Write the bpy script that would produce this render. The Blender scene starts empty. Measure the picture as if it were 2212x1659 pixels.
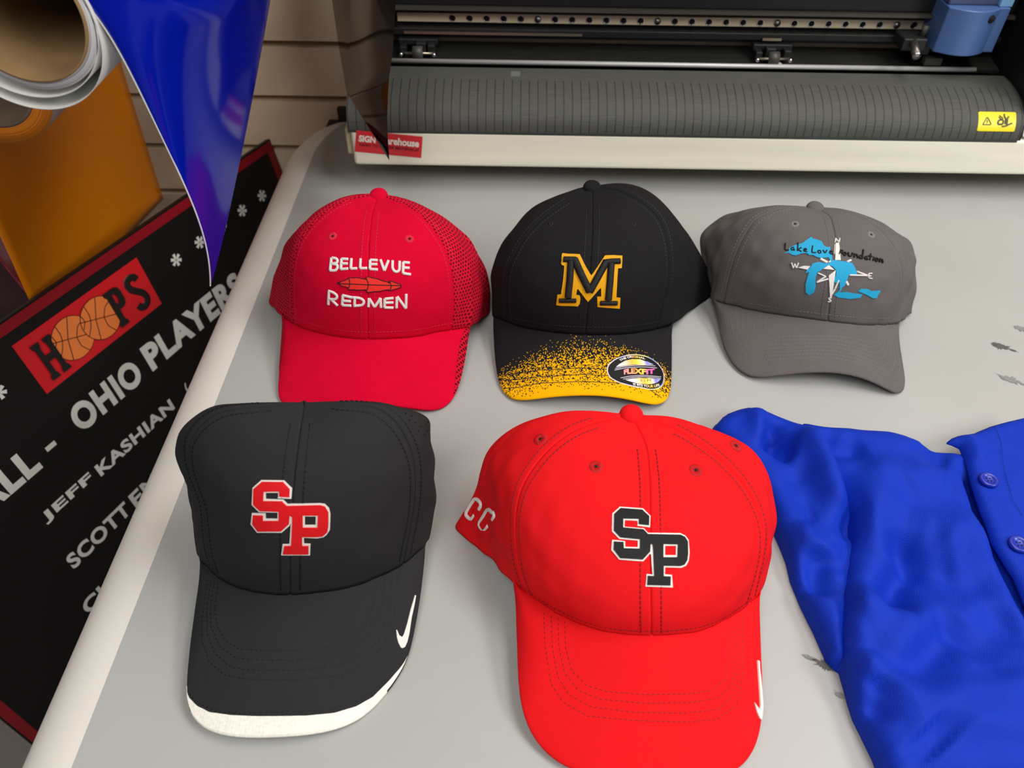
import bpy, bmesh, math, random
import numpy as np
from mathutils import Vector, Matrix, geometry
random.seed(7); rng = np.random.default_rng(7)
CAPS={}  # crown grids bent offline to outlines traced in image pixels; bill edges likewise
CAPS['C1']={"base":[-0.1288,0.6105,0.0],"G":[[[-68,570,6],[-26,599,198],[-1,610,371],[15,606,532],[24,590,680],[38,559,813],[43,514,929],[42,465,1029],[38,395,1101],[38,317,1152],[40,247,1194],[42,174,1227]],[[-219,573,6],[-173,602,199],[-142,612,372],[-118,607,533],[-100,590,681],[-73,558,814],[-54,513,929],[-40,464,1030],[-25,401,1108],[-5,318,1153],[17,247,1195],[42,174,1227]],[[-355,570,6],[-305,598,199],[-268,607,373],[-237,601,534],[-210,584,682],[-172,551,814],[-140,507,930],[-112,459,1031],[-81,399,1110],[-43,316,1154],[-3,246,1196],[42,174,1227]],[[-480,559,6],[-426,586,200],[-383,595,374],[-346,589,534],[-311,573,683],[-263,540,815],[-219,497,930],[-178,451,1031],[-131,388,1106],[-78,312,1155],[-22,244,1196],[42,174,1227]],[[-597,541,6],[-539,568,200],[-491,577,374],[-447,571,535],[-405,555,684],[-347,522,816],[-293,481,931],[-240,438,1032],[-178,375,1105],[-111,306,1157],[-40,241,1197],[42,174,1227]],[[-706,517,6],[-644,543,201],[-591,551,375],[-541,546,536],[-492,531,685],[-426,500,816],[-361,461,931],[-297,421,1033],[-223,365,1108],[-141,297,1158],[-56,236,1198],[42,174,1227]],[[-806,485,6],[-741,511,201],[-684,520,376],[-628,515,537],[-573,502,686],[-499,472,817],[-424,437,932],[-350,401,1034],[-262,348,1108],[-169,287,1159],[-71,231,1199],[42,174,1227]],[[-898,447,6],[-829,473,202],[-768,481,377],[-708,478,538],[-646,467,687],[-565,440,818],[-482,408,932],[-399,377,1034],[-298,328,1108],[-194,275,1160],[-85,226,1201],[42,174,1227]],[[-980,403,6],[-908,428,202],[-844,437,378],[-779,435,539],[-712,426,688],[-624,402,818],[-534,375,933],[-442,349,1035],[-331,306,1108],[-217,260,1162],[-99,222,1206],[42,174,1227]],[[-1051,352,6],[-978,377,203],[-910,387,378],[-842,387,540],[-771,381,689],[-677,360,819],[-579,338,933],[-477,316,1033],[-361,283,1110],[-239,247,1166],[-111,218,1211],[42,174,1227]],[[-1113,295,6],[-1037,320,204],[-967,331,380],[-895,333,541],[-820,331,690],[-721,314,820],[-618,297,934],[-501,274,1028],[-386,256,1111],[-261,237,1175],[-122,212,1215],[42,174,1227]],[[-1162,233,6],[-1086,258,207],[-1014,270,382],[-939,275,543],[-861,276,691],[-758,264,821],[-648,251,934],[-523,233,1027],[-406,228,1112],[-277,221,1179],[-130,202,1217],[42,174,1227]],[[-1200,165,11],[-1123,190,212],[-1050,204,386],[-973,211,547],[-893,216,694],[-787,210,823],[-663,198,932],[-544,193,1028],[-423,197,1113],[-289,200,1180],[-137,191,1218],[42,175,1228]],[[-1221,89,23],[-1145,115,222],[-1072,131,395],[-996,142,554],[-914,151,700],[-807,151,827],[-686,149,937],[-569,159,1037],[-443,172,1122],[-304,185,1190],[-144,187,1227],[42,184,1237]],[[-1187,8,47],[-1121,36,242],[-1057,55,411],[-988,71,568],[-913,87,712],[-812,95,839],[-702,107,951],[-585,126,1051],[-457,149,1136],[-314,171,1202],[-150,183,1236],[41,189,1242]],[[-1120,-88,86],[-1067,-56,275],[-1016,-33,439],[-959,-12,591],[-895,11,732],[-805,31,857],[-702,54,968],[-588,83,1066],[-460,116,1149],[-316,149,1211],[-151,172,1242],[41,189,1242]],[[-1048,-201,135],[-1008,-167,324],[-970,-140,484],[-925,-112,630],[-873,-80,765],[-796,-49,886],[-702,-14,992],[-593,27,1086],[-468,73,1164],[-325,118,1222],[-159,155,1248],[41,189,1242]],[[-980,-301,180],[-950,-263,370],[-922,-231,525],[-888,-198,666],[-846,-159,795],[-781,-118,911],[-696,-72,1014],[-593,-21,1104],[-471,34,1178],[-330,90,1231],[-164,139,1253],[41,189,1242]],[[-926,-378,212],[-900,-341,404],[-878,-309,557],[-851,-273,694],[-816,-230,819],[-761,-181,932],[-684,-127,1032],[-586,-68,1118],[-469,-4,1189],[-331,62,1239],[-168,123,1257],[41,189,1242]],[[-881,-437,232],[-855,-406,429],[-835,-376,581],[-811,-341,715],[-782,-295,837],[-734,-241,948],[-665,-180,1046],[-572,-114,1129],[-461,-42,1197],[-328,33,1244],[-169,105,1260],[41,189,1242]],[[-834,-492,247],[-806,-466,449],[-787,-440,600],[-767,-405,732],[-742,-357,852],[-701,-299,960],[-638,-232,1056],[-552,-160,1138],[-446,-81,1203],[-320,2,1247],[-167,87,1262],[41,189,1242]],[[-782,-545,261],[-753,-525,468],[-735,-500,618],[-716,-465,748],[-695,-417,865],[-659,-355,971],[-603,-284,1064],[-524,-206,1143],[-426,-120,1206],[-307,-28,1249],[-162,67,1263],[41,189,1242]],[[-724,-596,275],[-695,-579,486],[-677,-557,635],[-660,-523,763],[-641,-473,877],[-611,-409,980],[-560,-334,1070],[-488,-251,1146],[-399,-159,1207],[-289,-60,1248],[-154,47,1261],[41,189,1242]],[[-660,-646,292],[-631,-632,504],[-613,-611,651],[-597,-577,776],[-581,-526,887],[-554,-460,987],[-510,-382,1075],[-446,-296,1148],[-366,-198,1205],[-267,-91,1245],[-143,27,1259],[41,189,1242]],[[-589,-695,309],[-561,-683,522],[-543,-662,666],[-528,-627,789],[-514,-576,897],[-491,-508,993],[-453,-428,1077],[-397,-337,1147],[-327,-235,1202],[-239,-121,1240],[-129,8,1256],[41,189,1242]],[[-511,-741,326],[-484,-729,539],[-468,-708,681],[-454,-671,800],[-440,-619,905],[-421,-551,998],[-389,-469,1079],[-342,-375,1146],[-282,-269,1198],[-208,-149,1235],[-112,-10,1252],[41,189,1242]],[[-427,-785,343],[-401,-772,554],[-385,-748,693],[-372,-711,810],[-361,-658,912],[-345,-588,1002],[-318,-505,1079],[-280,-409,1143],[-231,-299,1194],[-171,-174,1230],[-91,-27,1248],[41,189,1242]],[[-335,-825,358],[-312,-809,567],[-297,-783,704],[-285,-744,818],[-275,-690,917],[-262,-619,1004],[-242,-535,1079],[-213,-437,1141],[-176,-324,1189],[-130,-194,1224],[-68,-41,1244],[41,189,1242]],[[-237,-857,370],[-216,-839,577],[-202,-811,712],[-192,-769,824],[-183,-714,921],[-173,-643,1006],[-159,-558,1078],[-140,-458,1138],[-115,-343,1186],[-85,-210,1220],[-41,-51,1240],[41,189,1242]],[[-131,-881,379],[-112,-860,584],[-99,-830,717],[-90,-787,828],[-83,-730,924],[-77,-658,1007],[-70,-573,1078],[-61,-472,1136],[-49,-356,1183],[-35,-221,1217],[-12,-58,1238],[41,189,1242]],[[-7,-890,383],[12,-869,587],[23,-838,719],[31,-793,830],[35,-736,925],[36,-664,1007],[36,-579,1077],[32,-478,1135],[30,-361,1181],[25,-225,1215],[25,-62,1236],[41,189,1242]],[[115,-881,379],[134,-862,584],[145,-832,717],[151,-789,828],[153,-731,924],[150,-660,1006],[141,-575,1077],[126,-475,1135],[109,-358,1181],[86,-223,1215],[62,-61,1236],[41,189,1242]],[[216,-861,370],[237,-845,577],[247,-817,711],[252,-774,823],[252,-718,921],[245,-647,1005],[230,-563,1077],[205,-463,1136],[176,-348,1183],[138,-214,1218],[93,-56,1236],[41,189,1242]],[[310,-835,358],[331,-821,566],[341,-794,702],[345,-752,817],[343,-696,916],[332,-626,1002],[311,-542,1076],[279,-444,1137],[239,-330,1186],[186,-200,1221],[123,-48,1238],[41,189,1242]],[[397,-804,343],[419,-791,553],[429,-765,691],[431,-723,808],[428,-667,910],[414,-598,999],[387,-515,1075],[347,-419,1139],[296,-307,1189],[231,-181,1225],[150,-36,1240],[41,189,1242]],[[477,-764,326],[501,-752,537],[510,-727,678],[512,-687,797],[507,-632,902],[489,-563,994],[457,-481,1074],[409,-387,1140],[349,-279,1193],[272,-158,1229],[175,-22,1242],[41,189,1242]],[[551,-716,309],[577,-707,520],[586,-683,664],[586,-644,786],[580,-589,894],[558,-522,989],[520,-442,1071],[465,-351,1140],[396,-247,1195],[308,-132,1233],[197,-5,1245],[41,189,1242]],[[620,-671,292],[647,-660,502],[656,-636,648],[655,-597,773],[646,-543,884],[621,-476,982],[578,-399,1068],[515,-311,1140],[438,-212,1197],[340,-104,1236],[215,12,1246],[41,189,1242]],[[684,-631,275],[713,-616,483],[721,-589,630],[718,-548,758],[706,-493,872],[677,-428,974],[628,-353,1063],[559,-269,1137],[473,-176,1197],[366,-75,1237],[230,31,1248],[41,189,1242]],[[745,-597,261],[774,-574,464],[781,-541,612],[775,-498,741],[761,-442,858],[727,-377,963],[672,-305,1056],[595,-226,1133],[502,-138,1195],[387,-45,1237],[241,50,1248],[41,189,1242]],[[800,-566,247],[830,-532,444],[836,-493,592],[827,-446,723],[808,-389,843],[770,-324,951],[708,-255,1046],[625,-182,1126],[524,-101,1190],[401,-16,1234],[248,69,1247],[41,189,1242]],[[850,-535,232],[880,-490,423],[884,-443,570],[873,-391,703],[849,-333,826],[805,-270,937],[737,-205,1035],[647,-138,1117],[539,-64,1183],[410,12,1229],[251,87,1245],[41,189,1242]],[[892,-495,212],[922,-439,397],[925,-386,545],[910,-332,680],[882,-274,805],[832,-213,920],[758,-153,1020],[662,-93,1105],[548,-28,1173],[414,40,1222],[251,105,1242],[41,189,1242]],[[928,-421,180],[958,-364,362],[960,-311,512],[941,-260,651],[907,-206,781],[853,-150,899],[772,-98,1003],[669,-46,1090],[550,9,1161],[412,67,1213],[248,122,1238],[41,189,1242]],[[970,-319,135],[996,-268,316],[993,-221,471],[969,-176,615],[928,-129,750],[867,-82,874],[779,-39,981],[671,2,1072],[546,46,1146],[405,94,1203],[241,138,1233],[41,189,1242]],[[1013,-203,86],[1033,-157,267],[1024,-116,426],[992,-78,576],[943,-40,716],[875,-2,845],[780,29,958],[666,58,1052],[537,89,1130],[394,123,1191],[233,155,1228],[41,189,1242]],[[1057,-105,47],[1069,-64,234],[1053,-28,399],[1013,3,552],[956,34,695],[882,63,827],[782,83,941],[664,101,1037],[533,121,1116],[390,144,1180],[231,167,1223],[41,189,1242]],[[1077,-24,23],[1083,14,214],[1061,46,382],[1016,73,537],[944,94,681],[868,115,814],[766,126,928],[648,134,1023],[518,144,1102],[379,158,1168],[225,173,1214],[42,184,1237]],[[1055,54,11],[1060,91,204],[1039,120,374],[994,143,531],[910,155,675],[834,168,807],[735,169,919],[619,166,1013],[497,168,1093],[364,173,1159],[217,177,1205],[42,175,1228]],[[1018,125,6],[1024,161,200],[1004,189,370],[961,208,528],[892,219,674],[806,222,804],[700,210,913],[589,198,1006],[474,192,1086],[349,189,1153],[211,188,1204],[42,174,1227]],[[969,191,6],[977,227,197],[958,253,368],[918,269,526],[862,279,674],[772,273,803],[662,249,909],[560,233,1003],[449,217,1081],[330,203,1146],[202,196,1201],[42,174,1227]],[[909,253,6],[918,288,196],[903,312,367],[865,326,526],[814,333,674],[732,322,804],[626,290,908],[529,267,1002],[424,244,1080],[312,221,1145],[190,202,1196],[42,174,1227]],[[838,310,6],[850,345,196],[837,368,367],[804,378,526],[757,382,674],[689,370,806],[590,333,911],[493,298,1001],[396,269,1080],[292,239,1145],[178,207,1192],[42,174,1227]],[[757,363,6],[772,397,196],[762,418,367],[733,426,526],[691,426,674],[638,415,809],[548,373,915],[453,327,1001],[364,292,1080],[269,256,1145],[166,214,1191],[42,174,1227]],[[667,410,6],[684,444,196],[679,464,368],[655,469,527],[618,466,675],[574,451,810],[499,410,919],[411,357,1004],[328,312,1081],[244,270,1146],[152,222,1191],[42,174,1227]],[[567,452,6],[588,486,196],[587,503,368],[569,507,527],[538,500,675],[502,482,810],[444,445,924],[367,388,1011],[290,331,1082],[216,283,1147],[137,229,1191],[42,174,1227]],[[459,489,6],[484,521,197],[488,537,369],[475,539,528],[452,529,676],[423,508,810],[379,471,926],[315,414,1017],[249,351,1087],[186,294,1147],[120,235,1192],[42,174,1227]],[[344,519,6],[372,550,197],[381,565,369],[374,565,529],[358,553,677],[339,528,811],[306,489,927],[260,438,1024],[205,367,1091],[153,303,1148],[103,240,1192],[42,174,1227]],[[219,542,6],[252,573,197],[266,587,370],[266,585,530],[257,571,678],[249,544,812],[227,502,927],[195,453,1027],[155,378,1093],[118,310,1149],[84,243,1193],[42,174,1227]],[[84,559,6],[121,590,198],[140,602,371],[148,598,531],[147,584,679],[150,554,812],[141,510,928],[123,461,1028],[100,388,1097],[80,315,1150],[63,246,1194],[42,174,1227]]],"B":[[[-937,-362,206],[-937,-362,230],[-937,-362,245],[-937,-362,250],[-937,-362,245],[-937,-362,230],[-937,-362,206]],[[-901,-411,224],[-904,-422,237],[-907,-432,241],[-910,-443,237],[-914,-453,224],[-917,-464,202],[-920,-474,172]],[[-867,-454,237],[-874,-475,241],[-881,-496,238],[-887,-517,227],[-894,-538,208],[-901,-558,182],[-908,-579,148]],[[-831,-496,248],[-841,-527,245],[-852,-559,236],[-863,-590,220],[-873,-622,197],[-884,-653,166],[-894,-685,129]],[[-791,-536,259],[-806,-579,250],[-821,-621,236],[-835,-664,215],[-850,-706,188],[-865,-749,154],[-880,-791,115]],[[-748,-576,269],[-768,-629,256],[-787,-683,236],[-806,-737,211],[-826,-790,181],[-845,-844,144],[-865,-898,102]],[[-702,-614,281],[-726,-679,262],[-751,-744,238],[-775,-809,209],[-800,-874,174],[-824,-939,134],[-849,-1004,90]],[[-652,-652,294],[-682,-729,269],[-712,-805,240],[-742,-881,205],[-773,-958,167],[-803,-1034,123],[-833,-1110,76]],[[-597,-690,307],[-634,-777,276],[-670,-865,240],[-707,-953,201],[-743,-1040,157],[-780,-1128,109],[-816,-1216,57]],[[-539,-725,320],[-579,-824,282],[-619,-922,241],[-660,-1021,196],[-700,-1119,147],[-740,-1217,95],[-781,-1316,40]],[[-477,-760,333],[-515,-864,291],[-552,-969,246],[-590,-1074,198],[-628,-1179,147],[-666,-1284,94],[-704,-1389,38]],[[-411,-793,346],[-443,-897,302],[-475,-1001,257],[-507,-1105,210],[-539,-1209,161],[-571,-1313,110],[-602,-1418,57]],[[-340,-823,357],[-366,-923,314],[-393,-1023,270],[-419,-1122,225],[-445,-1222,179],[-471,-1322,131],[-498,-1422,83]],[[-266,-848,367],[-287,-944,324],[-308,-1039,281],[-329,-1134,238],[-350,-1229,195],[-371,-1325,151],[-392,-1420,106]],[[-189,-870,375],[-205,-961,332],[-221,-1053,290],[-237,-1144,248],[-253,-1236,207],[-269,-1328,165],[-285,-1419,124]],[[-103,-885,380],[-115,-974,338],[-128,-1063,296],[-140,-1153,255],[-152,-1242,214],[-165,-1332,174],[-177,-1421,135]],[[-7,-890,383],[-17,-979,341],[-28,-1069,299],[-38,-1158,258],[-48,-1248,217],[-59,-1337,178],[-69,-1426,139]],[[88,-884,380],[80,-976,338],[71,-1067,297],[63,-1159,256],[55,-1250,216],[47,-1342,176],[39,-1433,137]],[[170,-871,375],[166,-966,333],[162,-1061,292],[158,-1155,251],[154,-1250,210],[151,-1344,169],[147,-1439,129]],[[244,-854,367],[246,-952,326],[247,-1050,284],[249,-1149,243],[251,-1247,201],[252,-1345,159],[254,-1443,117]],[[315,-833,357],[323,-935,316],[330,-1037,274],[338,-1139,232],[346,-1241,189],[353,-1343,145],[361,-1445,100]],[[382,-810,346],[396,-916,305],[410,-1021,263],[425,-1127,219],[439,-1232,174],[453,-1338,127],[467,-1443,80]],[[444,-782,333],[466,-890,293],[487,-999,250],[509,-1108,205],[530,-1217,158],[551,-1325,109],[573,-1434,57]],[[503,-748,320],[532,-856,282],[560,-964,240],[588,-1072,196],[616,-1181,148],[644,-1289,97],[673,-1397,43]],[[559,-711,307],[591,-813,273],[622,-914,235],[654,-1016,194],[686,-1118,148],[717,-1220,98],[749,-1322,44]],[[612,-676,294],[642,-768,266],[673,-859,233],[704,-951,195],[734,-1042,153],[765,-1134,105],[796,-1225,53]],[[661,-645,281],[688,-724,259],[715,-804,231],[742,-883,198],[770,-963,160],[797,-1042,116],[824,-1121,67]],[[709,-617,269],[731,-683,252],[753,-750,229],[776,-816,201],[798,-883,167],[820,-949,128],[842,-1016,83]],[[755,-592,259],[771,-645,247],[788,-698,229],[805,-751,205],[822,-804,176],[838,-857,141],[855,-910,100]],[[796,-568,248],[808,-607,242],[820,-647,229],[831,-686,211],[843,-725,186],[854,-764,155],[866,-804,119]],[[836,-545,237],[842,-571,237],[849,-596,230],[855,-622,218],[862,-647,199],[868,-673,173],[875,-698,142]],[[870,-519,224],[872,-532,232],[875,-544,233],[877,-557,228],[879,-569,215],[882,-582,196],[884,-594,170]],[[900,-481,206],[900,-481,226],[900,-481,238],[900,-481,242],[900,-481,238],[900,-481,226],[900,-481,206]]],"seams":[10.95,20.98,30.0,38.77,48.8],"eyes":[[25.57,7.11],[34.58,7.06]],"dec":[["lettering","c","s",[[5292,1105],[5307,1008],[5312,911]],252],["lettering","c","s",[[5301,1107],[5394,1114],[5445,1085],[5433,1044],[5328,1019]],252],["lettering","c","s",[[5328,1019],[5443,1021],[5466,979],[5432,926],[5312,911]],252],["lettering","c","s",[[5512,1124],[5524,1041],[5531,959]],252],["lettering","c","s",[[5512,1124],[5644,1133]],251],["lettering","c","s",[[5525,1049],[5648,1063]],251],["lettering","c","s",[[5531,959],[5600,972],[5668,984]],251],["lettering","c","s",[[5711,1150],[5717,1067],[5720,985]],251],["lettering","c","s",[[5720,988],[5828,1000]],251],["lettering","c","s",[[5875,1159],[5877,1080],[5879,1003]],251],["lettering","c","s",[[5879,1003],[5930,1007],[5980,1011]],251],["lettering","c","s",[[6027,1142],[6027,1069],[6026,997]],251],["lettering","c","s",[[6027,1146],[6085,1143],[6143,1138]],251],["lettering","c","s",[[6028,1075],[6083,1076],[6138,1075]],251],["lettering","c","s",[[6026,997],[6085,994],[6143,990]],251],["lettering","c","s",[[6194,1148],[6222,1059],[6251,969]],251],["lettering","c","s",[[6251,969],[6294,1050],[6341,1131]],251],["lettering","c","s",[[6421,1122],[6411,1063],[6402,1005],[6428,952],[6478,934],[6530,956],[6543,1029],[6560,1102]],252],["lettering","c","s",[[6629,1077],[6610,990],[6595,903]],252],["lettering","c","s",[[6629,1077],[6758,1052]],253],["lettering","c","s",[[6608,994],[6736,974]],252],["lettering","c","s",[[6596,906],[6671,889],[6747,871]],252],["lettering","c","s",[[5315,586],[5312,516],[5308,446],[5303,378]],256],["lettering","c","s",[[5300,591],[5405,583],[5482,548],[5487,506],[5445,476],[5323,466]],254],["lettering","c","s",[[5363,469],[5431,428],[5497,387]],255],["lettering","c","s",[[5599,553],[5593,477],[5587,403]],254],["lettering","c","s",[[5590,556],[5683,547],[5770,536]],253],["lettering","c","s",[[5604,471],[5675,474],[5743,476]],254],["lettering","c","s",[[5591,403],[5673,407],[5751,410]],254],["lettering","c","s",[[5811,535],[5808,474],[5805,414]],253],["lettering","c","s",[[5770,539],[5831,538],[5887,535],[5940,505],[5947,466],[5921,427],[5859,418],[5794,408]],253],["lettering","c","s",[[6010,402],[6013,466],[6016,531]],253],["lettering","c","s",[[6019,531],[6059,467],[6098,402]],253],["lettering","c","s",[[6098,402],[6139,468],[6181,536]],253],["lettering","c","s",[[6181,536],[6184,463],[6188,391]],253],["lettering","c","s",[[6250,524],[6247,458],[6244,393]],253],["lettering","c","s",[[6250,524],[6323,529],[6398,533]],253],["lettering","c","s",[[6246,465],[6321,465],[6397,464]],254],["lettering","c","s",[[6244,393],[6319,390],[6397,385]],254],["lettering","c","s",[[6459,544],[6457,459],[6454,376]],254],["lettering","c","s",[[6468,551],[6519,487],[6571,425],[6625,363]],255],["lettering","c","s",[[6636,578],[6633,506],[6630,434],[6629,362]],255],["feather","c","p",[[[5512,744],[5539,749],[5573,779],[5625,788],[5666,813],[5696,819],[5707,846],[5748,845],[5796,841],[5825,854],[5895,846],[5983,827],[5966,871],[6031,872],[6071,850],[6097,850],[6165,831],[6238,797],[6277,799],[6341,761],[6326,809],[6383,792],[6440,767],[6516,744],[6558,715],[6513,686],[6429,670],[6396,669],[6351,649],[6339,668],[6259,667],[6185,650],[6130,643],[6104,650],[6051,632],[5978,627],[5991,671],[5932,665],[5831,658],[5816,668],[5740,656],[5703,660],[5715,694],[5673,686],[5638,705],[5595,697],[5540,721]]],0],["feather_outline","c","s",[[5512,744],[5539,749],[5573,779],[5625,788],[5666,813],[5696,819],[5707,846],[5748,845],[5796,841],[5825,854],[5895,846],[5983,827],[5966,871],[6031,872],[6071,850],[6097,850],[6165,831],[6238,797],[6277,799],[6341,761],[6326,809],[6383,792],[6440,767],[6516,744],[6558,715],[6513,686],[6429,670],[6396,669],[6351,649],[6339,668],[6259,667],[6185,650],[6130,643],[6104,650],[6051,632],[5978,627],[5991,671],[5932,665],[5882,662],[5831,658],[5816,668],[5740,656],[5703,660],[5715,694],[5673,686],[5638,705],[5595,697],[5540,721],[5512,744]],81],["feather_outline","c","s",[[5512,733],[5636,741],[5753,747],[5840,749],[5920,749],[5998,747],[6075,746],[6153,743],[6237,739],[6337,734],[6442,726],[6549,716]],97],["feather_outline","c","s",[[5707,842],[5730,753],[5715,690]],97],["feather_outline","c","s",[[5969,867],[5992,809],[6014,751],[5998,691],[5982,630]],97],["feather_outline","c","s",[[6334,805],[6366,732],[6347,653]],97],["feather_outline","c","s",[[5506,761],[5505,732]],98]],"yaw":-0.005}
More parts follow.
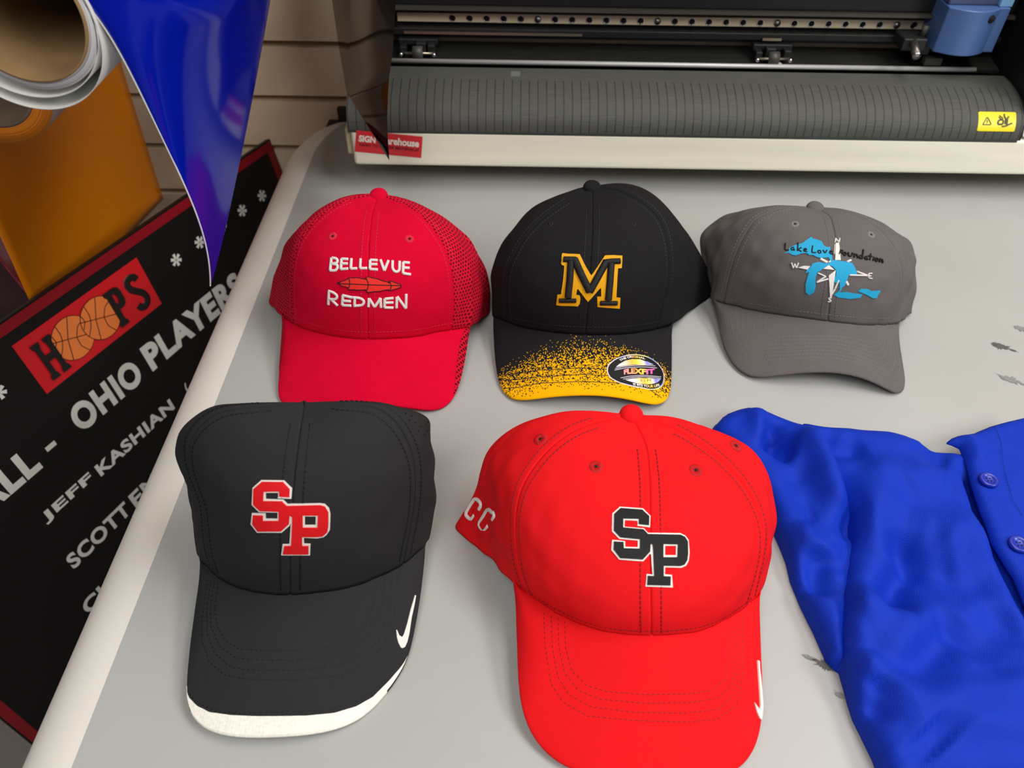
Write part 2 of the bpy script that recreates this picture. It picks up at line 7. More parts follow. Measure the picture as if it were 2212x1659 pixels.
CAPS['C2']={"base":[0.0865,0.627,0.0],"G":[[[296,565,6],[235,603,194],[176,619,363],[113,617,519],[65,607,664],[29,583,795],[-4,555,914],[-31,521,1021],[-47,457,1094],[-64,383,1143],[-86,307,1175],[-106,242,1210]],[[139,555,6],[83,595,192],[30,613,360],[-25,614,515],[-63,606,660],[-86,584,791],[-105,556,910],[-118,523,1017],[-112,453,1086],[-109,383,1139],[-110,305,1171],[-106,246,1214]],[[-4,535,6],[-55,578,191],[-101,598,357],[-150,603,512],[-179,597,656],[-190,577,786],[-197,551,905],[-195,520,1013],[-171,451,1083],[-150,380,1136],[-132,306,1171],[-106,239,1207]],[[-135,507,6],[-181,552,189],[-222,575,354],[-264,583,508],[-285,581,651],[-286,563,781],[-281,540,901],[-266,510,1008],[-224,440,1076],[-187,374,1132],[-153,307,1173],[-106,236,1204]],[[-259,472,6],[-300,518,187],[-336,545,351],[-372,556,504],[-385,558,647],[-375,543,777],[-360,524,897],[-329,490,1000],[-272,423,1067],[-222,366,1128],[-173,307,1176],[-106,239,1207]],[[-376,429,6],[-412,478,186],[-443,508,348],[-473,523,500],[-479,528,643],[-460,518,772],[-434,503,893],[-388,467,992],[-317,406,1060],[-255,356,1125],[-191,305,1177],[-106,247,1215]],[[-485,381,6],[-517,432,184],[-542,464,346],[-567,484,497],[-567,493,639],[-538,487,768],[-503,476,889],[-443,443,987],[-361,389,1057],[-286,343,1121],[-209,298,1175],[-107,249,1217]],[[-585,327,6],[-614,379,183],[-634,414,343],[-654,438,493],[-648,452,635],[-611,451,764],[-567,445,885],[-490,411,979],[-401,369,1054],[-315,328,1118],[-224,290,1174],[-106,242,1210]],[[-677,267,6],[-702,321,182],[-719,360,341],[-734,388,491],[-722,406,632],[-678,410,761],[-625,410,881],[-534,378,973],[-438,346,1052],[-341,312,1116],[-239,281,1172],[-106,237,1205]],[[-760,203,6],[-781,259,181],[-794,300,339],[-805,332,488],[-788,355,629],[-737,364,758],[-674,368,877],[-576,346,970],[-472,321,1050],[-365,294,1114],[-252,271,1171],[-106,236,1204]],[[-832,135,6],[-851,192,181],[-860,235,338],[-868,272,486],[-847,300,627],[-790,314,755],[-710,319,871],[-612,310,968],[-501,294,1048],[-387,274,1112],[-264,261,1170],[-106,236,1204]],[[-895,63,6],[-911,121,182],[-917,167,338],[-922,207,486],[-897,240,625],[-830,259,753],[-743,269,868],[-642,271,967],[-528,265,1048],[-408,257,1116],[-274,250,1170],[-106,236,1204]],[[-947,-12,9],[-960,46,185],[-965,95,340],[-967,139,487],[-935,176,626],[-854,197,751],[-775,220,867],[-669,230,966],[-556,239,1053],[-428,240,1121],[-284,243,1174],[-106,236,1204]],[[-988,-91,18],[-999,-32,193],[-1002,18,346],[-1002,66,491],[-954,107,628],[-877,135,752],[-800,167,868],[-696,190,970],[-581,211,1059],[-444,220,1124],[-293,235,1179],[-106,239,1207]],[[-1018,-174,35],[-1028,-115,207],[-1030,-63,357],[-1028,-12,500],[-971,34,634],[-898,69,757],[-819,109,872],[-722,147,977],[-603,180,1067],[-459,200,1131],[-299,222,1181],[-106,247,1215]],[[-1037,-268,63],[-1048,-208,230],[-1049,-155,376],[-1046,-100,516],[-1003,-48,648],[-929,-4,768],[-847,46,882],[-748,97,986],[-628,145,1077],[-477,178,1141],[-308,212,1189],[-107,250,1219]],[[-1044,-338,95],[-1056,-290,271],[-1057,-243,417],[-1054,-191,553],[-1020,-137,680],[-949,-86,795],[-868,-29,903],[-768,32,1001],[-645,92,1087],[-493,141,1149],[-320,194,1194],[-107,250,1219]],[[-1043,-382,126],[-1054,-347,311],[-1054,-308,457],[-1051,-260,589],[-1018,-208,711],[-950,-157,820],[-872,-96,920],[-775,-30,1012],[-653,40,1092],[-501,101,1150],[-328,170,1193],[-107,250,1219]],[[-1033,-421,149],[-1043,-398,344],[-1043,-367,490],[-1038,-325,620],[-1007,-275,737],[-943,-223,841],[-867,-159,936],[-773,-89,1021],[-654,-11,1096],[-505,62,1151],[-333,145,1192],[-107,250,1219]],[[-1000,-463,166],[-1013,-450,370],[-1014,-425,518],[-1010,-387,645],[-982,-340,759],[-923,-286,859],[-853,-221,949],[-764,-146,1030],[-648,-61,1100],[-504,24,1152],[-336,121,1191],[-107,250,1219]],[[-956,-510,183],[-971,-504,395],[-974,-484,543],[-973,-448,669],[-948,-402,780],[-895,-347,876],[-830,-280,962],[-746,-200,1037],[-635,-109,1103],[-498,-14,1153],[-335,96,1190],[-107,250,1219]],[[-908,-561,201],[-924,-559,419],[-928,-541,567],[-928,-508,691],[-906,-461,799],[-858,-405,892],[-799,-335,974],[-720,-253,1045],[-616,-155,1107],[-486,-51,1154],[-330,72,1190],[-107,250,1219]],[[-856,-616,221],[-872,-616,444],[-876,-599,590],[-876,-565,712],[-856,-518,818],[-813,-460,908],[-760,-388,986],[-687,-301,1053],[-589,-199,1111],[-468,-85,1156],[-322,49,1190],[-107,250,1219]],[[-798,-672,243],[-813,-671,468],[-816,-653,613],[-816,-619,733],[-798,-571,836],[-761,-511,923],[-713,-436,998],[-647,-346,1061],[-556,-238,1116],[-445,-117,1158],[-310,27,1190],[-107,250,1219]],[[-733,-724,267],[-746,-722,493],[-748,-703,636],[-748,-667,753],[-732,-618,853],[-700,-556,938],[-657,-479,1009],[-598,-386,1069],[-517,-274,1121],[-416,-146,1161],[-294,8,1191],[-107,250,1219]],[[-660,-773,290],[-672,-768,516],[-673,-747,657],[-673,-711,772],[-659,-659,869],[-631,-595,951],[-595,-516,1021],[-543,-421,1078],[-471,-305,1127],[-383,-171,1165],[-274,-9,1193],[-107,250,1219]],[[-580,-819,313],[-590,-811,537],[-591,-787,676],[-590,-748,788],[-578,-695,884],[-555,-629,964],[-524,-547,1032],[-480,-449,1087],[-419,-330,1134],[-344,-192,1170],[-251,-24,1196],[-107,250,1219]],[[-493,-860,333],[-502,-847,556],[-501,-821,692],[-500,-780,803],[-490,-724,897],[-472,-656,976],[-447,-572,1042],[-411,-471,1096],[-360,-350,1141],[-300,-208,1175],[-225,-35,1199],[-107,250,1219]],[[-399,-894,349],[-405,-877,571],[-403,-847,705],[-402,-804,815],[-395,-747,908],[-381,-676,987],[-362,-589,1052],[-334,-487,1106],[-296,-364,1149],[-251,-219,1181],[-195,-42,1203],[-107,250,1219]],[[-295,-917,361],[-300,-897,581],[-297,-865,715],[-295,-820,824],[-290,-761,917],[-281,-688,996],[-268,-600,1062],[-250,-495,1115],[-225,-371,1158],[-196,-225,1189],[-161,-46,1208],[-107,250,1219]],[[-171,-928,366],[-174,-907,586],[-170,-874,720],[-168,-828,830],[-166,-768,924],[-162,-693,1004],[-156,-603,1071],[-148,-497,1125],[-140,-372,1167],[-132,-226,1197],[-121,-46,1214],[-107,250,1219]],[[-54,-924,361],[-53,-904,583],[-46,-872,720],[-43,-825,832],[-42,-765,927],[-42,-689,1009],[-43,-598,1079],[-46,-490,1135],[-54,-366,1177],[-66,-220,1206],[-80,-42,1221],[-107,250,1219]],[[44,-907,349],[47,-888,575],[56,-857,714],[62,-812,829],[62,-751,928],[59,-675,1013],[54,-582,1085],[42,-474,1145],[21,-351,1188],[-9,-208,1216],[-45,-33,1229],[-107,250,1219]],[[135,-881,333],[140,-864,562],[152,-834,705],[160,-789,823],[158,-729,926],[153,-652,1015],[144,-559,1091],[125,-450,1154],[90,-330,1198],[43,-190,1226],[-13,-20,1237],[-107,250,1219]],[[221,-848,313],[228,-832,545],[242,-803,692],[251,-759,815],[249,-698,921],[242,-621,1014],[229,-528,1095],[202,-420,1162],[154,-302,1209],[91,-167,1236],[16,-3,1245],[-107,250,1219]],[[303,-810,290],[311,-793,526],[327,-765,677],[337,-721,804],[334,-661,915],[325,-584,1012],[308,-490,1098],[274,-383,1169],[214,-269,1218],[136,-139,1246],[42,17,1252],[-107,250,1219]],[[379,-766,267],[389,-749,504],[406,-721,659],[417,-677,791],[414,-617,906],[402,-541,1008],[381,-448,1099],[340,-342,1174],[268,-231,1226],[176,-108,1254],[66,39,1260],[-107,250,1219]],[[449,-722,243],[461,-702,481],[480,-673,640],[492,-629,776],[487,-569,896],[473,-492,1003],[448,-400,1098],[399,-297,1178],[316,-190,1233],[211,-75,1262],[85,62,1266],[-107,250,1219]],[[513,-678,221],[527,-653,457],[547,-622,619],[560,-576,759],[553,-516,883],[536,-440,995],[507,-350,1095],[451,-249,1179],[358,-147,1237],[240,-39,1268],[101,86,1271],[-107,250,1219]],[[571,-634,201],[589,-603,433],[610,-567,598],[622,-521,741],[613,-460,869],[592,-385,985],[558,-297,1089],[495,-199,1178],[393,-103,1239],[264,-3,1271],[113,111,1274],[-107,250,1219]],[[624,-592,183],[645,-551,410],[667,-511,575],[677,-462,721],[666,-401,853],[641,-328,973],[600,-242,1081],[530,-149,1173],[420,-58,1239],[282,34,1273],[121,135,1275],[-107,250,1219]],[[672,-551,166],[697,-500,386],[719,-453,552],[727,-401,700],[712,-340,836],[681,-268,959],[634,-187,1070],[557,-98,1166],[440,-13,1235],[295,71,1272],[125,158,1275],[-107,250,1219]],[[720,-505,149],[746,-443,360],[767,-390,527],[771,-336,677],[751,-275,816],[715,-206,942],[660,-129,1057],[576,-47,1156],[453,33,1229],[301,107,1270],[125,181,1274],[-107,250,1219]],[[783,-426,126],[806,-363,331],[820,-310,498],[816,-258,652],[788,-201,794],[743,-138,923],[679,-68,1041],[587,6,1143],[459,78,1221],[302,143,1265],[122,202,1271],[-107,250,1219]],[[865,-321,95],[877,-261,295],[879,-214,465],[862,-169,622],[823,-119,768],[766,-65,901],[692,-4,1022],[591,61,1127],[459,125,1210],[299,178,1259],[116,222,1266],[-107,250,1219]],[[952,-201,63],[951,-145,256],[938,-102,428],[906,-64,589],[854,-22,738],[784,22,876],[699,71,1000],[589,123,1109],[454,176,1198],[291,217,1251],[107,243,1261],[-107,250,1219]],[[1037,-96,35],[1020,-44,234],[992,-7,409],[944,23,571],[880,55,723],[800,89,861],[705,127,985],[589,168,1094],[454,212,1187],[291,242,1244],[106,255,1255],[-107,250,1219]],[[1121,1,18],[1086,46,220],[1039,75,397],[975,96,560],[898,120,712],[806,144,849],[703,171,972],[582,202,1081],[448,240,1176],[287,262,1236],[103,263,1249],[-107,250,1219]],[[1204,91,9],[1147,129,212],[1081,151,390],[998,164,553],[908,179,703],[806,193,839],[693,211,960],[568,233,1067],[437,265,1164],[279,280,1227],[98,271,1242],[-107,250,1219]],[[1282,174,6],[1204,206,208],[1116,221,386],[1015,226,548],[911,233,697],[797,239,830],[676,247,949],[548,260,1054],[421,287,1153],[267,296,1219],[91,277,1235],[-107,250,1219]],[[1297,250,6],[1207,278,206],[1110,289,384],[999,288,545],[890,290,693],[773,288,825],[650,288,942],[521,292,1046],[400,314,1147],[246,304,1205],[80,276,1221],[-107,250,1219]],[[1260,318,6],[1168,346,205],[1069,354,383],[959,350,544],[851,347,692],[736,340,824],[616,333,941],[493,331,1045],[377,344,1146],[226,319,1198],[69,282,1216],[-107,250,1219]],[[1199,378,6],[1108,405,205],[1011,413,382],[903,406,543],[799,400,690],[689,388,822],[575,376,939],[459,367,1044],[349,371,1144],[204,332,1191],[59,291,1214],[-107,250,1219]],[[1125,429,6],[1036,457,204],[941,464,380],[837,456,541],[738,447,688],[633,431,820],[527,414,938],[418,399,1042],[314,394,1140],[178,342,1182],[45,296,1209],[-107,250,1219]],[[1039,471,6],[952,500,203],[862,508,378],[762,499,539],[667,488,686],[570,469,818],[471,448,935],[371,428,1040],[275,414,1136],[152,355,1178],[30,299,1202],[-107,250,1219]],[[942,506,6],[859,536,201],[772,544,376],[677,535,536],[589,523,683],[500,501,815],[409,477,933],[319,453,1038],[233,433,1133],[123,367,1175],[14,302,1197],[-107,250,1219]],[[835,533,6],[756,565,200],[674,573,374],[584,565,533],[503,552,680],[422,528,812],[341,502,929],[261,475,1035],[187,448,1130],[91,372,1167],[-2,307,1195],[-107,250,1219]],[[719,552,6],[643,585,199],[566,595,372],[482,588,530],[408,574,677],[338,550,808],[267,522,926],[198,492,1032],[135,456,1122],[55,373,1156],[-20,312,1193],[-107,250,1218]],[[592,563,6],[521,598,197],[450,609,369],[372,604,527],[306,591,673],[246,566,804],[186,537,922],[130,505,1029],[79,457,1111],[19,377,1151],[-40,312,1188],[-106,245,1213]],[[453,567,6],[387,604,196],[321,617,366],[251,613,523],[193,602,669],[144,577,800],[97,548,918],[54,515,1025],[19,460,1104],[-20,381,1147],[-62,310,1181],[-106,238,1206]]],"B":[[[-1037,-412,144],[-1037,-412,156],[-1037,-412,163],[-1037,-412,166],[-1037,-412,163],[-1037,-412,156],[-1037,-412,144]],[[-1017,-443,159],[-1020,-455,162],[-1023,-468,162],[-1027,-480,158],[-1030,-492,149],[-1033,-504,137],[-1036,-516,120]],[[-988,-477,171],[-995,-501,169],[-1002,-526,163],[-1009,-550,153],[-1017,-575,140],[-1024,-599,122],[-1031,-623,101]],[[-953,-513,184],[-965,-550,177],[-977,-586,166],[-989,-622,151],[-1001,-658,133],[-1013,-695,111],[-1025,-731,85]],[[-916,-552,198],[-933,-600,185],[-950,-648,169],[-967,-695,150],[-984,-743,128],[-1001,-791,102],[-1017,-839,72]],[[-878,-594,213],[-899,-652,195],[-921,-711,174],[-942,-770,151],[-964,-829,124],[-985,-888,94],[-1007,-946,62]],[[-836,-636,229],[-862,-706,206],[-888,-776,180],[-915,-845,152],[-941,-915,121],[-968,-984,88],[-994,-1054,52]],[[-790,-679,246],[-821,-759,217],[-852,-839,187],[-883,-920,154],[-914,-1000,119],[-945,-1081,82],[-976,-1161,43]],[[-741,-718,264],[-775,-810,231],[-810,-901,195],[-845,-992,158],[-880,-1083,119],[-914,-1175,79],[-949,-1266,37]],[[-686,-756,282],[-722,-858,244],[-758,-959,205],[-794,-1060,164],[-830,-1161,123],[-866,-1262,80],[-902,-1364,36]],[[-628,-793,300],[-660,-900,260],[-693,-1007,219],[-726,-1115,177],[-758,-1222,135],[-791,-1329,92],[-824,-1437,49]],[[-565,-827,317],[-591,-934,277],[-618,-1041,237],[-645,-1148,197],[-671,-1255,156],[-698,-1363,116],[-724,-1470,75]],[[-498,-858,332],[-518,-962,293],[-539,-1066,255],[-559,-1170,217],[-579,-1274,179],[-600,-1378,141],[-620,-1482,104]],[[-427,-885,345],[-442,-985,307],[-456,-1085,271],[-471,-1186,234],[-485,-1286,199],[-500,-1386,164],[-514,-1486,129]],[[-352,-906,355],[-361,-1004,319],[-370,-1101,284],[-380,-1198,249],[-389,-1295,215],[-398,-1393,181],[-407,-1490,149]],[[-267,-921,363],[-272,-1016,328],[-278,-1112,293],[-283,-1207,260],[-289,-1302,227],[-294,-1398,194],[-299,-1493,163]],[[-171,-928,366],[-174,-1023,332],[-178,-1117,299],[-181,-1212,266],[-184,-1306,234],[-188,-1401,202],[-191,-1495,170]],[[-80,-926,363],[-81,-1021,331],[-81,-1117,299],[-81,-1212,267],[-82,-1307,235],[-82,-1403,203],[-82,-1498,172]],[[-1,-916,355],[4,-1014,325],[8,-1112,295],[13,-1209,264],[17,-1307,232],[22,-1404,199],[26,-1502,166]],[[71,-900,345],[82,-1002,317],[92,-1103,287],[103,-1204,256],[113,-1305,223],[124,-1407,189],[134,-1508,153]],[[140,-879,332],[157,-985,305],[174,-1091,276],[190,-1197,244],[207,-1303,210],[224,-1410,173],[241,-1516,134]],[[206,-854,317],[229,-965,292],[253,-1077,263],[276,-1188,230],[300,-1299,193],[323,-1410,153],[347,-1521,109]],[[269,-826,300],[300,-940,276],[330,-1054,248],[361,-1168,215],[391,-1282,176],[421,-1396,133],[452,-1510,84]],[[330,-795,282],[365,-905,263],[401,-1015,237],[436,-1124,205],[471,-1234,167],[506,-1344,122],[541,-1454,71]],[[387,-761,264],[421,-861,250],[455,-960,229],[490,-1060,201],[524,-1159,165],[558,-1259,122],[592,-1359,72]],[[441,-727,246],[470,-815,237],[500,-903,221],[530,-991,197],[560,-1078,165],[590,-1166,124],[620,-1254,76]],[[491,-694,229],[515,-769,225],[540,-845,213],[565,-920,193],[590,-996,163],[614,-1071,126],[639,-1147,79]],[[537,-660,213],[557,-723,214],[577,-786,206],[596,-850,188],[616,-913,162],[636,-976,126],[656,-1039,81]],[[580,-627,198],[595,-678,203],[611,-728,199],[626,-779,185],[641,-830,161],[656,-881,127],[671,-931,84]],[[621,-595,184],[631,-633,194],[642,-671,194],[653,-709,183],[664,-747,162],[675,-786,131],[686,-824,89]],[[658,-564,171],[665,-589,187],[672,-615,191],[679,-640,184],[686,-666,167],[693,-691,138],[700,-716,99]],[[693,-532,159],[696,-545,180],[699,-558,191],[703,-571,189],[706,-584,176],[709,-597,152],[712,-610,115]],[[733,-490,144],[733,-490,175],[733,-490,194],[733,-490,200],[733,-490,194],[733,-490,175],[733,-490,144]]],"seams":[11.38,21.41,30.0,38.57,48.6],"eyes":[[23.89,8.12],[34.69,7.43]],"dec":[["letter_backing","c","p",[[[5495,1169],[5601,1160],[5717,1157],[5823,1152],[5842,1119],[5887,1035],[5928,952],[5971,877],[6014,804],[6036,829],[6088,921],[6142,1012],[6203,1102],[6217,1112],[6352,1104],[6531,1073],[6520,980],[6511,887],[6440,891],[6430,770],[6428,664],[6431,558],[6441,452],[6519,441],[6531,362],[6545,282],[6477,289],[6329,300],[6225,310],[6135,318],[6116,470],[6174,471],[6163,605],[6135,582],[6081,508],[6028,435],[5993,393],[5951,443],[5898,515],[5845,588],[5831,574],[5823,491],[5874,486],[5886,438],[5883,361],[5857,318],[5820,323],[5710,320],[5590,315],[5500,322],[5505,403],[5512,482],[5575,491],[5587,615],[5595,742],[5591,848],[5582,957],[5529,969],[5515,997],[5494,1140]]],0],["letter","c","s",[[5683,1065],[5693,957],[5701,851],[5707,745],[5705,646],[5702,548],[5698,450]],683],["letter","c","s",[[5550,1062],[5664,1063],[5772,1061]],576],["letter","c","s",[[5742,1072],[5790,988],[5833,905],[5872,823],[5917,731],[5961,640],[6005,551]],728],["letter","c","s",[[6237,1021],[6196,953],[6159,884],[6125,814],[6085,726],[6046,638],[6008,551]],708],["letter","c","s",[[6223,1008],[6319,1010],[6400,1004],[6482,996]],574],["letter","c","s",[[6318,981],[6310,890],[6304,799],[6301,708],[6297,613],[6296,519],[6298,426]],690],["letter","c","s",[[5550,398],[5646,403],[5740,406],[5825,409]],434],["letter","c","s",[[6171,380],[6261,378],[6362,375],[6466,370]],458],["bill_stitching","b","s",[[1431,1129],[1623,973],[1782,874],[1916,815],[2025,772],[2131,746],[2238,726],[2343,710],[2466,707],[2588,704],[2709,702],[2826,699],[2939,695],[3049,689],[3157,683],[3266,689],[3378,695],[3493,700],[3611,703],[3733,704],[3858,702],[3987,699],[4103,714],[4218,730],[4332,750],[4447,784],[4562,836],[4632,926],[4711,1032],[4805,1156]],67],["bill_stitching","b","s",[[1534,1162],[1699,1035],[1837,955],[1957,905],[2062,871],[2165,853],[2268,839],[2370,830],[2489,830],[2606,831],[2721,830],[2834,829],[2945,826],[3053,822],[3158,816],[3265,822],[3375,826],[3486,829],[3599,829],[3716,828],[3835,823],[3958,817],[4057,829],[4157,840],[4256,854],[4355,872],[4454,904],[4519,973],[4586,1049],[4665,1140]],67],["bill_stitching","b","s",[[1705,1184],[1818,1111],[1916,1062],[2009,1030],[2106,1000],[2202,979],[2300,962],[2397,950],[2511,955],[2623,959],[2734,961],[2842,961],[2949,961],[3055,959],[3160,957],[3265,962],[3370,965],[3478,966],[3587,966],[3698,961],[3811,954],[3929,943],[4034,956],[4141,967],[4246,981],[4350,999],[4410,1044],[4469,1095],[4527,1150]],66],["sticker","b","p",[[[3589,716],[3602,661],[3634,605],[3689,555],[3754,510],[3811,481],[3905,448],[4001,423],[4100,404],[4199,394],[4298,393],[4393,404],[4482,430],[4567,469],[4634,516],[4690,569],[4752,642],[4801,719],[4835,798],[4850,859],[4844,914],[4810,950],[4763,977],[4712,994],[4659,1004],[4600,1009],[4553,1014],[4497,1014],[4438,1011],[4375,1005],[4301,1000],[4231,992],[4158,988],[4085,987],[4013,983],[3943,975],[3873,966],[3803,955],[3736,930],[3669,895],[3630,860],[3606,815],[3592,770]]],0],["sticker_field","b","p",[[[3608,717],[3620,666],[3652,613],[3705,567],[3768,524],[3822,497],[3913,466],[4005,442],[4099,424],[4194,414],[4288,413],[4379,422],[4465,446],[4546,482],[4609,524],[4663,572],[4721,639],[4768,711],[4800,784],[4815,840],[4810,892],[4779,927],[4737,954],[4690,971],[4641,983],[4586,990],[4542,995],[4488,996],[4432,993],[4371,988],[4299,983],[4231,975],[4160,972],[4089,971],[4020,968],[3951,960],[3883,952],[3815,942],[3750,918],[3685,885],[3647,853],[3624,811],[3610,768]]],0],["sticker_foil","b","p",[[[3769,660],[3854,595],[3990,528],[4162,489],[4345,493],[4509,557],[4628,639],[4436,596],[4216,585],[4037,607],[3862,640]]],0],["sticker_foil","b","p",[[[3918,887],[4048,851],[4212,819],[4415,821],[4527,853],[4655,907],[4547,921],[4414,918],[4255,918],[4104,918],[3996,905]]],0],["sticker_foil","b","s",[[3749,690],[3824,668],[3901,646],[4033,620],[4165,604],[4299,593],[4387,597],[4477,611],[4564,638],[4659,677]],71],["sticker_foil","b","s",[[3733,720],[3854,689],[3981,658],[4081,645],[4183,633],[4286,625],[4372,628],[4460,641],[4565,673],[4684,725]],71],["sticker_foil","b","s",[[3827,861],[3922,834],[4021,807],[4144,785],[4270,769],[4372,773],[4475,793],[4576,828],[4697,889]],71],["sticker_foil","b","s",[[3872,878],[3962,853],[4054,827],[4157,808],[4261,794],[4362,796],[4465,812],[4559,847],[4668,901]],71],["sticker_name","b","t",[[[3908,795],[4195,753],[4564,776]],[[3921,703],[4231,656],[4603,711]]],"FLEXFIT"],["sticker_text","b","t",[[[3887,544],[4171,467],[4475,511]],[[3866,510],[4167,427],[4487,474]]],"THE ORIGINAL"],["sticker_text","b","t",[[[4053,969],[4290,970],[4570,986]],[[4041,930],[4305,927],[4572,948]]],"IT FITS YOUR LIFE"],["sticker_size","b","t",[[[4198,897],[4295,892],[4410,888]],[[4215,846],[4316,838],[4431,843]]],"S | M"]],"yaw":-0.114}
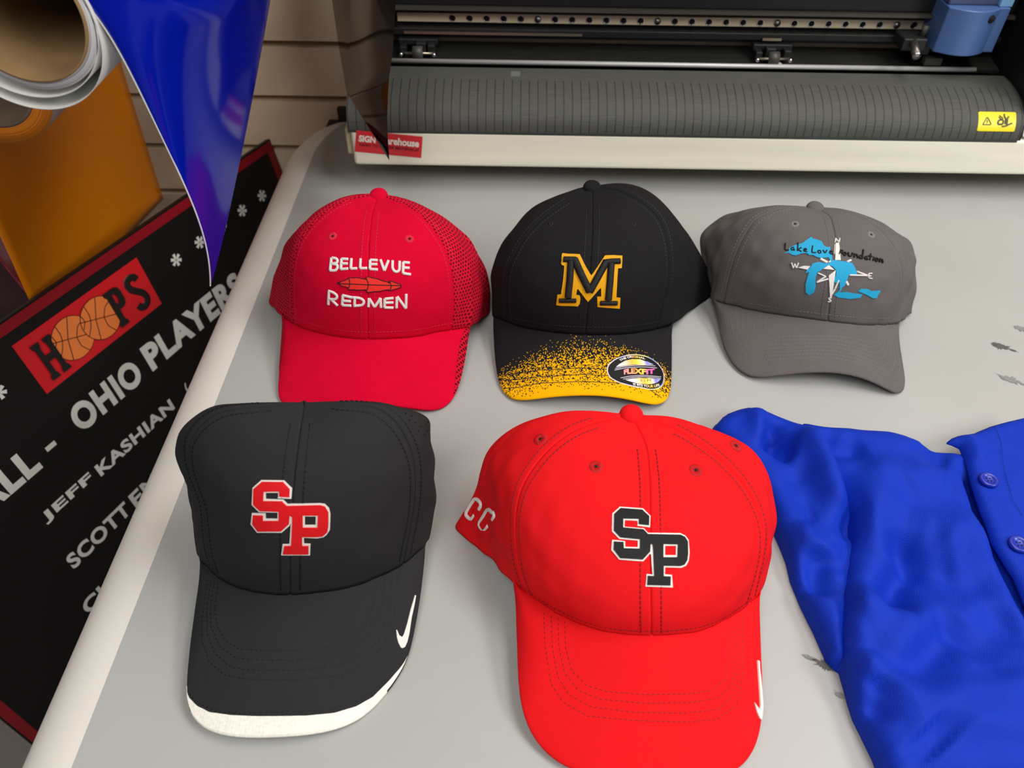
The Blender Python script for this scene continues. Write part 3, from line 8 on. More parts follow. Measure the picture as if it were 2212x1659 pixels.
CAPS['C3']={"base":[0.308,0.6518,0.0],"G":[[[74,315,6],[40,396,151],[0,449,288],[-42,484,422],[-69,505,555],[-79,491,678],[-90,421,768],[-96,320,829],[-104,227,882],[-116,141,934],[-130,60,985],[-143,-29,1031]],[[-65,325,6],[-102,404,151],[-143,456,288],[-184,491,422],[-209,513,555],[-207,500,678],[-198,425,767],[-182,324,828],[-170,230,882],[-163,143,934],[-156,62,986],[-143,-29,1031]],[[-190,328,6],[-229,404,151],[-271,456,288],[-313,491,422],[-335,514,556],[-324,501,679],[-293,422,765],[-259,324,828],[-229,230,882],[-204,143,933],[-179,64,988],[-143,-29,1031]],[[-304,323,6],[-345,397,151],[-389,448,288],[-431,484,422],[-451,509,556],[-431,497,680],[-379,412,763],[-331,321,829],[-284,227,882],[-244,141,934],[-201,64,989],[-143,-29,1031]],[[-410,311,6],[-454,383,151],[-499,434,288],[-542,471,422],[-560,497,557],[-532,486,681],[-461,403,763],[-398,313,830],[-336,221,883],[-282,142,940],[-221,61,989],[-143,-29,1031]],[[-510,292,6],[-555,363,152],[-602,413,288],[-645,451,422],[-662,479,557],[-625,470,681],[-539,390,765],[-461,302,831],[-388,217,888],[-319,140,944],[-242,60,992],[-143,-27,1034]],[[-603,266,6],[-649,335,152],[-697,385,288],[-741,425,422],[-755,455,558],[-706,444,680],[-610,372,766],[-519,286,832],[-438,211,894],[-352,132,945],[-260,57,994],[-143,-20,1040]],[[-688,234,6],[-736,301,152],[-784,351,288],[-828,393,423],[-841,426,558],[-776,412,678],[-675,349,767],[-574,268,833],[-482,197,896],[-383,123,948],[-277,51,994],[-142,-18,1043]],[[-765,196,6],[-814,261,152],[-863,312,288],[-907,354,423],[-918,390,559],[-844,379,678],[-734,323,769],[-628,251,839],[-525,184,901],[-415,117,954],[-292,46,996],[-142,-18,1043]],[[-834,151,6],[-884,216,153],[-933,266,289],[-976,311,423],[-985,350,559],[-903,342,678],[-786,292,770],[-680,232,845],[-565,170,907],[-442,105,957],[-307,43,1001],[-142,-18,1043]],[[-894,100,6],[-944,164,154],[-993,215,290],[-1035,262,424],[-1042,304,560],[-951,299,678],[-838,261,774],[-726,208,850],[-600,151,912],[-466,93,962],[-320,37,1005],[-142,-18,1043]],[[-903,43,6],[-993,107,156],[-1042,159,292],[-1083,208,426],[-1088,253,561],[-996,256,681],[-892,231,782],[-769,183,858],[-634,133,920],[-490,82,970],[-331,30,1007],[-142,-18,1043]],[[-890,-18,10],[-961,45,160],[-1068,99,296],[-1117,150,429],[-1120,199,564],[-1049,217,688],[-942,202,792],[-813,161,870],[-670,119,934],[-514,75,983],[-343,30,1018],[-142,-18,1043]],[[-895,-56,19],[-950,4,171],[-1032,56,307],[-1104,105,440],[-1103,152,574],[-1037,173,697],[-938,166,803],[-816,138,884],[-675,104,949],[-520,67,997],[-347,25,1026],[-142,-18,1043]],[[-949,-108,38],[-978,-49,188],[-1033,2,323],[-1087,51,455],[-1081,97,587],[-1020,122,709],[-929,125,815],[-814,109,900],[-676,85,965],[-522,55,1010],[-349,18,1033],[-142,-18,1043]],[[-998,-170,69],[-1028,-114,216],[-1053,-65,349],[-1068,-17,478],[-1057,29,605],[-1000,60,724],[-915,73,829],[-808,71,916],[-673,58,980],[-521,38,1024],[-349,9,1040],[-142,-18,1043]],[[-1011,-254,106],[-1031,-204,260],[-1047,-158,391],[-1053,-111,516],[-1037,-64,637],[-985,-27,750],[-908,-2,851],[-810,14,936],[-680,15,998],[-531,10,1037],[-359,-6,1047],[-142,-18,1043]],[[-1022,-324,141],[-1031,-279,301],[-1036,-235,431],[-1033,-190,551],[-1012,-143,666],[-964,-101,774],[-894,-66,871],[-804,-37,955],[-680,-24,1013],[-535,-16,1049],[-365,-21,1054],[-142,-18,1043]],[[-1020,-381,167],[-1020,-344,334],[-1016,-305,463],[-1006,-263,580],[-981,-217,691],[-936,-172,794],[-873,-129,887],[-791,-88,970],[-673,-64,1026],[-534,-44,1060],[-368,-37,1059],[-142,-18,1043]],[[-985,-432,186],[-984,-403,361],[-977,-370,489],[-964,-331,604],[-939,-288,711],[-899,-240,810],[-843,-191,900],[-770,-140,981],[-659,-105,1036],[-527,-74,1068],[-366,-54,1065],[-142,-18,1043]],[[-934,-481,203],[-935,-460,384],[-928,-432,513],[-914,-397,626],[-890,-355,729],[-854,-306,824],[-805,-252,911],[-740,-192,990],[-637,-148,1043],[-512,-106,1073],[-359,-73,1069],[-142,-18,1043]],[[-877,-532,221],[-881,-516,407],[-875,-493,535],[-861,-461,646],[-837,-420,745],[-806,-370,836],[-762,-312,920],[-703,-246,996],[-607,-192,1047],[-491,-139,1077],[-347,-92,1072],[-142,-18,1043]],[[-815,-586,241],[-823,-573,431],[-817,-553,557],[-803,-522,664],[-781,-483,760],[-752,-431,847],[-712,-370,927],[-659,-299,1000],[-571,-237,1050],[-463,-173,1078],[-330,-111,1075],[-142,-18,1043]],[[-747,-639,262],[-759,-628,454],[-754,-610,578],[-741,-581,682],[-720,-541,774],[-693,-489,858],[-656,-425,934],[-607,-350,1003],[-527,-281,1050],[-429,-207,1078],[-309,-131,1077],[-142,-18,1043]],[[-674,-692,285],[-689,-682,476],[-686,-664,598],[-675,-635,699],[-654,-596,787],[-629,-543,867],[-594,-477,939],[-550,-399,1004],[-478,-323,1049],[-390,-239,1077],[-283,-149,1079],[-142,-18,1043]],[[-594,-745,307],[-613,-733,498],[-612,-715,616],[-602,-685,714],[-584,-645,799],[-560,-591,875],[-527,-524,943],[-487,-443,1004],[-423,-361,1047],[-347,-269,1076],[-255,-167,1080],[-142,-18,1043]],[[-509,-795,329],[-531,-780,517],[-531,-761,632],[-524,-730,727],[-507,-689,809],[-485,-634,882],[-455,-566,946],[-419,-484,1003],[-364,-396,1045],[-299,-297,1073],[-223,-182,1081],[-142,-18,1043]],[[-416,-841,348],[-441,-822,533],[-444,-801,646],[-439,-769,738],[-425,-726,817],[-405,-670,887],[-377,-601,948],[-346,-518,1002],[-300,-426,1042],[-249,-320,1071],[-190,-195,1082],[-142,-18,1043]],[[-316,-882,364],[-344,-859,546],[-349,-835,656],[-347,-801,746],[-336,-757,824],[-319,-700,891],[-295,-630,950],[-268,-546,1000],[-233,-450,1040],[-195,-339,1068],[-155,-206,1082],[-142,-18,1043]],[[-208,-918,375],[-237,-890,555],[-244,-863,663],[-245,-827,751],[-238,-780,827],[-225,-722,894],[-205,-651,950],[-186,-567,999],[-163,-468,1038],[-140,-353,1066],[-119,-213,1082],[-142,-18,1043]],[[-84,-948,380],[-112,-915,558],[-120,-884,665],[-123,-845,753],[-121,-797,829],[-113,-737,894],[-100,-666,950],[-90,-580,998],[-81,-480,1036],[-76,-362,1065],[-79,-218,1082],[-142,-18,1043]],[[27,-961,375],[5,-926,554],[-2,-893,661],[-5,-853,750],[-6,-804,827],[-4,-744,893],[2,-671,949],[3,-585,997],[-3,-484,1036],[-16,-365,1065],[-42,-219,1082],[-142,-18,1043]],[[117,-959,364],[101,-923,545],[97,-890,654],[94,-850,744],[91,-800,822],[88,-740,889],[87,-666,948],[79,-580,996],[61,-479,1036],[32,-361,1066],[-14,-217,1082],[-142,-18,1043]],[[203,-948,348],[193,-911,531],[190,-878,643],[187,-837,735],[181,-787,815],[172,-727,885],[165,-653,945],[148,-567,996],[117,-467,1037],[74,-351,1067],[10,-211,1082],[-142,-18,1043]],[[283,-931,329],[280,-893,514],[278,-859,628],[276,-818,724],[267,-767,806],[252,-706,878],[238,-632,942],[211,-547,995],[168,-449,1038],[110,-336,1068],[29,-202,1082],[-142,-18,1043]],[[358,-909,307],[362,-869,494],[362,-833,611],[360,-791,710],[349,-739,796],[328,-679,871],[305,-605,937],[268,-520,993],[213,-425,1038],[141,-317,1068],[45,-190,1081],[-142,-18,1043]],[[428,-882,285],[439,-840,472],[442,-801,592],[440,-757,694],[426,-705,783],[399,-645,861],[368,-571,932],[321,-488,991],[254,-396,1038],[169,-294,1069],[57,-177,1080],[-142,-18,1043]],[[492,-853,262],[510,-806,449],[516,-764,572],[515,-718,676],[498,-665,769],[465,-605,851],[426,-532,924],[369,-452,987],[290,-364,1036],[192,-269,1068],[67,-161,1078],[-142,-18,1043]],[[550,-823,241],[576,-770,425],[584,-723,550],[585,-675,657],[567,-620,754],[528,-560,839],[480,-489,916],[412,-412,982],[323,-329,1033],[212,-241,1066],[74,-144,1075],[-142,-18,1043]],[[602,-793,221],[635,-732,402],[648,-680,527],[649,-628,637],[630,-571,737],[586,-512,825],[529,-443,905],[451,-370,974],[351,-293,1027],[229,-212,1062],[79,-126,1072],[-142,-18,1043]],[[651,-765,203],[690,-694,378],[706,-634,504],[709,-578,616],[689,-519,718],[640,-460,810],[574,-395,893],[486,-326,964],[376,-256,1020],[243,-184,1056],[84,-108,1068],[-142,-18,1043]],[[697,-738,186],[741,-654,353],[760,-586,479],[764,-525,593],[744,-464,698],[691,-404,794],[614,-345,878],[517,-282,952],[397,-218,1010],[255,-155,1048],[86,-91,1063],[-142,-18,1043]],[[745,-702,167],[792,-607,326],[812,-532,452],[816,-466,568],[795,-403,676],[737,-345,775],[650,-292,862],[543,-236,938],[415,-181,998],[263,-127,1039],[87,-73,1058],[-142,-18,1043]],[[810,-638,141],[852,-539,294],[869,-461,420],[868,-396,539],[844,-334,651],[780,-280,754],[682,-235,843],[565,-189,921],[428,-142,984],[269,-99,1029],[86,-57,1051],[-142,-18,1043]],[[895,-551,106],[924,-452,254],[931,-377,382],[922,-314,505],[892,-257,622],[820,-209,729],[710,-175,821],[582,-139,901],[437,-103,968],[270,-71,1017],[83,-41,1045],[-142,-18,1043]],[[984,-449,69],[998,-349,211],[993,-276,341],[973,-217,467],[937,-164,589],[856,-124,702],[733,-103,796],[595,-81,880],[442,-59,951],[269,-40,1004],[79,-24,1037],[-142,-18,1043]],[[1060,-375,38],[1058,-275,184],[1043,-203,317],[1016,-147,446],[975,-98,570],[890,-64,685],[757,-54,780],[613,-42,864],[455,-30,936],[279,-22,992],[85,-14,1031],[-142,-18,1043]],[[1073,-293,19],[1065,-195,168],[1047,-126,304],[1016,-74,435],[975,-31,561],[888,-3,678],[734,-8,769],[590,-8,852],[436,-6,923],[265,-9,979],[78,-11,1020],[-142,-18,1043]],[[1060,-218,10],[1050,-121,160],[1030,-55,297],[998,-5,429],[957,34,557],[872,56,675],[713,40,765],[574,33,849],[417,22,917],[252,9,972],[72,-1,1017],[-142,-18,1043]],[[1030,-150,6],[1019,-53,156],[999,12,294],[966,59,426],[925,95,555],[842,112,673],[689,89,764],[552,73,847],[393,48,911],[234,26,966],[65,9,1015],[-142,-18,1043]],[[989,-86,6],[977,11,154],[956,75,292],[923,120,425],[882,153,554],[803,165,673],[662,139,765],[517,107,843],[370,76,909],[218,45,964],[54,15,1009],[-142,-18,1043]],[[939,-25,6],[925,72,153],[903,135,291],[869,178,424],[829,207,553],[753,215,673],[627,187,768],[477,139,840],[342,104,908],[199,64,963],[41,21,1004],[-142,-18,1043]],[[878,33,6],[863,128,152],[839,190,290],[805,231,423],[765,258,553],[693,262,673],[579,230,769],[435,173,839],[306,125,903],[173,77,958],[29,30,1003],[-142,-18,1043]],[[809,86,6],[792,180,152],[766,240,289],[730,280,423],[691,305,553],[625,306,673],[522,271,771],[388,204,839],[264,143,897],[143,88,952],[15,38,1002],[-142,-18,1043]],[[731,134,6],[711,227,152],[683,286,289],[647,324,423],[608,348,553],[548,345,674],[456,307,773],[335,232,839],[223,163,896],[114,102,950],[-1,46,1001],[-143,-20,1040]],[[644,178,6],[622,269,152],[592,327,289],[554,364,422],[517,386,553],[464,380,674],[382,338,773],[277,257,839],[179,182,895],[83,115,949],[-18,53,1001],[-143,-27,1034]],[[549,216,6],[525,305,151],[493,362,289],[454,399,422],[418,420,554],[371,412,675],[301,366,775],[214,279,839],[131,199,895],[49,126,948],[-38,57,998],[-143,-29,1031]],[[446,249,6],[420,336,151],[386,392,288],[345,428,422],[310,449,554],[272,438,676],[215,390,775],[145,298,839],[79,213,894],[13,136,947],[-59,57,993],[-143,-29,1031]],[[335,276,6],[306,362,151],[270,417,288],[229,452,422],[195,472,554],[166,460,676],[121,408,775],[71,310,836],[23,222,891],[-27,139,942],[-81,57,988],[-143,-29,1031]],[[213,298,6],[181,382,151],[143,435,288],[101,470,422],[70,491,555],[50,478,677],[20,417,772],[-9,314,831],[-38,223,885],[-70,138,936],[-104,58,986],[-143,-29,1031]]],"B":[[[-1023,-369,162],[-1023,-369,182],[-1023,-369,195],[-1023,-369,199],[-1023,-369,195],[-1023,-369,182],[-1023,-369,162]],[[-1004,-409,178],[-1006,-419,188],[-1008,-430,192],[-1010,-440,188],[-1012,-450,178],[-1013,-460,160],[-1015,-471,135]],[[-971,-447,191],[-977,-468,195],[-983,-489,192],[-989,-510,183],[-995,-530,167],[-1002,-551,144],[-1008,-572,114]],[[-930,-484,204],[-943,-516,202],[-955,-548,194],[-968,-579,179],[-980,-611,158],[-992,-643,130],[-1005,-674,96]],[[-887,-523,218],[-907,-566,210],[-926,-608,197],[-946,-650,177],[-965,-692,151],[-985,-735,118],[-1005,-777,80]],[[-841,-564,233],[-867,-617,220],[-894,-669,201],[-921,-722,176],[-948,-775,146],[-975,-827,109],[-1002,-880,66]],[[-791,-605,248],[-825,-668,230],[-858,-731,207],[-892,-794,177],[-926,-857,143],[-959,-920,102],[-993,-983,56]],[[-738,-646,265],[-778,-719,242],[-817,-792,214],[-857,-865,181],[-897,-939,142],[-936,-1012,98],[-976,-1085,49]],[[-682,-686,282],[-726,-769,255],[-770,-852,223],[-814,-935,186],[-858,-1018,144],[-901,-1101,97],[-945,-1184,46]],[[-622,-727,299],[-668,-818,268],[-713,-909,232],[-759,-1001,192],[-804,-1092,148],[-849,-1183,100],[-895,-1275,47]],[[-559,-766,316],[-603,-863,282],[-646,-959,243],[-689,-1056,202],[-733,-1152,156],[-776,-1248,108],[-820,-1345,56]],[[-493,-804,333],[-532,-900,297],[-570,-996,259],[-609,-1092,218],[-648,-1188,175],[-687,-1284,128],[-725,-1380,79]],[[-421,-839,347],[-456,-931,312],[-490,-1024,275],[-524,-1117,236],[-558,-1209,195],[-592,-1302,152],[-626,-1394,107]],[[-346,-871,360],[-376,-959,325],[-406,-1048,290],[-436,-1136,252],[-466,-1225,214],[-496,-1313,174],[-526,-1402,133]],[[-266,-900,370],[-293,-984,336],[-319,-1068,301],[-345,-1153,266],[-372,-1237,229],[-398,-1322,192],[-424,-1406,155]],[[-180,-926,377],[-203,-1006,343],[-227,-1087,309],[-251,-1168,275],[-274,-1248,241],[-298,-1329,206],[-322,-1410,171]],[[-84,-948,380],[-106,-1026,347],[-129,-1103,314],[-151,-1181,280],[-174,-1259,247],[-196,-1336,214],[-219,-1414,181]],[[3,-959,377],[-17,-1036,345],[-37,-1113,312],[-56,-1190,280],[-76,-1266,249],[-95,-1343,217],[-115,-1420,185]],[[76,-961,370],[61,-1040,339],[47,-1118,307],[32,-1196,276],[18,-1274,244],[3,-1352,213],[-12,-1431,181]],[[143,-957,360],[134,-1038,329],[125,-1120,298],[116,-1201,266],[108,-1283,235],[99,-1365,202],[90,-1446,169]],[[208,-947,347],[205,-1034,317],[202,-1121,285],[199,-1208,253],[196,-1295,219],[193,-1381,185],[190,-1468,150]],[[269,-934,333],[272,-1028,302],[275,-1121,269],[278,-1214,235],[281,-1308,199],[284,-1401,162],[287,-1494,123]],[[327,-919,316],[336,-1020,285],[345,-1121,251],[354,-1222,214],[363,-1323,175],[372,-1423,134],[380,-1524,90]],[[383,-900,299],[398,-1007,267],[414,-1113,231],[430,-1219,192],[445,-1326,150],[461,-1432,104],[476,-1539,54]],[[435,-879,282],[457,-982,252],[478,-1084,217],[499,-1187,178],[521,-1289,135],[542,-1392,87],[563,-1495,35]],[[484,-857,265],[506,-948,240],[527,-1039,211],[548,-1130,176],[569,-1222,136],[590,-1313,91],[611,-1404,41]],[[530,-834,248],[548,-912,230],[565,-991,206],[583,-1069,176],[601,-1147,141],[619,-1226,100],[637,-1304,53]],[[572,-811,233],[586,-876,221],[600,-942,202],[614,-1007,177],[629,-1072,146],[643,-1138,108],[657,-1203,65]],[[610,-788,218],[621,-840,212],[632,-893,198],[643,-945,178],[654,-997,151],[665,-1049,117],[676,-1102,77]],[[648,-767,204],[656,-806,204],[663,-845,196],[671,-884,181],[679,-922,158],[687,-961,128],[694,-1000,91]],[[683,-747,191],[688,-772,197],[693,-798,195],[698,-823,185],[702,-849,167],[707,-874,142],[712,-899,108]],[[718,-724,178],[720,-736,191],[722,-749,196],[724,-762,192],[726,-774,180],[728,-787,160],[730,-800,131]],[[758,-690,162],[758,-690,185],[758,-690,199],[758,-690,203],[758,-690,199],[758,-690,185],[758,-690,162]]],"seams":[9.75,19.78,30.0,38.8,48.83],"eyes":[[24.77,8.19],[35.73,7.58]],"dec":[["lake","c","p",[[[5023,1036],[5112,1106],[5092,1158],[5164,1224],[5246,1267],[5329,1310],[5412,1398],[5471,1471],[5523,1442],[5621,1441],[5722,1418],[5770,1347],[5832,1317],[5892,1331],[5891,1246],[5926,1198],[5942,1082],[5924,1027],[5884,1114],[5750,1083],[5664,1098],[5597,1126],[5528,1108],[5496,1135],[5431,1136],[5362,1109],[5277,1054],[5199,1050],[5123,1077]]],0],["lake","c","p",[[[5541,746],[5559,821],[5607,867],[5625,949],[5731,1002],[5871,981],[5924,1027],[5949,1069],[6062,1060],[6203,1049],[6290,1027],[6357,926],[6398,824],[6362,773],[6237,794],[6203,654],[6189,578],[6143,531],[6140,476],[6096,435],[6114,485],[6100,632],[6031,613],[6011,674],[6035,779],[6027,868],[5962,940],[5894,951],[5826,878],[5792,828],[5745,796],[5735,665],[5763,503],[5753,391],[5683,324],[5623,372],[5593,516],[5597,696],[5603,775]]],0],["lake","c","p",[[[6041,381],[6086,434],[6121,468],[6125,432],[6249,454],[6337,435],[6427,432],[6552,418],[6524,360],[6413,344],[6307,327],[6199,335],[6107,341]]],0],["lake","c","p",[[[6453,475],[6518,524],[6660,519],[6742,484],[6997,484],[6946,425],[6925,359],[6826,354],[6703,398],[6606,431],[6546,447]]],0],["compass_point","c","p",[[[5989,1418],[6050,1423],[6058,1249],[6080,1075],[5989,1067],[5982,1243]]],0],["compass_point","c","p",[[[5925,748],[6018,867],[6015,732],[6014,598],[6012,468],[6013,341],[5986,338],[5967,462],[5950,591]]],0],["compass_point","c","p",[[[5379,830],[5486,885],[5602,893],[5560,818]]],0],["compass_point","c","p",[[[5826,872],[5903,956],[6003,868],[5915,871]]],0],["compass_line","c","s",[[5752,1071],[5818,1040],[5878,1008]],242],["compass_line","c","s",[[5897,1010],[5922,1046]],144],["compass_line","c","s",[[6191,1053],[6270,1088]],207],["compass_line","c","s",[[5758,779],[5823,752],[5883,724]],139],["compass_line","c","s",[[5767,587],[5828,656],[5887,724]],150],["compass_line","c","s",[[5767,587],[5848,633],[5924,677]],150],["compass_line","c","s",[[6082,668],[6062,579],[6043,490]],150],["compass_line","c","s",[[6043,490],[6008,378]],139],["compass_line","c","s",[[6203,654],[6244,582]],243],["compass_line","c","s",[[6397,860],[6507,821],[6622,782]],150],["compass_line","c","s",[[6249,785],[6365,785],[6489,783],[6622,777]],162],["compass_line","c","s",[[5970,1390],[5964,1290],[5963,1189]],81],["compass_N","c","s",[[5978,1434],[5996,1519]],116],["compass_N","c","s",[[5996,1519],[6058,1443]],116],["compass_N","c","s",[[6058,1443],[6082,1525]],116],["compass_W","c","s",[[5233,902],[5299,803]],116],["compass_W","c","s",[[5299,803],[5305,894]],116],["compass_W","c","s",[[5305,894],[5359,814]],116],["compass_W","c","s",[[5359,814],[5366,924]],116],["compass_E","c","s",[[6743,815],[6659,818],[6652,725],[6741,718]],116],["compass_E","c","s",[[6658,769],[6711,768]],116],["compass_S","c","s",[[6011,316],[5971,311],[5974,282],[6012,275],[6011,248],[5970,243]],117],["lettering","c","s",[[4982,1234],[5003,1170],[5023,1104],[5104,1127]],140],["lettering","c","s",[[5189,1193],[5136,1187],[5139,1144],[5185,1129],[5193,1181],[5219,1136]],140],["lettering","c","s",[[5242,1303],[5260,1224],[5280,1143]],140],["lettering","c","s",[[5340,1226],[5276,1174],[5363,1148]],140],["lettering","c","s",[[5391,1186],[5465,1200],[5431,1231],[5390,1211],[5404,1163],[5474,1167]],139],["lettering","c","s",[[5551,1305],[5557,1232],[5565,1160],[5647,1179]],139],["lettering","c","s",[[5675,1223],[5723,1237],[5742,1188],[5704,1169],[5674,1197],[5675,1223]],139],["lettering","c","s",[[5769,1250],[5812,1184],[5837,1259]],139],["lettering","c","s",[[5883,1219],[5939,1232],[5917,1256],[5881,1239],[5891,1188],[5947,1190]],139],["lettering","c","s",[[6065,1288],[6043,1190]],138],["lettering","c","s",[[6059,1282],[6121,1273]],139],["lettering","c","s",[[6048,1236],[6097,1233]],138],["lettering","c","s",[[6120,1240],[6167,1249],[6183,1204],[6142,1170],[6114,1201],[6120,1240]],138],["lettering","c","s",[[6223,1244],[6213,1179],[6257,1160],[6300,1186],[6312,1237]],138],["lettering","c","s",[[6339,1141],[6354,1217]],138],["lettering","c","s",[[6351,1198],[6411,1203],[6417,1127]],138],["lettering","c","s",[[6596,1288],[6552,1200],[6521,1111]],139],["lettering","c","s",[[6538,1173],[6476,1182],[6448,1139],[6490,1106],[6531,1130]],138],["lettering","c","s",[[6656,1147],[6600,1157],[6577,1115],[6614,1088],[6653,1129],[6653,1079]],139],["lettering","c","s",[[6766,1192],[6711,1075]],139],["lettering","c","s",[[6692,1156],[6793,1135]],139],["lettering","c","s",[[6837,1125],[6803,1056]],139],["lettering","c","s",[[6885,1097],[6950,1090],[6945,1043],[6887,1031],[6858,1063],[6885,1097]],139],["lettering","c","s",[[6984,1015],[7025,1076]],139],["lettering","c","s",[[7019,1059],[7088,1051],[7070,989]],140],["bill_stitching","b","s",[[1890,90],[1912,170],[1932,246],[1952,320],[2012,366],[2086,405],[2157,447],[2231,449],[2306,441],[2381,434],[2454,427],[2527,421],[2600,415],[2673,408],[2746,402],[2817,396],[2887,389],[2957,382],[3024,375],[3090,368],[3156,360],[3225,354],[3297,351],[3372,347],[3452,344],[3537,341],[3625,337],[3719,332],[3816,330],[3908,342],[4003,352],[4101,361],[4202,368],[4306,373],[4424,356],[4563,320],[4644,266],[4690,195],[4746,122],[4817,47]],65],["bill_stitching","b","s",[[1733,88],[1769,181],[1803,268],[1834,352],[1901,406],[1981,449],[2058,497],[2136,513],[2219,517],[2301,523],[2384,516],[2466,509],[2548,503],[2629,497],[2710,491],[2790,485],[2870,477],[2948,469],[3024,460],[3099,454],[3173,448],[3252,441],[3334,439],[3420,439],[3511,440],[3605,442],[3704,444],[3807,444],[3907,447],[4005,463],[4108,473],[4219,474],[4322,454],[4425,432],[4530,396],[4655,354],[4734,294],[4789,215],[4858,134],[4945,45]],65],["bill_stitching","b","s",[[1568,89],[1619,199],[1667,299],[1712,393],[1789,454],[1878,503],[1960,554],[2043,580],[2134,594],[2225,609],[2316,601],[2406,595],[2497,589],[2587,583],[2676,578],[2764,572],[2852,564],[2939,555],[3024,545],[3107,540],[3190,534],[3278,528],[3370,528],[3466,533],[3567,538],[3672,543],[3779,548],[3886,551],[3990,560],[4095,577],[4207,584],[4330,575],[4436,534],[4539,489],[4634,443],[4746,396],[4830,329],[4897,244],[4980,152],[5083,46]],65],["bill_stitching","b","s",[[1393,92],[1461,224],[1524,340],[1585,445],[1673,514],[1773,565],[1865,620],[1953,653],[2053,671],[2151,696],[2250,685],[2348,678],[2447,672],[2545,667],[2643,662],[2740,657],[2835,650],[2931,641],[3024,631],[3115,626],[3208,621],[3304,616],[3405,618],[3511,627],[3621,633],[3734,641],[3845,649],[3958,653],[4069,665],[4180,682],[4300,684],[4435,670],[4544,611],[4651,556],[4735,502],[4842,448],[4933,378],[5014,285],[5111,179],[5231,49]],65],["bill_stitching","b","s",[[1209,102],[1292,262],[1371,395],[1448,510],[1550,586],[1664,640],[1767,696],[1865,737],[1975,754],[2081,781],[2186,768],[2292,759],[2398,753],[2505,749],[2610,745],[2716,740],[2820,734],[2922,726],[3023,716],[3123,713],[3225,709],[3331,705],[3441,709],[3554,719],[3671,725],[3789,736],[3907,745],[4027,748],[4144,762],[4261,778],[4388,777],[4534,761],[4649,699],[4759,638],[4843,576],[4949,520],[5050,442],[5148,339],[5252,217],[5388,58]],65],["bill_stitching","b","s",[[1012,127],[1111,322],[1207,471],[1302,594],[1418,674],[1549,728],[1666,784],[1776,829],[1898,845],[2013,870],[2125,849],[2237,837],[2351,832],[2465,828],[2579,826],[2692,822],[2804,816],[2914,810],[3023,801],[3132,799],[3243,797],[3357,795],[3475,799],[3595,809],[3719,817],[3842,827],[3966,836],[4094,839],[4215,854],[4338,867],[4471,867],[4629,860],[4749,801],[4881,748],[4968,681],[5078,614],[5195,530],[5294,414],[5404,271],[5564,75]],64],["bill_stitching","b","s",[[802,175],[858,312],[915,419],[973,507],[1029,582],[1086,648],[1142,708],[1210,748],[1276,786],[1352,809],[1424,833],[1493,858],[1559,884],[1623,907],[1683,932],[1754,936],[1822,945],[1885,953],[1946,966],[2006,945],[2066,931],[2126,921],[2185,915],[2245,910],[2305,907],[2366,907],[2426,906],[2487,905],[2548,905],[2608,904],[2668,902],[2728,900],[2788,898],[2847,895],[2906,892],[2964,889],[3023,884],[3081,885],[3140,885],[3199,885],[3259,885],[3320,885],[3381,884],[3443,886],[3506,887],[3570,894],[3634,899],[3698,903],[3764,905],[3828,910],[3893,914],[3957,919],[4023,923],[4089,925],[4156,926],[4219,934],[4283,939],[4347,946],[4411,954],[4480,953],[4551,955],[4635,956],[4720,973],[4868,931],[4949,917],[5048,914],[5093,875],[5143,838],[5194,798],[5246,753],[5300,705],[5357,654],[5407,591],[5458,521],[5511,441],[5571,351],[5638,245],[5732,100]],64]],"yaw":-0.083}
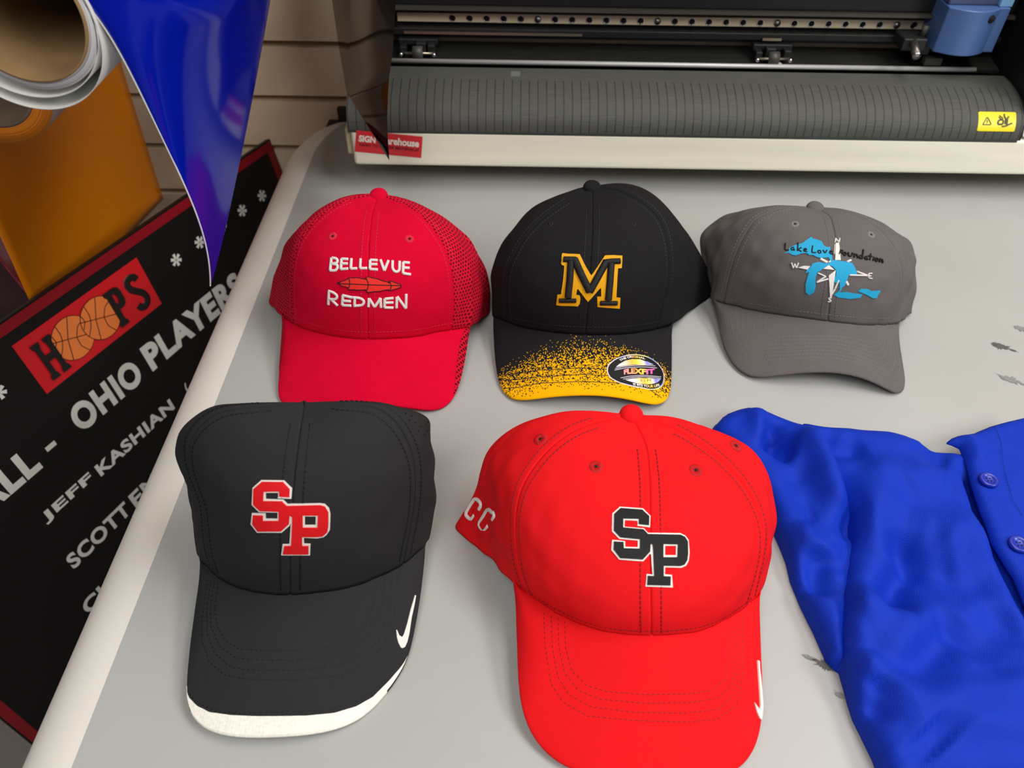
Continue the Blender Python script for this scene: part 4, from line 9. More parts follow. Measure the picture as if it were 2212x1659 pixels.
CAPS['C4']={"base":[-0.1526,0.3636,0.0],"G":[[[40,73,6],[59,148,199],[84,194,378],[84,217,551],[68,221,717],[82,222,881],[131,168,1010],[140,82,1105],[154,-4,1186],[170,-78,1264],[184,-146,1337],[194,-217,1402]],[[-76,63,6],[-59,139,198],[-33,187,377],[-31,210,550],[-46,214,715],[-29,215,879],[35,168,1011],[64,81,1106],[96,-6,1185],[128,-79,1264],[159,-145,1338],[194,-217,1402]],[[-179,49,6],[-162,126,197],[-135,176,376],[-133,200,549],[-149,204,713],[-130,206,876],[-53,161,1010],[-5,75,1105],[42,-9,1185],[89,-82,1264],[137,-145,1340],[194,-217,1402]],[[-271,31,6],[-256,110,197],[-229,160,375],[-226,185,547],[-243,190,711],[-222,193,874],[-137,153,1010],[-70,69,1104],[-8,-12,1187],[54,-85,1264],[117,-146,1341],[194,-217,1402]],[[-357,9,6],[-343,89,196],[-315,141,374],[-313,167,546],[-330,172,710],[-308,176,872],[-218,146,1013],[-131,60,1105],[-57,-14,1192],[19,-88,1266],[98,-149,1341],[194,-217,1402]],[[-437,-17,6],[-424,65,196],[-395,118,374],[-393,145,545],[-411,151,708],[-388,157,870],[-294,132,1013],[-192,52,1108],[-103,-20,1195],[-15,-89,1271],[80,-153,1341],[194,-217,1402]],[[-510,-46,6],[-498,37,195],[-469,91,373],[-467,120,544],[-486,127,707],[-462,135,868],[-368,118,1014],[-248,42,1111],[-144,-30,1195],[-46,-94,1274],[63,-156,1342],[194,-217,1402]],[[-576,-78,6],[-566,6,195],[-537,62,372],[-534,92,543],[-554,100,705],[-530,109,867],[-438,101,1016],[-300,28,1113],[-183,-41,1197],[-73,-102,1275],[46,-158,1345],[194,-217,1402]],[[-636,-113,6],[-626,-28,195],[-597,29,372],[-594,60,543],[-615,70,704],[-590,82,865],[-497,77,1015],[-352,15,1118],[-223,-49,1203],[-100,-110,1278],[32,-161,1346],[194,-217,1402]],[[-688,-150,6],[-680,-65,195],[-650,-7,372],[-647,26,543],[-669,37,704],[-644,52,864],[-551,52,1015],[-399,0,1122],[-257,-61,1207],[-126,-114,1284],[18,-164,1350],[194,-217,1402]],[[-733,-190,6],[-725,-105,196],[-696,-46,373],[-693,-11,543],[-715,2,703],[-690,19,864],[-596,23,1014],[-444,-16,1127],[-289,-73,1212],[-148,-123,1287],[6,-169,1352],[194,-217,1402]],[[-770,-232,6],[-763,-147,198],[-733,-87,374],[-730,-51,544],[-753,-35,704],[-727,-15,864],[-632,-8,1013],[-483,-34,1133],[-320,-85,1219],[-168,-132,1292],[-4,-174,1354],[194,-217,1402]],[[-799,-276,10],[-793,-191,202],[-762,-130,378],[-760,-92,547],[-783,-75,706],[-756,-52,865],[-658,-41,1013],[-516,-55,1138],[-347,-98,1226],[-186,-140,1298],[-14,-177,1359],[194,-217,1403]],[[-819,-323,21],[-813,-238,211],[-783,-176,385],[-780,-137,553],[-803,-117,711],[-777,-90,868],[-674,-77,1014],[-536,-81,1141],[-369,-113,1234],[-201,-150,1304],[-21,-181,1363],[194,-213,1407]],[[-825,-374,42],[-821,-288,229],[-792,-225,400],[-788,-184,565],[-813,-161,720],[-787,-130,875],[-685,-112,1019],[-551,-108,1147],[-389,-126,1244],[-214,-159,1312],[-26,-187,1366],[193,-207,1413]],[[-813,-428,79],[-813,-340,260],[-786,-275,427],[-785,-230,589],[-809,-203,741],[-786,-169,893],[-693,-143,1036],[-571,-126,1167],[-410,-135,1265],[-228,-162,1330],[-33,-185,1379],[193,-206,1414]],[[-770,-504,121],[-778,-416,309],[-757,-349,477],[-755,-300,637],[-781,-266,789],[-768,-225,938],[-692,-189,1079],[-575,-161,1206],[-416,-160,1299],[-233,-180,1354],[-37,-195,1391],[193,-206,1414]],[[-724,-569,159],[-740,-479,352],[-723,-409,521],[-720,-356,681],[-748,-317,832],[-745,-270,979],[-685,-225,1118],[-572,-190,1241],[-415,-179,1330],[-234,-193,1376],[-39,-203,1403],[193,-206,1414]],[[-685,-622,185],[-703,-533,385],[-688,-463,556],[-683,-408,717],[-711,-364,867],[-716,-313,1012],[-670,-260,1151],[-563,-218,1272],[-410,-200,1357],[-231,-208,1396],[-39,-212,1413],[193,-206,1414]],[[-640,-672,200],[-661,-585,408],[-647,-516,582],[-641,-459,744],[-669,-411,895],[-680,-357,1039],[-647,-298,1177],[-545,-249,1296],[-397,-224,1378],[-223,-226,1412],[-36,-223,1421],[193,-206,1414]],[[-593,-720,211],[-614,-636,427],[-602,-568,603],[-593,-511,766],[-620,-460,917],[-636,-403,1061],[-614,-339,1198],[-518,-284,1314],[-377,-251,1394],[-210,-246,1423],[-30,-235,1428],[193,-206,1414]],[[-545,-764,221],[-565,-685,445],[-552,-621,622],[-542,-563,785],[-566,-511,936],[-585,-452,1077],[-570,-384,1212],[-482,-325,1325],[-349,-284,1403],[-190,-270,1430],[-20,-249,1431],[193,-206,1414]],[[-494,-803,234],[-510,-732,462],[-497,-672,640],[-486,-617,802],[-506,-564,950],[-525,-505,1089],[-516,-434,1220],[-435,-371,1329],[-312,-323,1404],[-165,-298,1431],[-7,-266,1432],[193,-206,1414]],[[-440,-838,247],[-451,-776,480],[-438,-723,657],[-425,-671,816],[-442,-619,961],[-458,-560,1095],[-451,-487,1221],[-379,-421,1326],[-267,-366,1398],[-134,-330,1426],[10,-284,1429],[193,-206,1414]],[[-384,-870,262],[-388,-819,497],[-375,-772,672],[-361,-724,828],[-372,-673,969],[-384,-615,1098],[-378,-542,1219],[-314,-473,1318],[-215,-412,1388],[-97,-363,1418],[30,-303,1425],[193,-206,1414]],[[-323,-899,277],[-321,-857,514],[-307,-817,686],[-292,-773,839],[-297,-725,975],[-304,-667,1098],[-297,-595,1213],[-242,-524,1307],[-157,-456,1374],[-56,-395,1408],[53,-321,1419],[193,-206,1414]],[[-259,-925,292],[-249,-892,529],[-234,-858,699],[-218,-817,847],[-218,-771,979],[-219,-714,1097],[-210,-643,1205],[-164,-571,1294],[-94,-498,1359],[-10,-425,1396],[79,-338,1413],[193,-206,1414]],[[-191,-948,306],[-173,-922,542],[-156,-892,709],[-139,-855,853],[-133,-809,981],[-129,-754,1095],[-117,-685,1197],[-81,-611,1281],[-26,-534,1345],[38,-451,1385],[106,-353,1407],[193,-206,1414]],[[-118,-965,317],[-92,-945,552],[-73,-918,717],[-55,-883,858],[-43,-839,982],[-34,-784,1092],[-21,-717,1190],[6,-643,1270],[45,-562,1332],[90,-471,1376],[136,-364,1402],[193,-206,1414]],[[-39,-977,326],[-6,-959,559],[17,-934,722],[36,-900,861],[53,-857,984],[67,-803,1091],[79,-737,1185],[97,-663,1262],[121,-580,1324],[145,-484,1369],[167,-371,1399],[193,-206,1414]],[[59,-978,329],[101,-962,563],[126,-938,725],[148,-904,863],[168,-861,985],[183,-808,1091],[192,-744,1183],[199,-670,1260],[205,-585,1321],[206,-488,1367],[203,-373,1398],[193,-206,1414]],[[169,-968,326],[215,-951,560],[243,-927,724],[264,-893,863],[285,-850,986],[300,-797,1094],[303,-735,1186],[298,-662,1263],[287,-577,1325],[266,-482,1371],[238,-370,1400],[193,-206,1414]],[[266,-948,317],[314,-929,554],[343,-903,719],[365,-869,862],[387,-825,988],[400,-772,1098],[397,-712,1192],[383,-640,1272],[356,-557,1335],[316,-467,1379],[267,-362,1404],[193,-206,1414]],[[355,-923,306],[405,-899,544],[436,-870,713],[460,-834,859],[482,-789,989],[492,-736,1104],[482,-678,1200],[459,-606,1284],[419,-527,1349],[362,-445,1390],[293,-349,1410],[193,-206,1414]],[[439,-894,292],[491,-862,532],[524,-829,704],[549,-790,855],[570,-744,990],[577,-690,1109],[560,-633,1210],[529,-563,1298],[476,-489,1366],[403,-418,1402],[316,-334,1417],[193,-206,1414]],[[517,-858,277],[570,-819,518],[605,-781,694],[632,-738,849],[652,-691,989],[655,-637,1114],[631,-581,1220],[593,-513,1313],[528,-445,1383],[440,-386,1415],[337,-315,1424],[193,-206,1414]],[[590,-816,262],[643,-769,502],[681,-726,682],[708,-681,841],[727,-631,987],[726,-578,1117],[696,-524,1229],[650,-459,1327],[574,-397,1399],[472,-351,1428],[355,-296,1431],[193,-206,1414]],[[658,-769,247],[711,-714,486],[750,-667,668],[778,-619,832],[795,-569,982],[790,-515,1118],[754,-463,1235],[700,-403,1338],[614,-349,1412],[501,-316,1438],[370,-276,1436],[193,-206,1414]],[[722,-718,234],[774,-657,470],[813,-606,653],[840,-556,820],[854,-506,975],[846,-453,1115],[805,-402,1238],[744,-348,1345],[648,-303,1420],[524,-283,1444],[382,-257,1439],[193,-206,1414]],[[781,-663,221],[830,-598,454],[869,-544,638],[894,-494,807],[904,-444,964],[893,-392,1108],[850,-343,1236],[782,-296,1345],[677,-261,1421],[544,-253,1445],[392,-240,1439],[193,-206,1414]],[[834,-602,211],[880,-536,437],[916,-482,621],[937,-433,790],[944,-385,948],[931,-336,1096],[888,-289,1228],[812,-250,1338],[699,-225,1414],[559,-227,1439],[399,-225,1436],[193,-206,1414]],[[880,-535,200],[922,-471,420],[954,-420,601],[971,-374,770],[974,-329,929],[959,-283,1078],[920,-239,1214],[836,-210,1324],[716,-196,1400],[569,-206,1428],[404,-212,1430],[193,-206,1414]],[[915,-471,185],[952,-410,398],[980,-361,577],[992,-319,744],[992,-278,903],[978,-235,1053],[944,-193,1194],[853,-174,1303],[726,-172,1378],[575,-190,1412],[406,-202,1421],[193,-206,1414]],[[929,-416,159],[965,-355,366],[991,-308,542],[999,-268,709],[996,-229,868],[985,-189,1021],[960,-149,1166],[863,-142,1275],[731,-152,1351],[578,-176,1391],[405,-194,1410],[193,-206,1414]],[[937,-354,121],[970,-295,321],[992,-251,497],[995,-214,664],[991,-179,825],[984,-143,981],[969,-105,1132],[866,-111,1242],[730,-134,1318],[576,-163,1367],[403,-187,1398],[193,-206,1414]],[[940,-281,79],[969,-223,273],[986,-181,447],[984,-147,615],[978,-117,777],[975,-86,937],[972,-52,1095],[864,-73,1205],[725,-111,1283],[571,-148,1341],[399,-179,1384],[193,-206,1414]],[[933,-228,42],[961,-172,241],[977,-132,419],[971,-102,590],[958,-77,755],[964,-48,919],[961,-21,1079],[833,-61,1181],[703,-105,1261],[557,-146,1323],[393,-181,1371],[193,-207,1413]],[[918,-178,21],[946,-123,223],[963,-84,404],[958,-56,578],[950,-33,746],[952,-8,911],[936,8,1068],[805,-43,1167],[682,-93,1248],[544,-138,1314],[388,-176,1367],[194,-213,1407]],[[895,-134,10],[923,-78,214],[940,-40,396],[937,-13,571],[930,8,741],[930,29,907],[898,30,1058],[774,-26,1157],[656,-81,1238],[529,-130,1306],[380,-172,1362],[194,-217,1403]],[[864,-95,6],[892,-38,209],[909,1,392],[906,26,568],[899,45,737],[900,62,904],[855,50,1049],[737,-12,1147],[629,-70,1230],[510,-123,1299],[371,-169,1358],[194,-217,1402]],[[825,-59,6],[853,-1,207],[870,38,390],[867,62,565],[860,78,735],[861,93,902],[808,67,1041],[698,2,1139],[598,-59,1222],[490,-114,1294],[361,-164,1356],[194,-217,1402]],[[778,-27,6],[806,32,205],[824,71,388],[821,95,564],[812,109,733],[814,121,901],[758,84,1034],[655,14,1130],[564,-50,1214],[466,-109,1288],[349,-161,1352],[194,-217,1402]],[[724,1,6],[751,62,204],[770,101,387],[767,124,562],[757,136,732],[759,145,899],[708,102,1030],[613,29,1126],[528,-41,1208],[441,-102,1283],[336,-157,1349],[194,-217,1402]],[[663,25,6],[689,87,203],[708,127,386],[706,149,561],[695,159,730],[698,167,897],[653,118,1025],[567,41,1121],[492,-30,1205],[415,-94,1281],[321,-154,1348],[194,-217,1402]],[[595,45,6],[620,109,203],[640,149,385],[638,171,559],[626,179,728],[629,185,895],[592,130,1021],[512,47,1113],[451,-24,1199],[386,-89,1277],[305,-152,1344],[194,-217,1402]],[[521,61,6],[545,126,202],[566,167,384],[563,189,558],[550,196,726],[554,200,893],[525,137,1015],[458,54,1107],[406,-21,1193],[354,-89,1270],[288,-150,1343],[194,-217,1402]],[[440,72,6],[463,139,201],[485,181,382],[482,202,557],[468,209,725],[473,211,890],[458,148,1012],[403,62,1105],[362,-15,1190],[321,-86,1267],[270,-147,1342],[194,-217,1402]],[[353,79,6],[375,148,201],[397,191,381],[395,212,555],[380,217,723],[387,219,888],[387,157,1012],[344,68,1103],[315,-9,1189],[287,-82,1266],[251,-144,1342],[194,-217,1402]],[[259,81,6],[281,152,200],[304,196,380],[302,218,554],[286,222,721],[294,224,886],[310,162,1010],[282,73,1102],[266,-6,1187],[251,-79,1266],[230,-143,1342],[194,-217,1402]],[[156,80,6],[177,152,199],[201,197,379],[199,220,552],[183,223,719],[194,224,883],[225,165,1009],[215,77,1102],[213,-4,1186],[213,-78,1265],[208,-143,1340],[194,-217,1402]]],"B":[[[-694,-611,180],[-694,-611,196],[-694,-611,206],[-694,-611,209],[-694,-611,206],[-694,-611,196],[-694,-611,180]],[[-661,-649,194],[-663,-662,203],[-666,-674,206],[-668,-687,203],[-670,-699,194],[-672,-712,180],[-675,-724,160]],[[-626,-687,204],[-631,-711,207],[-637,-735,206],[-642,-760,199],[-647,-784,187],[-653,-808,169],[-658,-832,146]],[[-590,-723,212],[-599,-759,212],[-607,-796,207],[-616,-832,197],[-625,-868,182],[-634,-904,162],[-643,-941,137]],[[-553,-757,219],[-565,-806,216],[-577,-854,209],[-590,-903,196],[-602,-952,179],[-614,-1001,157],[-626,-1049,130]],[[-515,-788,229],[-530,-849,223],[-546,-911,212],[-561,-973,197],[-577,-1035,178],[-592,-1096,154],[-608,-1158,126]],[[-475,-816,239],[-494,-891,229],[-513,-966,216],[-532,-1041,198],[-551,-1116,177],[-570,-1191,151],[-589,-1266,121]],[[-433,-842,249],[-456,-931,236],[-478,-1020,219],[-501,-1108,199],[-523,-1197,174],[-546,-1286,146],[-568,-1374,114]],[[-390,-867,260],[-416,-969,243],[-442,-1072,222],[-468,-1174,197],[-494,-1277,169],[-520,-1379,138],[-545,-1482,103]],[[-345,-889,272],[-373,-1005,249],[-401,-1121,222],[-429,-1237,193],[-457,-1354,161],[-485,-1470,126],[-513,-1586,87]],[[-297,-910,283],[-323,-1038,255],[-350,-1166,224],[-376,-1294,191],[-403,-1422,156],[-430,-1550,117],[-456,-1678,77]],[[-247,-929,295],[-267,-1065,263],[-288,-1201,230],[-308,-1337,194],[-328,-1473,158],[-349,-1609,119],[-369,-1745,78]],[[-195,-947,305],[-207,-1087,271],[-219,-1226,236],[-231,-1366,200],[-243,-1506,163],[-255,-1645,125],[-267,-1785,85]],[[-140,-961,314],[-143,-1101,279],[-146,-1242,243],[-149,-1383,206],[-152,-1523,169],[-156,-1664,131],[-159,-1805,93]],[[-82,-972,322],[-77,-1112,285],[-71,-1252,248],[-66,-1392,210],[-60,-1532,173],[-54,-1672,135],[-49,-1812,97]],[[-17,-978,327],[-4,-1117,289],[9,-1256,251],[22,-1394,212],[35,-1533,174],[48,-1672,136],[61,-1810,97]],[[59,-978,329],[78,-1115,290],[96,-1253,250],[115,-1390,211],[134,-1528,171],[152,-1665,132],[171,-1802,93]],[[144,-971,327],[166,-1107,287],[189,-1243,246],[212,-1380,206],[234,-1516,165],[257,-1652,125],[280,-1788,84]],[[221,-958,322],[249,-1093,281],[277,-1227,239],[304,-1361,198],[332,-1496,156],[359,-1630,114],[387,-1765,72]],[[293,-941,314],[326,-1073,272],[358,-1204,230],[391,-1335,188],[424,-1467,145],[457,-1598,101],[490,-1729,57]],[[360,-921,305],[397,-1047,264],[435,-1173,221],[473,-1299,178],[510,-1425,134],[548,-1550,90],[585,-1676,44]],[[424,-900,295],[465,-1017,254],[505,-1134,213],[545,-1251,171],[586,-1368,127],[626,-1485,83],[666,-1603,37]],[[485,-874,283],[527,-981,245],[568,-1088,206],[610,-1195,165],[651,-1302,123],[693,-1409,80],[734,-1516,35]],[[543,-844,272],[585,-940,236],[626,-1037,200],[668,-1133,161],[709,-1230,121],[751,-1326,80],[793,-1423,37]],[[598,-811,260],[638,-896,228],[678,-982,194],[719,-1067,158],[759,-1152,121],[799,-1238,82],[840,-1323,41]],[[650,-775,249],[686,-849,220],[723,-923,190],[759,-996,158],[796,-1070,124],[832,-1144,88],[869,-1218,51]],[[699,-737,239],[731,-799,214],[762,-861,187],[793,-923,159],[824,-985,129],[855,-1047,97],[886,-1110,64]],[[746,-696,229],[772,-747,208],[797,-798,185],[822,-849,161],[847,-899,135],[873,-950,107],[898,-1001,78]],[[790,-653,219],[810,-693,202],[829,-733,184],[849,-773,164],[868,-813,142],[888,-852,118],[907,-892,93]],[[831,-606,212],[845,-636,199],[858,-665,185],[872,-695,168],[886,-724,150],[900,-754,131],[914,-784,109]],[[867,-555,204],[876,-575,196],[884,-595,187],[893,-615,175],[902,-635,162],[911,-655,146],[919,-675,129]],[[898,-505,194],[902,-515,193],[906,-526,190],[910,-536,184],[914,-547,175],[918,-557,165],[921,-568,152]],[[920,-458,180],[920,-458,188],[920,-458,193],[920,-458,195],[920,-458,193],[920,-458,188],[920,-458,180]]],"seams":[11.38,21.41,30.0,39.07,49.1],"eyes":[],"dec":[["letter_outline","c","p",[[[5614,1270],[5711,1290],[5805,1305],[5892,1314],[5942,1271],[5989,1227],[5988,1166],[5987,1106],[5914,1107],[5840,1103],[5847,1117],[5842,1165],[5770,1156],[5694,1143],[5699,1077],[5806,1089],[5903,1095],[5950,1047],[6034,1049],[6117,1045],[6203,1036],[6296,1022],[6361,1001],[6415,939],[6435,867],[6437,800],[6440,732],[6442,682],[6408,635],[6371,614],[6299,615],[6218,631],[6142,643],[6149,569],[6220,558],[6219,491],[6218,424],[6113,435],[6011,440],[5902,440],[5911,506],[5919,572],[5993,572],[5995,667],[5995,746],[5995,825],[5985,794],[5945,753],[5904,710],[5810,705],[5701,693],[5577,673],[5530,711],[5484,748],[5500,816],[5516,883],[5611,902],[5702,916],[5707,855],[5782,864],[5851,870],[5850,942],[5740,933],[5615,916],[5517,975],[5520,1069],[5519,1160],[5568,1215]],[[6137,895],[6196,887],[6258,878],[6263,775],[6202,784],[6144,791]]],0],["letters","c","p",[[[5632,1256],[5721,1274],[5806,1287],[5885,1295],[5966,1220],[5969,1128],[5861,1128],[5856,1184],[5766,1172],[5669,1153],[5673,1052],[5789,1068],[5892,1076],[5945,1027],[6032,1029],[6117,1025],[6206,1017],[6303,1002],[6362,974],[6407,898],[6411,821],[6416,743],[6411,671],[6356,633],[6291,639],[6203,652],[6122,661],[6130,549],[6199,542],[6199,446],[6108,454],[6019,459],[5924,459],[5940,556],[6014,556],[6014,644],[6013,731],[6012,818],[6008,900],[5979,919],[5978,819],[5938,776],[5897,732],[5810,726],[5709,714],[5595,695],[5519,765],[5538,867],[5674,890],[5673,828],[5778,842],[5869,850],[5864,958],[5756,951],[5634,934],[5543,987],[5542,1071],[5538,1153],[5587,1205]],[[6114,912],[6195,903],[6283,889],[6285,817],[6287,745],[6202,759],[6123,768],[6119,840]]],0],["check_emblem","b","p",[[[5552,892],[5575,939],[5459,978],[5367,991],[5277,1005],[5193,1039],[5113,1070],[5006,1088],[4928,1081],[4878,1048],[4853,1015],[4839,933],[4846,863],[4879,789],[4891,798],[4899,884],[4943,950],[4995,957],[5067,946],[5143,939],[5234,919],[5329,902],[5439,896]]],0],["bill_stitching","b","s",[[1148,68],[1218,143],[1285,210],[1349,269],[1409,323],[1468,371],[1578,400],[1677,428],[1768,457],[1884,466],[1988,481],[2080,503],[2198,502],[2308,508],[2412,519],[2517,511],[2620,507],[2722,504],[2821,504],[2923,501],[3021,501],[3115,501],[3205,503],[3292,506],[3363,504],[3435,503],[3509,503],[3584,504],[3661,507],[3739,511],[3819,507],[3900,506],[3982,507],[4068,513],[4136,499],[4207,487],[4279,477],[4354,468],[4411,434],[4470,400],[4532,364],[4596,328],[4642,276],[4691,221],[4743,165],[4797,104],[4854,40],[4912,0]],55],["bill_stitching","b","s",[[994,111],[1068,197],[1138,270],[1205,335],[1268,393],[1329,446],[1418,482],[1505,514],[1586,544],[1714,539],[1826,544],[1925,556],[2013,574],[2113,572],[2206,576],[2294,585],[2378,598],[2479,591],[2577,587],[2676,585],[2772,585],[2866,583],[2957,583],[3045,584],[3130,586],[3213,589],[3292,592],[3375,590],[3461,590],[3547,593],[3636,596],[3725,602],[3815,610],[3902,603],[3991,600],[4084,603],[4181,610],[4247,595],[4315,582],[4386,569],[4459,558],[4527,519],[4599,479],[4674,438],[4754,395],[4805,337],[4858,276],[4914,211],[4972,141],[5032,65],[5093,0]],54],["bill_stitching","b","s",[[866,155],[942,254],[1013,335],[1080,407],[1144,471],[1206,527],[1313,559],[1416,588],[1515,614],[1606,640],[1719,632],[1819,633],[1907,642],[1986,656],[2087,654],[2180,659],[2269,670],[2351,686],[2440,679],[2526,676],[2611,676],[2696,676],[2789,673],[2879,671],[2967,671],[3051,671],[3134,673],[3214,676],[3293,679],[3370,677],[3449,678],[3529,679],[3610,683],[3691,688],[3774,694],[3858,704],[3932,698],[4008,696],[4087,698],[4168,704],[4252,713],[4324,702],[4398,693],[4474,685],[4552,679],[4613,639],[4677,598],[4745,556],[4818,515],[4896,473],[4955,409],[5017,341],[5082,267],[5147,185],[5216,93],[5287,0]],54],["bill_stitching","b","s",[[712,253],[789,357],[864,440],[935,510],[1002,573],[1070,626],[1138,673],[1204,715],[1289,730],[1371,745],[1450,759],[1529,771],[1655,749],[1767,740],[1863,744],[1948,755],[2043,746],[2127,747],[2207,752],[2284,763],[2372,756],[2458,753],[2541,754],[2623,757],[2714,753],[2804,750],[2891,749],[2975,750],[3057,751],[3137,753],[3216,757],[3293,761],[3367,759],[3441,759],[3515,760],[3590,762],[3666,765],[3744,771],[3822,779],[3900,790],[3979,785],[4061,785],[4146,790],[4234,799],[4326,813],[4400,802],[4476,793],[4555,785],[4636,780],[4694,742],[4756,703],[4822,665],[4894,629],[4970,592],[5026,539],[5084,482],[5143,420],[5204,353],[5266,279],[5330,195],[5396,100],[5463,0]],54],["bill_stitching","b","s",[[1783,1160],[1900,1121],[1999,1104],[2085,1080],[2164,1066],[2241,1059],[2314,1058],[2401,1047],[2486,1040],[2570,1036],[2653,1035],[2731,1029],[2810,1024],[2889,1020],[2968,1018],[3045,1017],[3121,1016],[3196,1016],[3263,1018],[3330,1020],[3397,1024],[3465,1028],[3532,1034],[3600,1041],[3667,1050],[3728,1048],[3790,1047],[3853,1050],[3916,1055],[3981,1063],[4046,1064],[4113,1069],[4182,1077],[4254,1089],[4325,1089],[4398,1091],[4474,1097],[4552,1106],[4622,1100],[4694,1097],[4770,1098],[4852,1108]],53],["bill_trim","b","p",[[[1595,1200],[1720,1200],[1821,1173],[1925,1136],[2014,1119],[2127,1095],[2232,1087],[2331,1071],[2427,1062],[2522,1058],[2613,1053],[2701,1050],[2789,1050],[2876,1049],[2963,1049],[3047,1050],[3141,1052],[3234,1055],[3326,1058],[3417,1064],[3524,1067],[3631,1074],[3739,1084],[3824,1085],[3911,1090],[4000,1102],[4117,1109],[4240,1127],[4322,1127],[4407,1131],[4494,1139],[4617,1149],[4748,1171],[4830,1186],[4920,1200],[4899,1200],[4797,1200],[4706,1200],[4595,1200],[4490,1200],[4413,1200],[4337,1200],[4265,1200],[4186,1200],[4111,1200],[4039,1200],[3930,1200],[3826,1200],[3743,1200],[3662,1200],[3581,1200],[3486,1200],[3391,1200],[3295,1200],[3208,1200],[3120,1200],[3031,1200],[2943,1200],[2863,1200],[2783,1200],[2702,1200],[2616,1200],[2528,1200],[2438,1200],[2334,1200],[2225,1200],[2135,1200],[2039,1200],[1971,1200],[1892,1200],[1826,1200],[1748,1200],[1676,1200]]],0],["vent_holes","c","s",[[8230,1396],[8251,1389]],61],["vent_holes","c","s",[[8317,1344],[8340,1337]],61],["vent_holes","c","s",[[8804,1281],[8838,1273]],63],["vent_holes","c","s",[[8120,1321],[8140,1314]],61],["vent_holes","c","s",[[8216,1266],[8238,1260]],61],["vent_holes","c","s",[[8459,1273],[8490,1266]],62],["vent_holes","c","s",[[8740,1201],[8799,1193]],63],["vent_holes","c","s",[[8511,1199],[8551,1192]],63],["vent_holes","c","s",[[8315,1201],[8343,1194]],62],["vent_holes","c","s",[[8157,1180],[8180,1173]],62],["vent_holes","c","s",[[8432,1125],[8479,1117]],63],["vent_holes","c","s",[[8298,1113],[8333,1106]],62],["vent_holes","c","s",[[8617,1123],[8700,1115]],63]],"yaw":0.004}
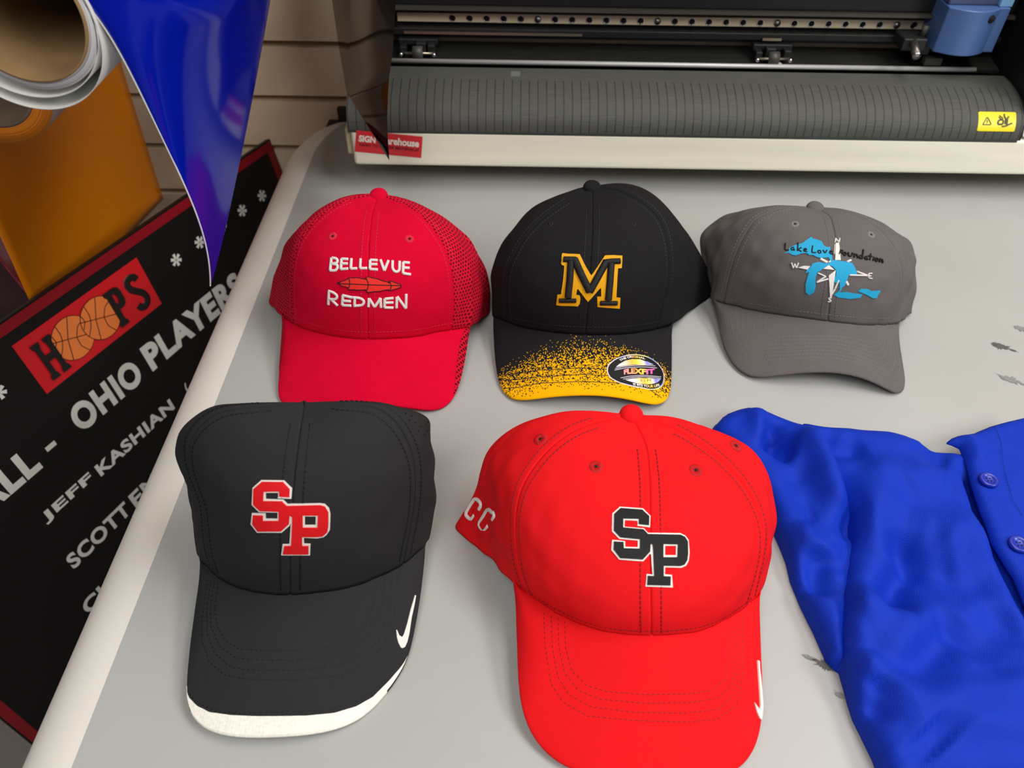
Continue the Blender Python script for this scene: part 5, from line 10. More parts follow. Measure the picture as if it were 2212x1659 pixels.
CAPS['C5']={"base":[0.0836,0.3625,0.0],"G":[[[-197,6,6],[-142,77,108],[-98,134,207],[-68,188,310],[-57,245,421],[-43,298,542],[-12,335,661],[17,336,760],[34,284,812],[42,235,855],[47,199,903],[50,166,948]],[[-354,18,6],[-297,86,110],[-250,140,210],[-216,193,314],[-202,250,426],[-184,304,547],[-141,339,667],[-93,338,764],[-48,285,815],[-15,238,860],[16,198,903],[50,168,950]],[[-495,25,6],[-435,89,112],[-385,141,213],[-349,194,317],[-332,251,431],[-310,304,553],[-258,338,672],[-194,341,772],[-124,289,823],[-68,244,869],[-12,198,904],[50,168,950]],[[-624,26,6],[-561,87,113],[-509,137,215],[-470,189,321],[-451,247,435],[-425,301,558],[-364,334,676],[-289,343,781],[-195,290,831],[-116,243,874],[-39,199,908],[50,168,950]],[[-743,22,6],[-679,79,115],[-623,127,218],[-582,179,324],[-562,237,439],[-532,292,562],[-463,326,681],[-373,333,782],[-261,285,835],[-160,239,876],[-64,199,912],[50,168,950]],[[-854,11,6],[-787,65,116],[-729,112,220],[-685,164,327],[-663,223,443],[-630,279,567],[-554,313,685],[-445,313,779],[-321,276,838],[-204,238,883],[-87,199,916],[50,168,950]],[[-955,-6,6],[-887,45,117],[-826,91,222],[-780,143,330],[-756,203,447],[-719,261,571],[-636,297,688],[-512,294,779],[-378,268,843],[-245,236,891],[-108,195,918],[50,168,950]],[[-1046,-30,6],[-976,20,118],[-914,65,224],[-866,117,332],[-840,179,450],[-799,238,574],[-709,276,691],[-572,275,780],[-433,260,851],[-280,228,894],[-128,194,923],[50,168,950]],[[-1127,-60,6],[-1056,-12,120],[-992,32,226],[-941,85,334],[-913,149,452],[-869,211,577],[-773,251,693],[-625,253,782],[-479,247,855],[-314,222,901],[-146,194,930],[50,168,950]],[[-1195,-97,6],[-1123,-50,121],[-1058,-5,227],[-1006,49,336],[-975,115,454],[-928,179,579],[-827,223,695],[-670,229,783],[-515,229,857],[-344,216,909],[-161,188,932],[50,168,950]],[[-1240,-143,6],[-1171,-96,122],[-1107,-50,229],[-1055,7,338],[-1023,75,456],[-973,143,581],[-868,191,697],[-713,208,789],[-549,213,863],[-370,208,916],[-174,185,938],[50,168,950]],[[-1234,-201,7],[-1176,-149,125],[-1122,-98,231],[-1076,-38,341],[-1046,34,460],[-998,106,584],[-895,160,701],[-754,193,802],[-585,205,878],[-396,207,931],[-189,190,951],[50,168,950]],[[-1166,-274,14],[-1131,-213,130],[-1095,-153,236],[-1062,-86,346],[-1040,-9,465],[-999,69,590],[-904,129,708],[-769,170,811],[-602,191,888],[-412,200,942],[-200,187,958],[50,168,950]],[[-1096,-353,28],[-1082,-281,141],[-1063,-213,246],[-1042,-138,356],[-1027,-55,474],[-992,28,599],[-907,96,717],[-777,145,820],[-614,175,899],[-424,191,952],[-208,184,966],[50,168,950]],[[-1028,-439,58],[-1031,-356,164],[-1026,-278,265],[-1016,-195,373],[-1007,-106,489],[-979,-18,611],[-902,58,729],[-778,116,832],[-620,155,911],[-431,180,963],[-213,179,972],[50,168,950]],[[-961,-519,109],[-978,-430,207],[-985,-346,302],[-985,-258,404],[-980,-165,515],[-958,-71,632],[-889,13,746],[-772,80,845],[-619,130,923],[-434,164,973],[-216,172,979],[50,168,950]],[[-896,-640,169],[-923,-557,264],[-941,-475,353],[-947,-386,449],[-948,-289,552],[-931,-188,661],[-871,-92,768],[-762,-9,862],[-616,61,936],[-436,116,982],[-220,147,984],[50,168,950]],[[-835,-731,222],[-870,-656,315],[-894,-578,400],[-907,-490,490],[-910,-392,586],[-898,-286,688],[-847,-181,788],[-745,-86,877],[-607,1,947],[-433,74,990],[-220,124,989],[50,168,950]],[[-783,-803,256],[-822,-739,351],[-850,-666,435],[-866,-582,521],[-871,-484,612],[-861,-376,708],[-816,-264,803],[-722,-158,887],[-592,-57,955],[-424,32,995],[-217,101,992],[50,168,950]],[[-733,-862,274],[-773,-810,374],[-803,-745,459],[-820,-664,544],[-826,-569,632],[-819,-460,723],[-778,-343,814],[-691,-227,895],[-568,-114,959],[-408,-10,998],[-209,78,994],[50,168,950]],[[-677,-920,286],[-719,-877,391],[-750,-818,477],[-768,-741,562],[-775,-648,648],[-769,-538,735],[-733,-417,822],[-651,-294,899],[-537,-170,961],[-386,-52,998],[-196,53,994],[50,168,950]],[[-619,-974,296],[-661,-939,406],[-692,-886,494],[-711,-812,578],[-717,-721,662],[-712,-611,746],[-680,-488,828],[-604,-359,902],[-498,-225,961],[-356,-94,996],[-178,28,993],[50,168,950]],[[-558,-1025,307],[-599,-996,422],[-629,-948,511],[-648,-877,595],[-654,-788,676],[-649,-679,756],[-619,-553,834],[-550,-419,903],[-451,-278,958],[-320,-136,992],[-156,4,990],[50,168,950]],[[-494,-1074,321],[-533,-1049,438],[-562,-1004,528],[-579,-936,610],[-585,-848,689],[-580,-740,765],[-552,-614,838],[-488,-476,903],[-398,-328,955],[-278,-175,986],[-130,-20,987],[50,168,950]],[[-425,-1118,335],[-462,-1097,454],[-489,-1054,544],[-505,-988,625],[-510,-902,702],[-505,-795,774],[-479,-668,842],[-420,-528,902],[-339,-374,950],[-231,-212,980],[-100,-43,982],[50,168,950]],[[-353,-1159,351],[-387,-1140,470],[-411,-1098,559],[-425,-1034,639],[-430,-949,713],[-424,-843,782],[-399,-716,845],[-347,-573,900],[-274,-416,945],[-181,-246,973],[-68,-63,978],[50,168,950]],[[-277,-1197,366],[-307,-1177,485],[-328,-1136,573],[-340,-1073,652],[-344,-989,723],[-338,-883,788],[-315,-757,847],[-269,-613,898],[-206,-452,939],[-126,-276,966],[-34,-81,973],[50,168,950]],[[-195,-1227,380],[-222,-1207,498],[-239,-1166,585],[-250,-1104,662],[-253,-1020,731],[-246,-916,793],[-226,-790,848],[-187,-645,896],[-134,-482,933],[-69,-300,959],[2,-96,969],[50,168,950]],[[-107,-1248,393],[-130,-1227,509],[-145,-1187,595],[-153,-1126,670],[-155,-1043,737],[-149,-939,796],[-131,-814,848],[-100,-669,893],[-59,-504,928],[-10,-319,953],[39,-108,964],[50,168,950]],[[-13,-1260,401],[-32,-1240,517],[-43,-1200,602],[-50,-1140,675],[-51,-1058,740],[-45,-955,797],[-31,-830,847],[-9,-685,889],[20,-520,923],[51,-332,947],[76,-116,961],[50,168,950]],[[98,-1263,405],[84,-1243,520],[76,-1205,604],[72,-1145,676],[72,-1064,740],[76,-961,796],[84,-837,845],[95,-693,885],[108,-527,918],[119,-338,943],[117,-119,959],[50,168,950]],[[203,-1257,401],[194,-1238,516],[191,-1200,600],[190,-1142,672],[192,-1061,735],[195,-959,792],[197,-835,840],[197,-691,881],[194,-525,915],[183,-336,941],[154,-118,958],[50,168,950]],[[287,-1244,393],[283,-1225,508],[284,-1189,592],[287,-1131,664],[291,-1051,728],[294,-949,784],[291,-825,834],[281,-682,877],[265,-517,912],[236,-329,940],[184,-113,957],[50,168,950]],[[365,-1226,380],[364,-1207,496],[368,-1172,580],[375,-1114,652],[382,-1034,717],[386,-931,775],[378,-807,827],[359,-664,872],[329,-500,909],[283,-315,939],[210,-104,958],[50,168,950]],[[438,-1203,366],[440,-1182,482],[447,-1147,565],[456,-1090,638],[467,-1009,703],[471,-905,764],[459,-781,819],[430,-639,866],[387,-477,907],[325,-295,940],[232,-91,959],[50,168,950]],[[506,-1172,351],[510,-1151,466],[519,-1115,549],[533,-1058,621],[546,-977,688],[551,-872,751],[534,-748,809],[497,-607,861],[441,-447,906],[363,-270,941],[251,-75,961],[50,168,950]],[[570,-1139,335],[577,-1114,448],[588,-1077,531],[604,-1020,603],[620,-938,671],[626,-832,737],[605,-708,799],[559,-568,855],[490,-412,904],[396,-242,942],[267,-56,963],[50,168,950]],[[631,-1102,321],[640,-1073,431],[653,-1034,512],[672,-975,584],[690,-893,653],[696,-786,722],[671,-661,788],[616,-524,849],[535,-372,902],[426,-209,943],[281,-36,964],[50,168,950]],[[689,-1062,307],[701,-1028,413],[716,-986,492],[736,-925,564],[756,-841,634],[761,-734,706],[732,-609,776],[670,-474,842],[577,-328,899],[453,-174,943],[292,-14,966],[50,168,950]],[[747,-1020,296],[760,-979,396],[776,-932,473],[798,-869,544],[819,-784,615],[823,-676,689],[790,-552,764],[720,-419,834],[615,-280,896],[477,-137,943],[302,10,966],[50,168,950]],[[803,-974,286],[819,-924,380],[836,-873,454],[857,-807,523],[878,-721,595],[881,-613,671],[845,-490,750],[767,-361,826],[650,-230,892],[498,-98,941],[310,33,966],[50,168,950]],[[860,-924,274],[878,-865,362],[896,-808,433],[916,-739,502],[935,-652,573],[936,-545,652],[896,-425,735],[812,-300,817],[684,-177,886],[518,-59,937],[318,57,965],[50,168,950]],[[911,-872,256],[934,-802,338],[953,-738,406],[972,-666,475],[988,-578,548],[986,-473,630],[944,-356,718],[854,-235,805],[715,-124,878],[537,-20,931],[325,80,963],[50,168,950]],[[952,-813,222],[981,-732,300],[1002,-661,369],[1021,-586,440],[1034,-499,516],[1030,-396,602],[987,-282,696],[893,-168,790],[743,-68,868],[553,19,924],[330,104,960],[50,168,950]],[[996,-737,169],[1029,-648,247],[1051,-572,319],[1067,-495,394],[1076,-410,475],[1070,-311,567],[1025,-203,669],[927,-96,773],[767,-10,856],[566,60,915],[335,127,957],[50,168,950]],[[1040,-643,109],[1075,-544,188],[1097,-462,263],[1109,-385,343],[1113,-302,430],[1104,-210,529],[1059,-109,640],[957,-12,753],[788,58,842],[576,106,905],[338,153,952],[50,168,950]],[[1042,-583,58],[1078,-483,144],[1099,-402,225],[1111,-326,311],[1114,-246,404],[1104,-157,509],[1060,-62,625],[942,24,738],[768,79,826],[561,117,889],[330,154,939],[50,168,950]],[[1023,-525,28],[1059,-424,119],[1081,-344,204],[1093,-270,294],[1097,-193,391],[1088,-108,499],[1045,-17,618],[924,59,732],[746,102,818],[546,131,882],[324,162,936],[50,168,950]],[[990,-470,14],[1026,-369,106],[1049,-289,194],[1062,-217,285],[1066,-142,385],[1058,-61,495],[1017,24,616],[899,93,730],[717,123,811],[525,143,875],[316,171,935],[50,168,950]],[[945,-416,7],[983,-315,100],[1007,-236,189],[1020,-166,282],[1025,-93,383],[1017,-16,494],[979,64,616],[866,126,729],[689,147,809],[505,159,873],[303,176,930],[50,168,950]],[[890,-364,6],[929,-263,98],[953,-186,188],[968,-117,281],[972,-47,383],[965,28,495],[930,103,617],[823,157,730],[655,169,808],[481,176,873],[286,177,923],[50,168,950]],[[824,-313,6],[864,-214,97],[890,-138,188],[905,-70,282],[909,-2,385],[903,69,498],[871,139,620],[773,186,732],[612,189,807],[453,190,873],[270,183,920],[50,168,950]],[[748,-263,6],[789,-167,98],[816,-92,189],[832,-26,284],[836,39,387],[831,108,501],[803,173,623],[714,213,734],[566,208,807],[420,204,873],[253,190,920],[50,165,947]],[[662,-217,6],[705,-122,98],[733,-50,190],[750,14,286],[754,78,390],[749,144,505],[727,204,627],[649,238,737],[517,227,809],[385,217,874],[232,193,917],[49,157,939]],[[567,-173,6],[611,-81,99],[641,-11,192],[659,52,289],[663,114,394],[659,177,510],[643,233,631],[576,261,740],[464,247,813],[345,229,875],[208,191,909],[49,154,936]],[[463,-133,6],[508,-43,101],[540,25,194],[560,85,292],[564,146,398],[562,207,514],[551,259,636],[501,286,747],[404,262,815],[300,234,872],[184,191,905],[49,154,936]],[[350,-96,6],[397,-10,102],[431,56,197],[452,115,295],[457,175,402],[457,233,520],[452,281,641],[421,310,755],[339,275,817],[251,235,866],[160,195,904],[49,154,936]],[[230,-63,6],[279,19,104],[315,83,199],[338,140,299],[343,199,407],[345,256,525],[348,300,646],[330,325,759],[269,282,817],[203,240,865],[134,197,904],[49,154,936]],[[100,-35,6],[151,44,105],[190,105,202],[215,161,302],[221,219,412],[226,275,531],[237,316,651],[232,332,759],[195,283,813],[153,242,863],[107,199,903],[49,154,936]],[[-40,-12,6],[13,63,107],[54,122,204],[81,177,306],[89,234,417],[98,289,536],[118,328,656],[128,333,758],[117,283,811],[99,237,857],[78,199,903],[49,159,941]]],"B":[[[-794,-788,250],[-794,-788,281],[-794,-788,299],[-794,-788,305],[-794,-788,299],[-794,-788,281],[-794,-788,250]],[[-756,-836,267],[-760,-846,285],[-764,-857,293],[-767,-868,289],[-771,-879,275],[-774,-889,250],[-778,-900,213]],[[-716,-880,278],[-726,-901,288],[-735,-922,288],[-744,-943,278],[-753,-965,258],[-762,-986,228],[-771,-1007,188]],[[-673,-924,287],[-689,-956,290],[-704,-988,285],[-720,-1020,270],[-735,-1052,246],[-751,-1084,213],[-767,-1116,171]],[[-629,-965,294],[-651,-1008,293],[-673,-1052,283],[-696,-1095,265],[-718,-1138,238],[-740,-1182,203],[-762,-1225,159]],[[-583,-1005,302],[-612,-1060,297],[-641,-1115,283],[-670,-1170,261],[-699,-1225,232],[-729,-1280,195],[-758,-1335,149]],[[-535,-1043,312],[-571,-1110,301],[-607,-1177,283],[-643,-1244,258],[-679,-1310,226],[-715,-1377,187],[-751,-1444,140]],[[-486,-1080,323],[-528,-1159,307],[-569,-1237,284],[-611,-1316,255],[-653,-1395,219],[-695,-1474,176],[-737,-1553,127]],[[-433,-1113,333],[-479,-1204,311],[-525,-1295,282],[-571,-1385,248],[-617,-1476,208],[-664,-1567,161],[-710,-1658,109]],[[-378,-1145,345],[-426,-1247,315],[-473,-1348,279],[-521,-1449,238],[-568,-1551,192],[-616,-1652,141],[-663,-1754,85]],[[-322,-1175,357],[-368,-1286,319],[-413,-1396,276],[-459,-1507,230],[-504,-1617,179],[-550,-1728,125],[-595,-1838,66]],[[-263,-1203,369],[-304,-1320,324],[-345,-1437,277],[-386,-1554,227],[-427,-1671,173],[-468,-1788,117],[-509,-1905,58]],[[-200,-1226,379],[-235,-1347,330],[-270,-1468,279],[-305,-1590,227],[-340,-1711,172],[-375,-1833,115],[-410,-1954,56]],[[-133,-1243,390],[-162,-1367,337],[-191,-1492,283],[-220,-1616,228],[-248,-1740,173],[-277,-1865,116],[-306,-1989,58]],[[-64,-1255,397],[-86,-1381,342],[-109,-1507,286],[-131,-1634,230],[-154,-1760,174],[-176,-1886,117],[-198,-2012,60]],[[12,-1262,402],[-5,-1389,345],[-22,-1517,288],[-39,-1644,231],[-55,-1772,174],[-72,-1899,118],[-89,-2027,61]],[[98,-1263,405],[85,-1391,347],[72,-1520,288],[59,-1648,231],[46,-1776,174],[33,-1905,117],[21,-2033,61]],[[180,-1259,402],[172,-1388,344],[163,-1516,286],[155,-1645,228],[147,-1774,171],[139,-1903,115],[131,-2031,59]],[[249,-1251,397],[248,-1379,339],[246,-1508,282],[245,-1636,225],[243,-1765,168],[242,-1893,112],[240,-2022,56]],[[310,-1239,390],[317,-1367,333],[323,-1495,276],[330,-1622,219],[336,-1750,163],[343,-1878,106],[349,-2005,50]],[[369,-1225,379],[384,-1351,324],[398,-1477,269],[413,-1604,213],[427,-1730,156],[442,-1856,100],[456,-1983,42]],[[425,-1208,369],[448,-1331,316],[470,-1454,262],[493,-1578,207],[515,-1701,151],[538,-1824,94],[560,-1948,36]],[[478,-1185,357],[507,-1303,308],[537,-1420,258],[566,-1538,205],[595,-1655,151],[624,-1773,95],[653,-1890,38]],[[529,-1161,345],[561,-1269,303],[594,-1377,258],[627,-1485,210],[660,-1593,160],[692,-1701,107],[725,-1809,52]],[[577,-1135,333],[610,-1231,298],[643,-1328,260],[676,-1424,219],[708,-1521,174],[741,-1617,126],[774,-1713,76]],[[624,-1107,323],[654,-1191,294],[685,-1275,262],[715,-1359,227],[746,-1443,187],[776,-1527,144],[807,-1610,97]],[[668,-1077,312],[695,-1148,290],[722,-1219,263],[749,-1291,233],[776,-1362,198],[803,-1433,159],[830,-1504,115]],[[712,-1045,302],[735,-1104,286],[758,-1163,264],[780,-1221,238],[803,-1280,207],[826,-1338,172],[848,-1397,132]],[[756,-1013,294],[774,-1059,283],[792,-1105,266],[810,-1151,244],[828,-1197,217],[845,-1243,185],[863,-1289,148]],[[799,-977,287],[812,-1011,280],[826,-1045,268],[839,-1079,251],[852,-1113,228],[865,-1148,199],[879,-1182,165]],[[843,-940,278],[852,-962,278],[860,-985,272],[868,-1007,259],[877,-1030,241],[885,-1052,217],[894,-1075,186]],[[884,-901,267],[888,-912,275],[892,-923,276],[896,-935,270],[900,-946,258],[904,-957,239],[908,-969,213]],[[921,-860,250],[921,-860,269],[921,-860,281],[921,-860,285],[921,-860,281],[921,-860,269],[921,-860,250]]],"seams":[9.78,19.81,30.0,40.36,50.38],"eyes":[[24.82,8.48],[36.06,8.55],[18.01,7.84],[44.04,7.84]],"dec":[["letter_outline","c","p",[[[5569,1458],[5683,1468],[5795,1475],[5899,1478],[5949,1449],[5998,1419],[5994,1369],[5990,1318],[5916,1321],[5841,1322],[5845,1336],[5838,1366],[5758,1362],[5672,1355],[5680,1298],[5805,1304],[5919,1306],[5968,1268],[6060,1271],[6155,1272],[6261,1270],[6380,1266],[6450,1240],[6490,1197],[6483,1138],[6479,1077],[6453,997],[6413,954],[6350,936],[6243,941],[6148,943],[6144,872],[6224,866],[6230,797],[6237,724],[6132,728],[6037,730],[5944,730],[5950,801],[5956,870],[6016,866],[6009,969],[6002,1067],[5990,1075],[5921,997],[5838,997],[5749,995],[5652,990],[5600,1030],[5546,1068],[5545,1117],[5543,1164],[5626,1169],[5708,1172],[5717,1121],[5790,1126],[5859,1130],[5856,1191],[5748,1189],[5631,1184],[5578,1211],[5525,1237],[5506,1313],[5483,1386],[5526,1422]],[[6157,1153],[6223,1153],[6296,1152],[6283,1064],[6214,1065],[6152,1065]]],0],["letters","c","p",[[[5586,1446],[5691,1454],[5794,1460],[5889,1463],[5980,1413],[5977,1335],[5858,1337],[5854,1383],[5753,1375],[5646,1365],[5663,1288],[5794,1293],[5913,1294],[5965,1254],[6057,1256],[6152,1256],[6257,1254],[6376,1249],[6438,1226],[6469,1183],[6460,1131],[6453,1079],[6432,1009],[6390,966],[6335,954],[6226,958],[6130,959],[6130,906],[6129,851],[6207,848],[6203,748],[6118,750],[6039,751],[5961,750],[5967,852],[6033,849],[6030,940],[6027,1027],[6024,1111],[6018,1163],[5996,1167],[5990,1093],[5952,1054],[5915,1014],[5838,1014],[5754,1011],[5664,1005],[5620,1042],[5574,1077],[5568,1150],[5688,1160],[5698,1103],[5795,1111],[5883,1115],[5880,1203],[5767,1202],[5643,1198],[5548,1248],[5532,1318],[5512,1385]],[[6136,1169],[6223,1167],[6322,1164],[6310,1104],[6300,1042],[6210,1043],[6130,1043],[6132,1107]]],0],["side_lettering","c","s",[[2613,450],[2682,516],[2634,540],[2437,516],[2310,482],[2276,430],[2247,377],[2230,317],[2220,257],[2267,229],[2378,234],[2445,259],[2493,334]],282],["side_lettering","c","s",[[3202,569],[3288,650],[3249,663],[3065,589],[2979,544],[2892,482],[2812,424],[2751,369],[2697,311],[2719,282],[2847,281],[2925,301],[3023,386]],288],["check_emblem","b","p",[[[5407,929],[5453,1008],[5382,1025],[5313,1073],[5245,1118],[5188,1146],[5131,1172],[5083,1191],[5037,1200],[4953,1200],[4898,1196],[4871,1154],[4862,1075],[4882,982],[4891,1005],[4934,1115],[4994,1125],[5054,1094],[5117,1065],[5206,1022],[5300,975],[5353,953]]],0],["bill_stitching","b","s",[[1580,43],[1632,101],[1681,156],[1727,206],[1771,255],[1813,301],[1873,341],[1930,379],[1984,417],[2035,455],[2113,467],[2188,481],[2260,498],[2329,516],[2405,512],[2480,510],[2555,510],[2629,511],[2719,505],[2808,502],[2897,499],[2983,499],[3067,499],[3148,501],[3232,499],[3317,498],[3405,499],[3498,500],[3594,503],[3694,507],[3797,513],[3889,514],[3982,516],[4077,520],[4174,527],[4266,513],[4363,504],[4467,502],[4522,462],[4582,422],[4647,382],[4718,342],[4768,292],[4821,239],[4880,184],[4942,124],[5007,58]],46],["bill_stitching","b","s",[[1418,47],[1480,118],[1539,184],[1595,243],[1647,298],[1697,351],[1765,393],[1829,433],[1889,473],[1945,512],[2019,527],[2089,545],[2156,564],[2221,585],[2306,582],[2389,582],[2473,585],[2555,590],[2643,581],[2731,575],[2818,571],[2905,569],[2990,569],[3072,570],[3153,572],[3235,570],[3319,569],[3405,569],[3494,572],[3587,575],[3683,580],[3782,587],[3873,587],[3966,588],[4060,592],[4156,599],[4255,612],[4327,598],[4402,589],[4483,584],[4569,584],[4619,548],[4673,512],[4731,476],[4794,440],[4861,402],[4923,350],[4989,294],[5060,234],[5134,167],[5213,91]],46],["bill_stitching","b","s",[[1261,76],[1332,157],[1400,229],[1463,295],[1523,355],[1580,410],[1645,449],[1706,487],[1764,523],[1819,559],[1870,594],[1935,608],[1998,624],[2058,642],[2116,662],[2204,659],[2289,662],[2373,667],[2455,675],[2537,666],[2619,659],[2700,653],[2781,650],[2861,648],[2941,649],[3019,650],[3099,648],[3179,646],[3261,646],[3343,647],[3428,650],[3516,654],[3607,660],[3700,667],[3783,668],[3867,670],[3952,673],[4038,679],[4124,686],[4213,698],[4288,686],[4367,678],[4452,676],[4541,681],[4596,650],[4655,620],[4718,592],[4787,565],[4862,539],[4918,496],[4976,452],[5038,405],[5105,355],[5174,301],[5245,239],[5319,168],[5399,86]],46],["bill_stitching","b","s",[[1066,118],[1141,206],[1214,280],[1285,345],[1353,403],[1417,456],[1479,505],[1541,538],[1600,571],[1657,604],[1710,636],[1760,667],[1808,699],[1873,708],[1936,720],[1996,734],[2054,750],[2131,745],[2206,744],[2279,747],[2351,752],[2422,760],[2498,748],[2573,739],[2650,731],[2726,725],[2802,721],[2877,718],[2952,717],[3025,717],[3104,715],[3183,715],[3264,715],[3344,717],[3427,720],[3513,725],[3601,731],[3690,738],[3779,741],[3870,745],[3961,750],[4053,758],[4145,769],[4232,760],[4321,757],[4416,761],[4517,775],[4569,748],[4625,722],[4685,699],[4750,678],[4820,658],[4896,640],[4956,599],[5019,556],[5085,510],[5156,462],[5229,408],[5304,345],[5382,274],[5464,191],[5551,89]],46]],"yaw":0.022}
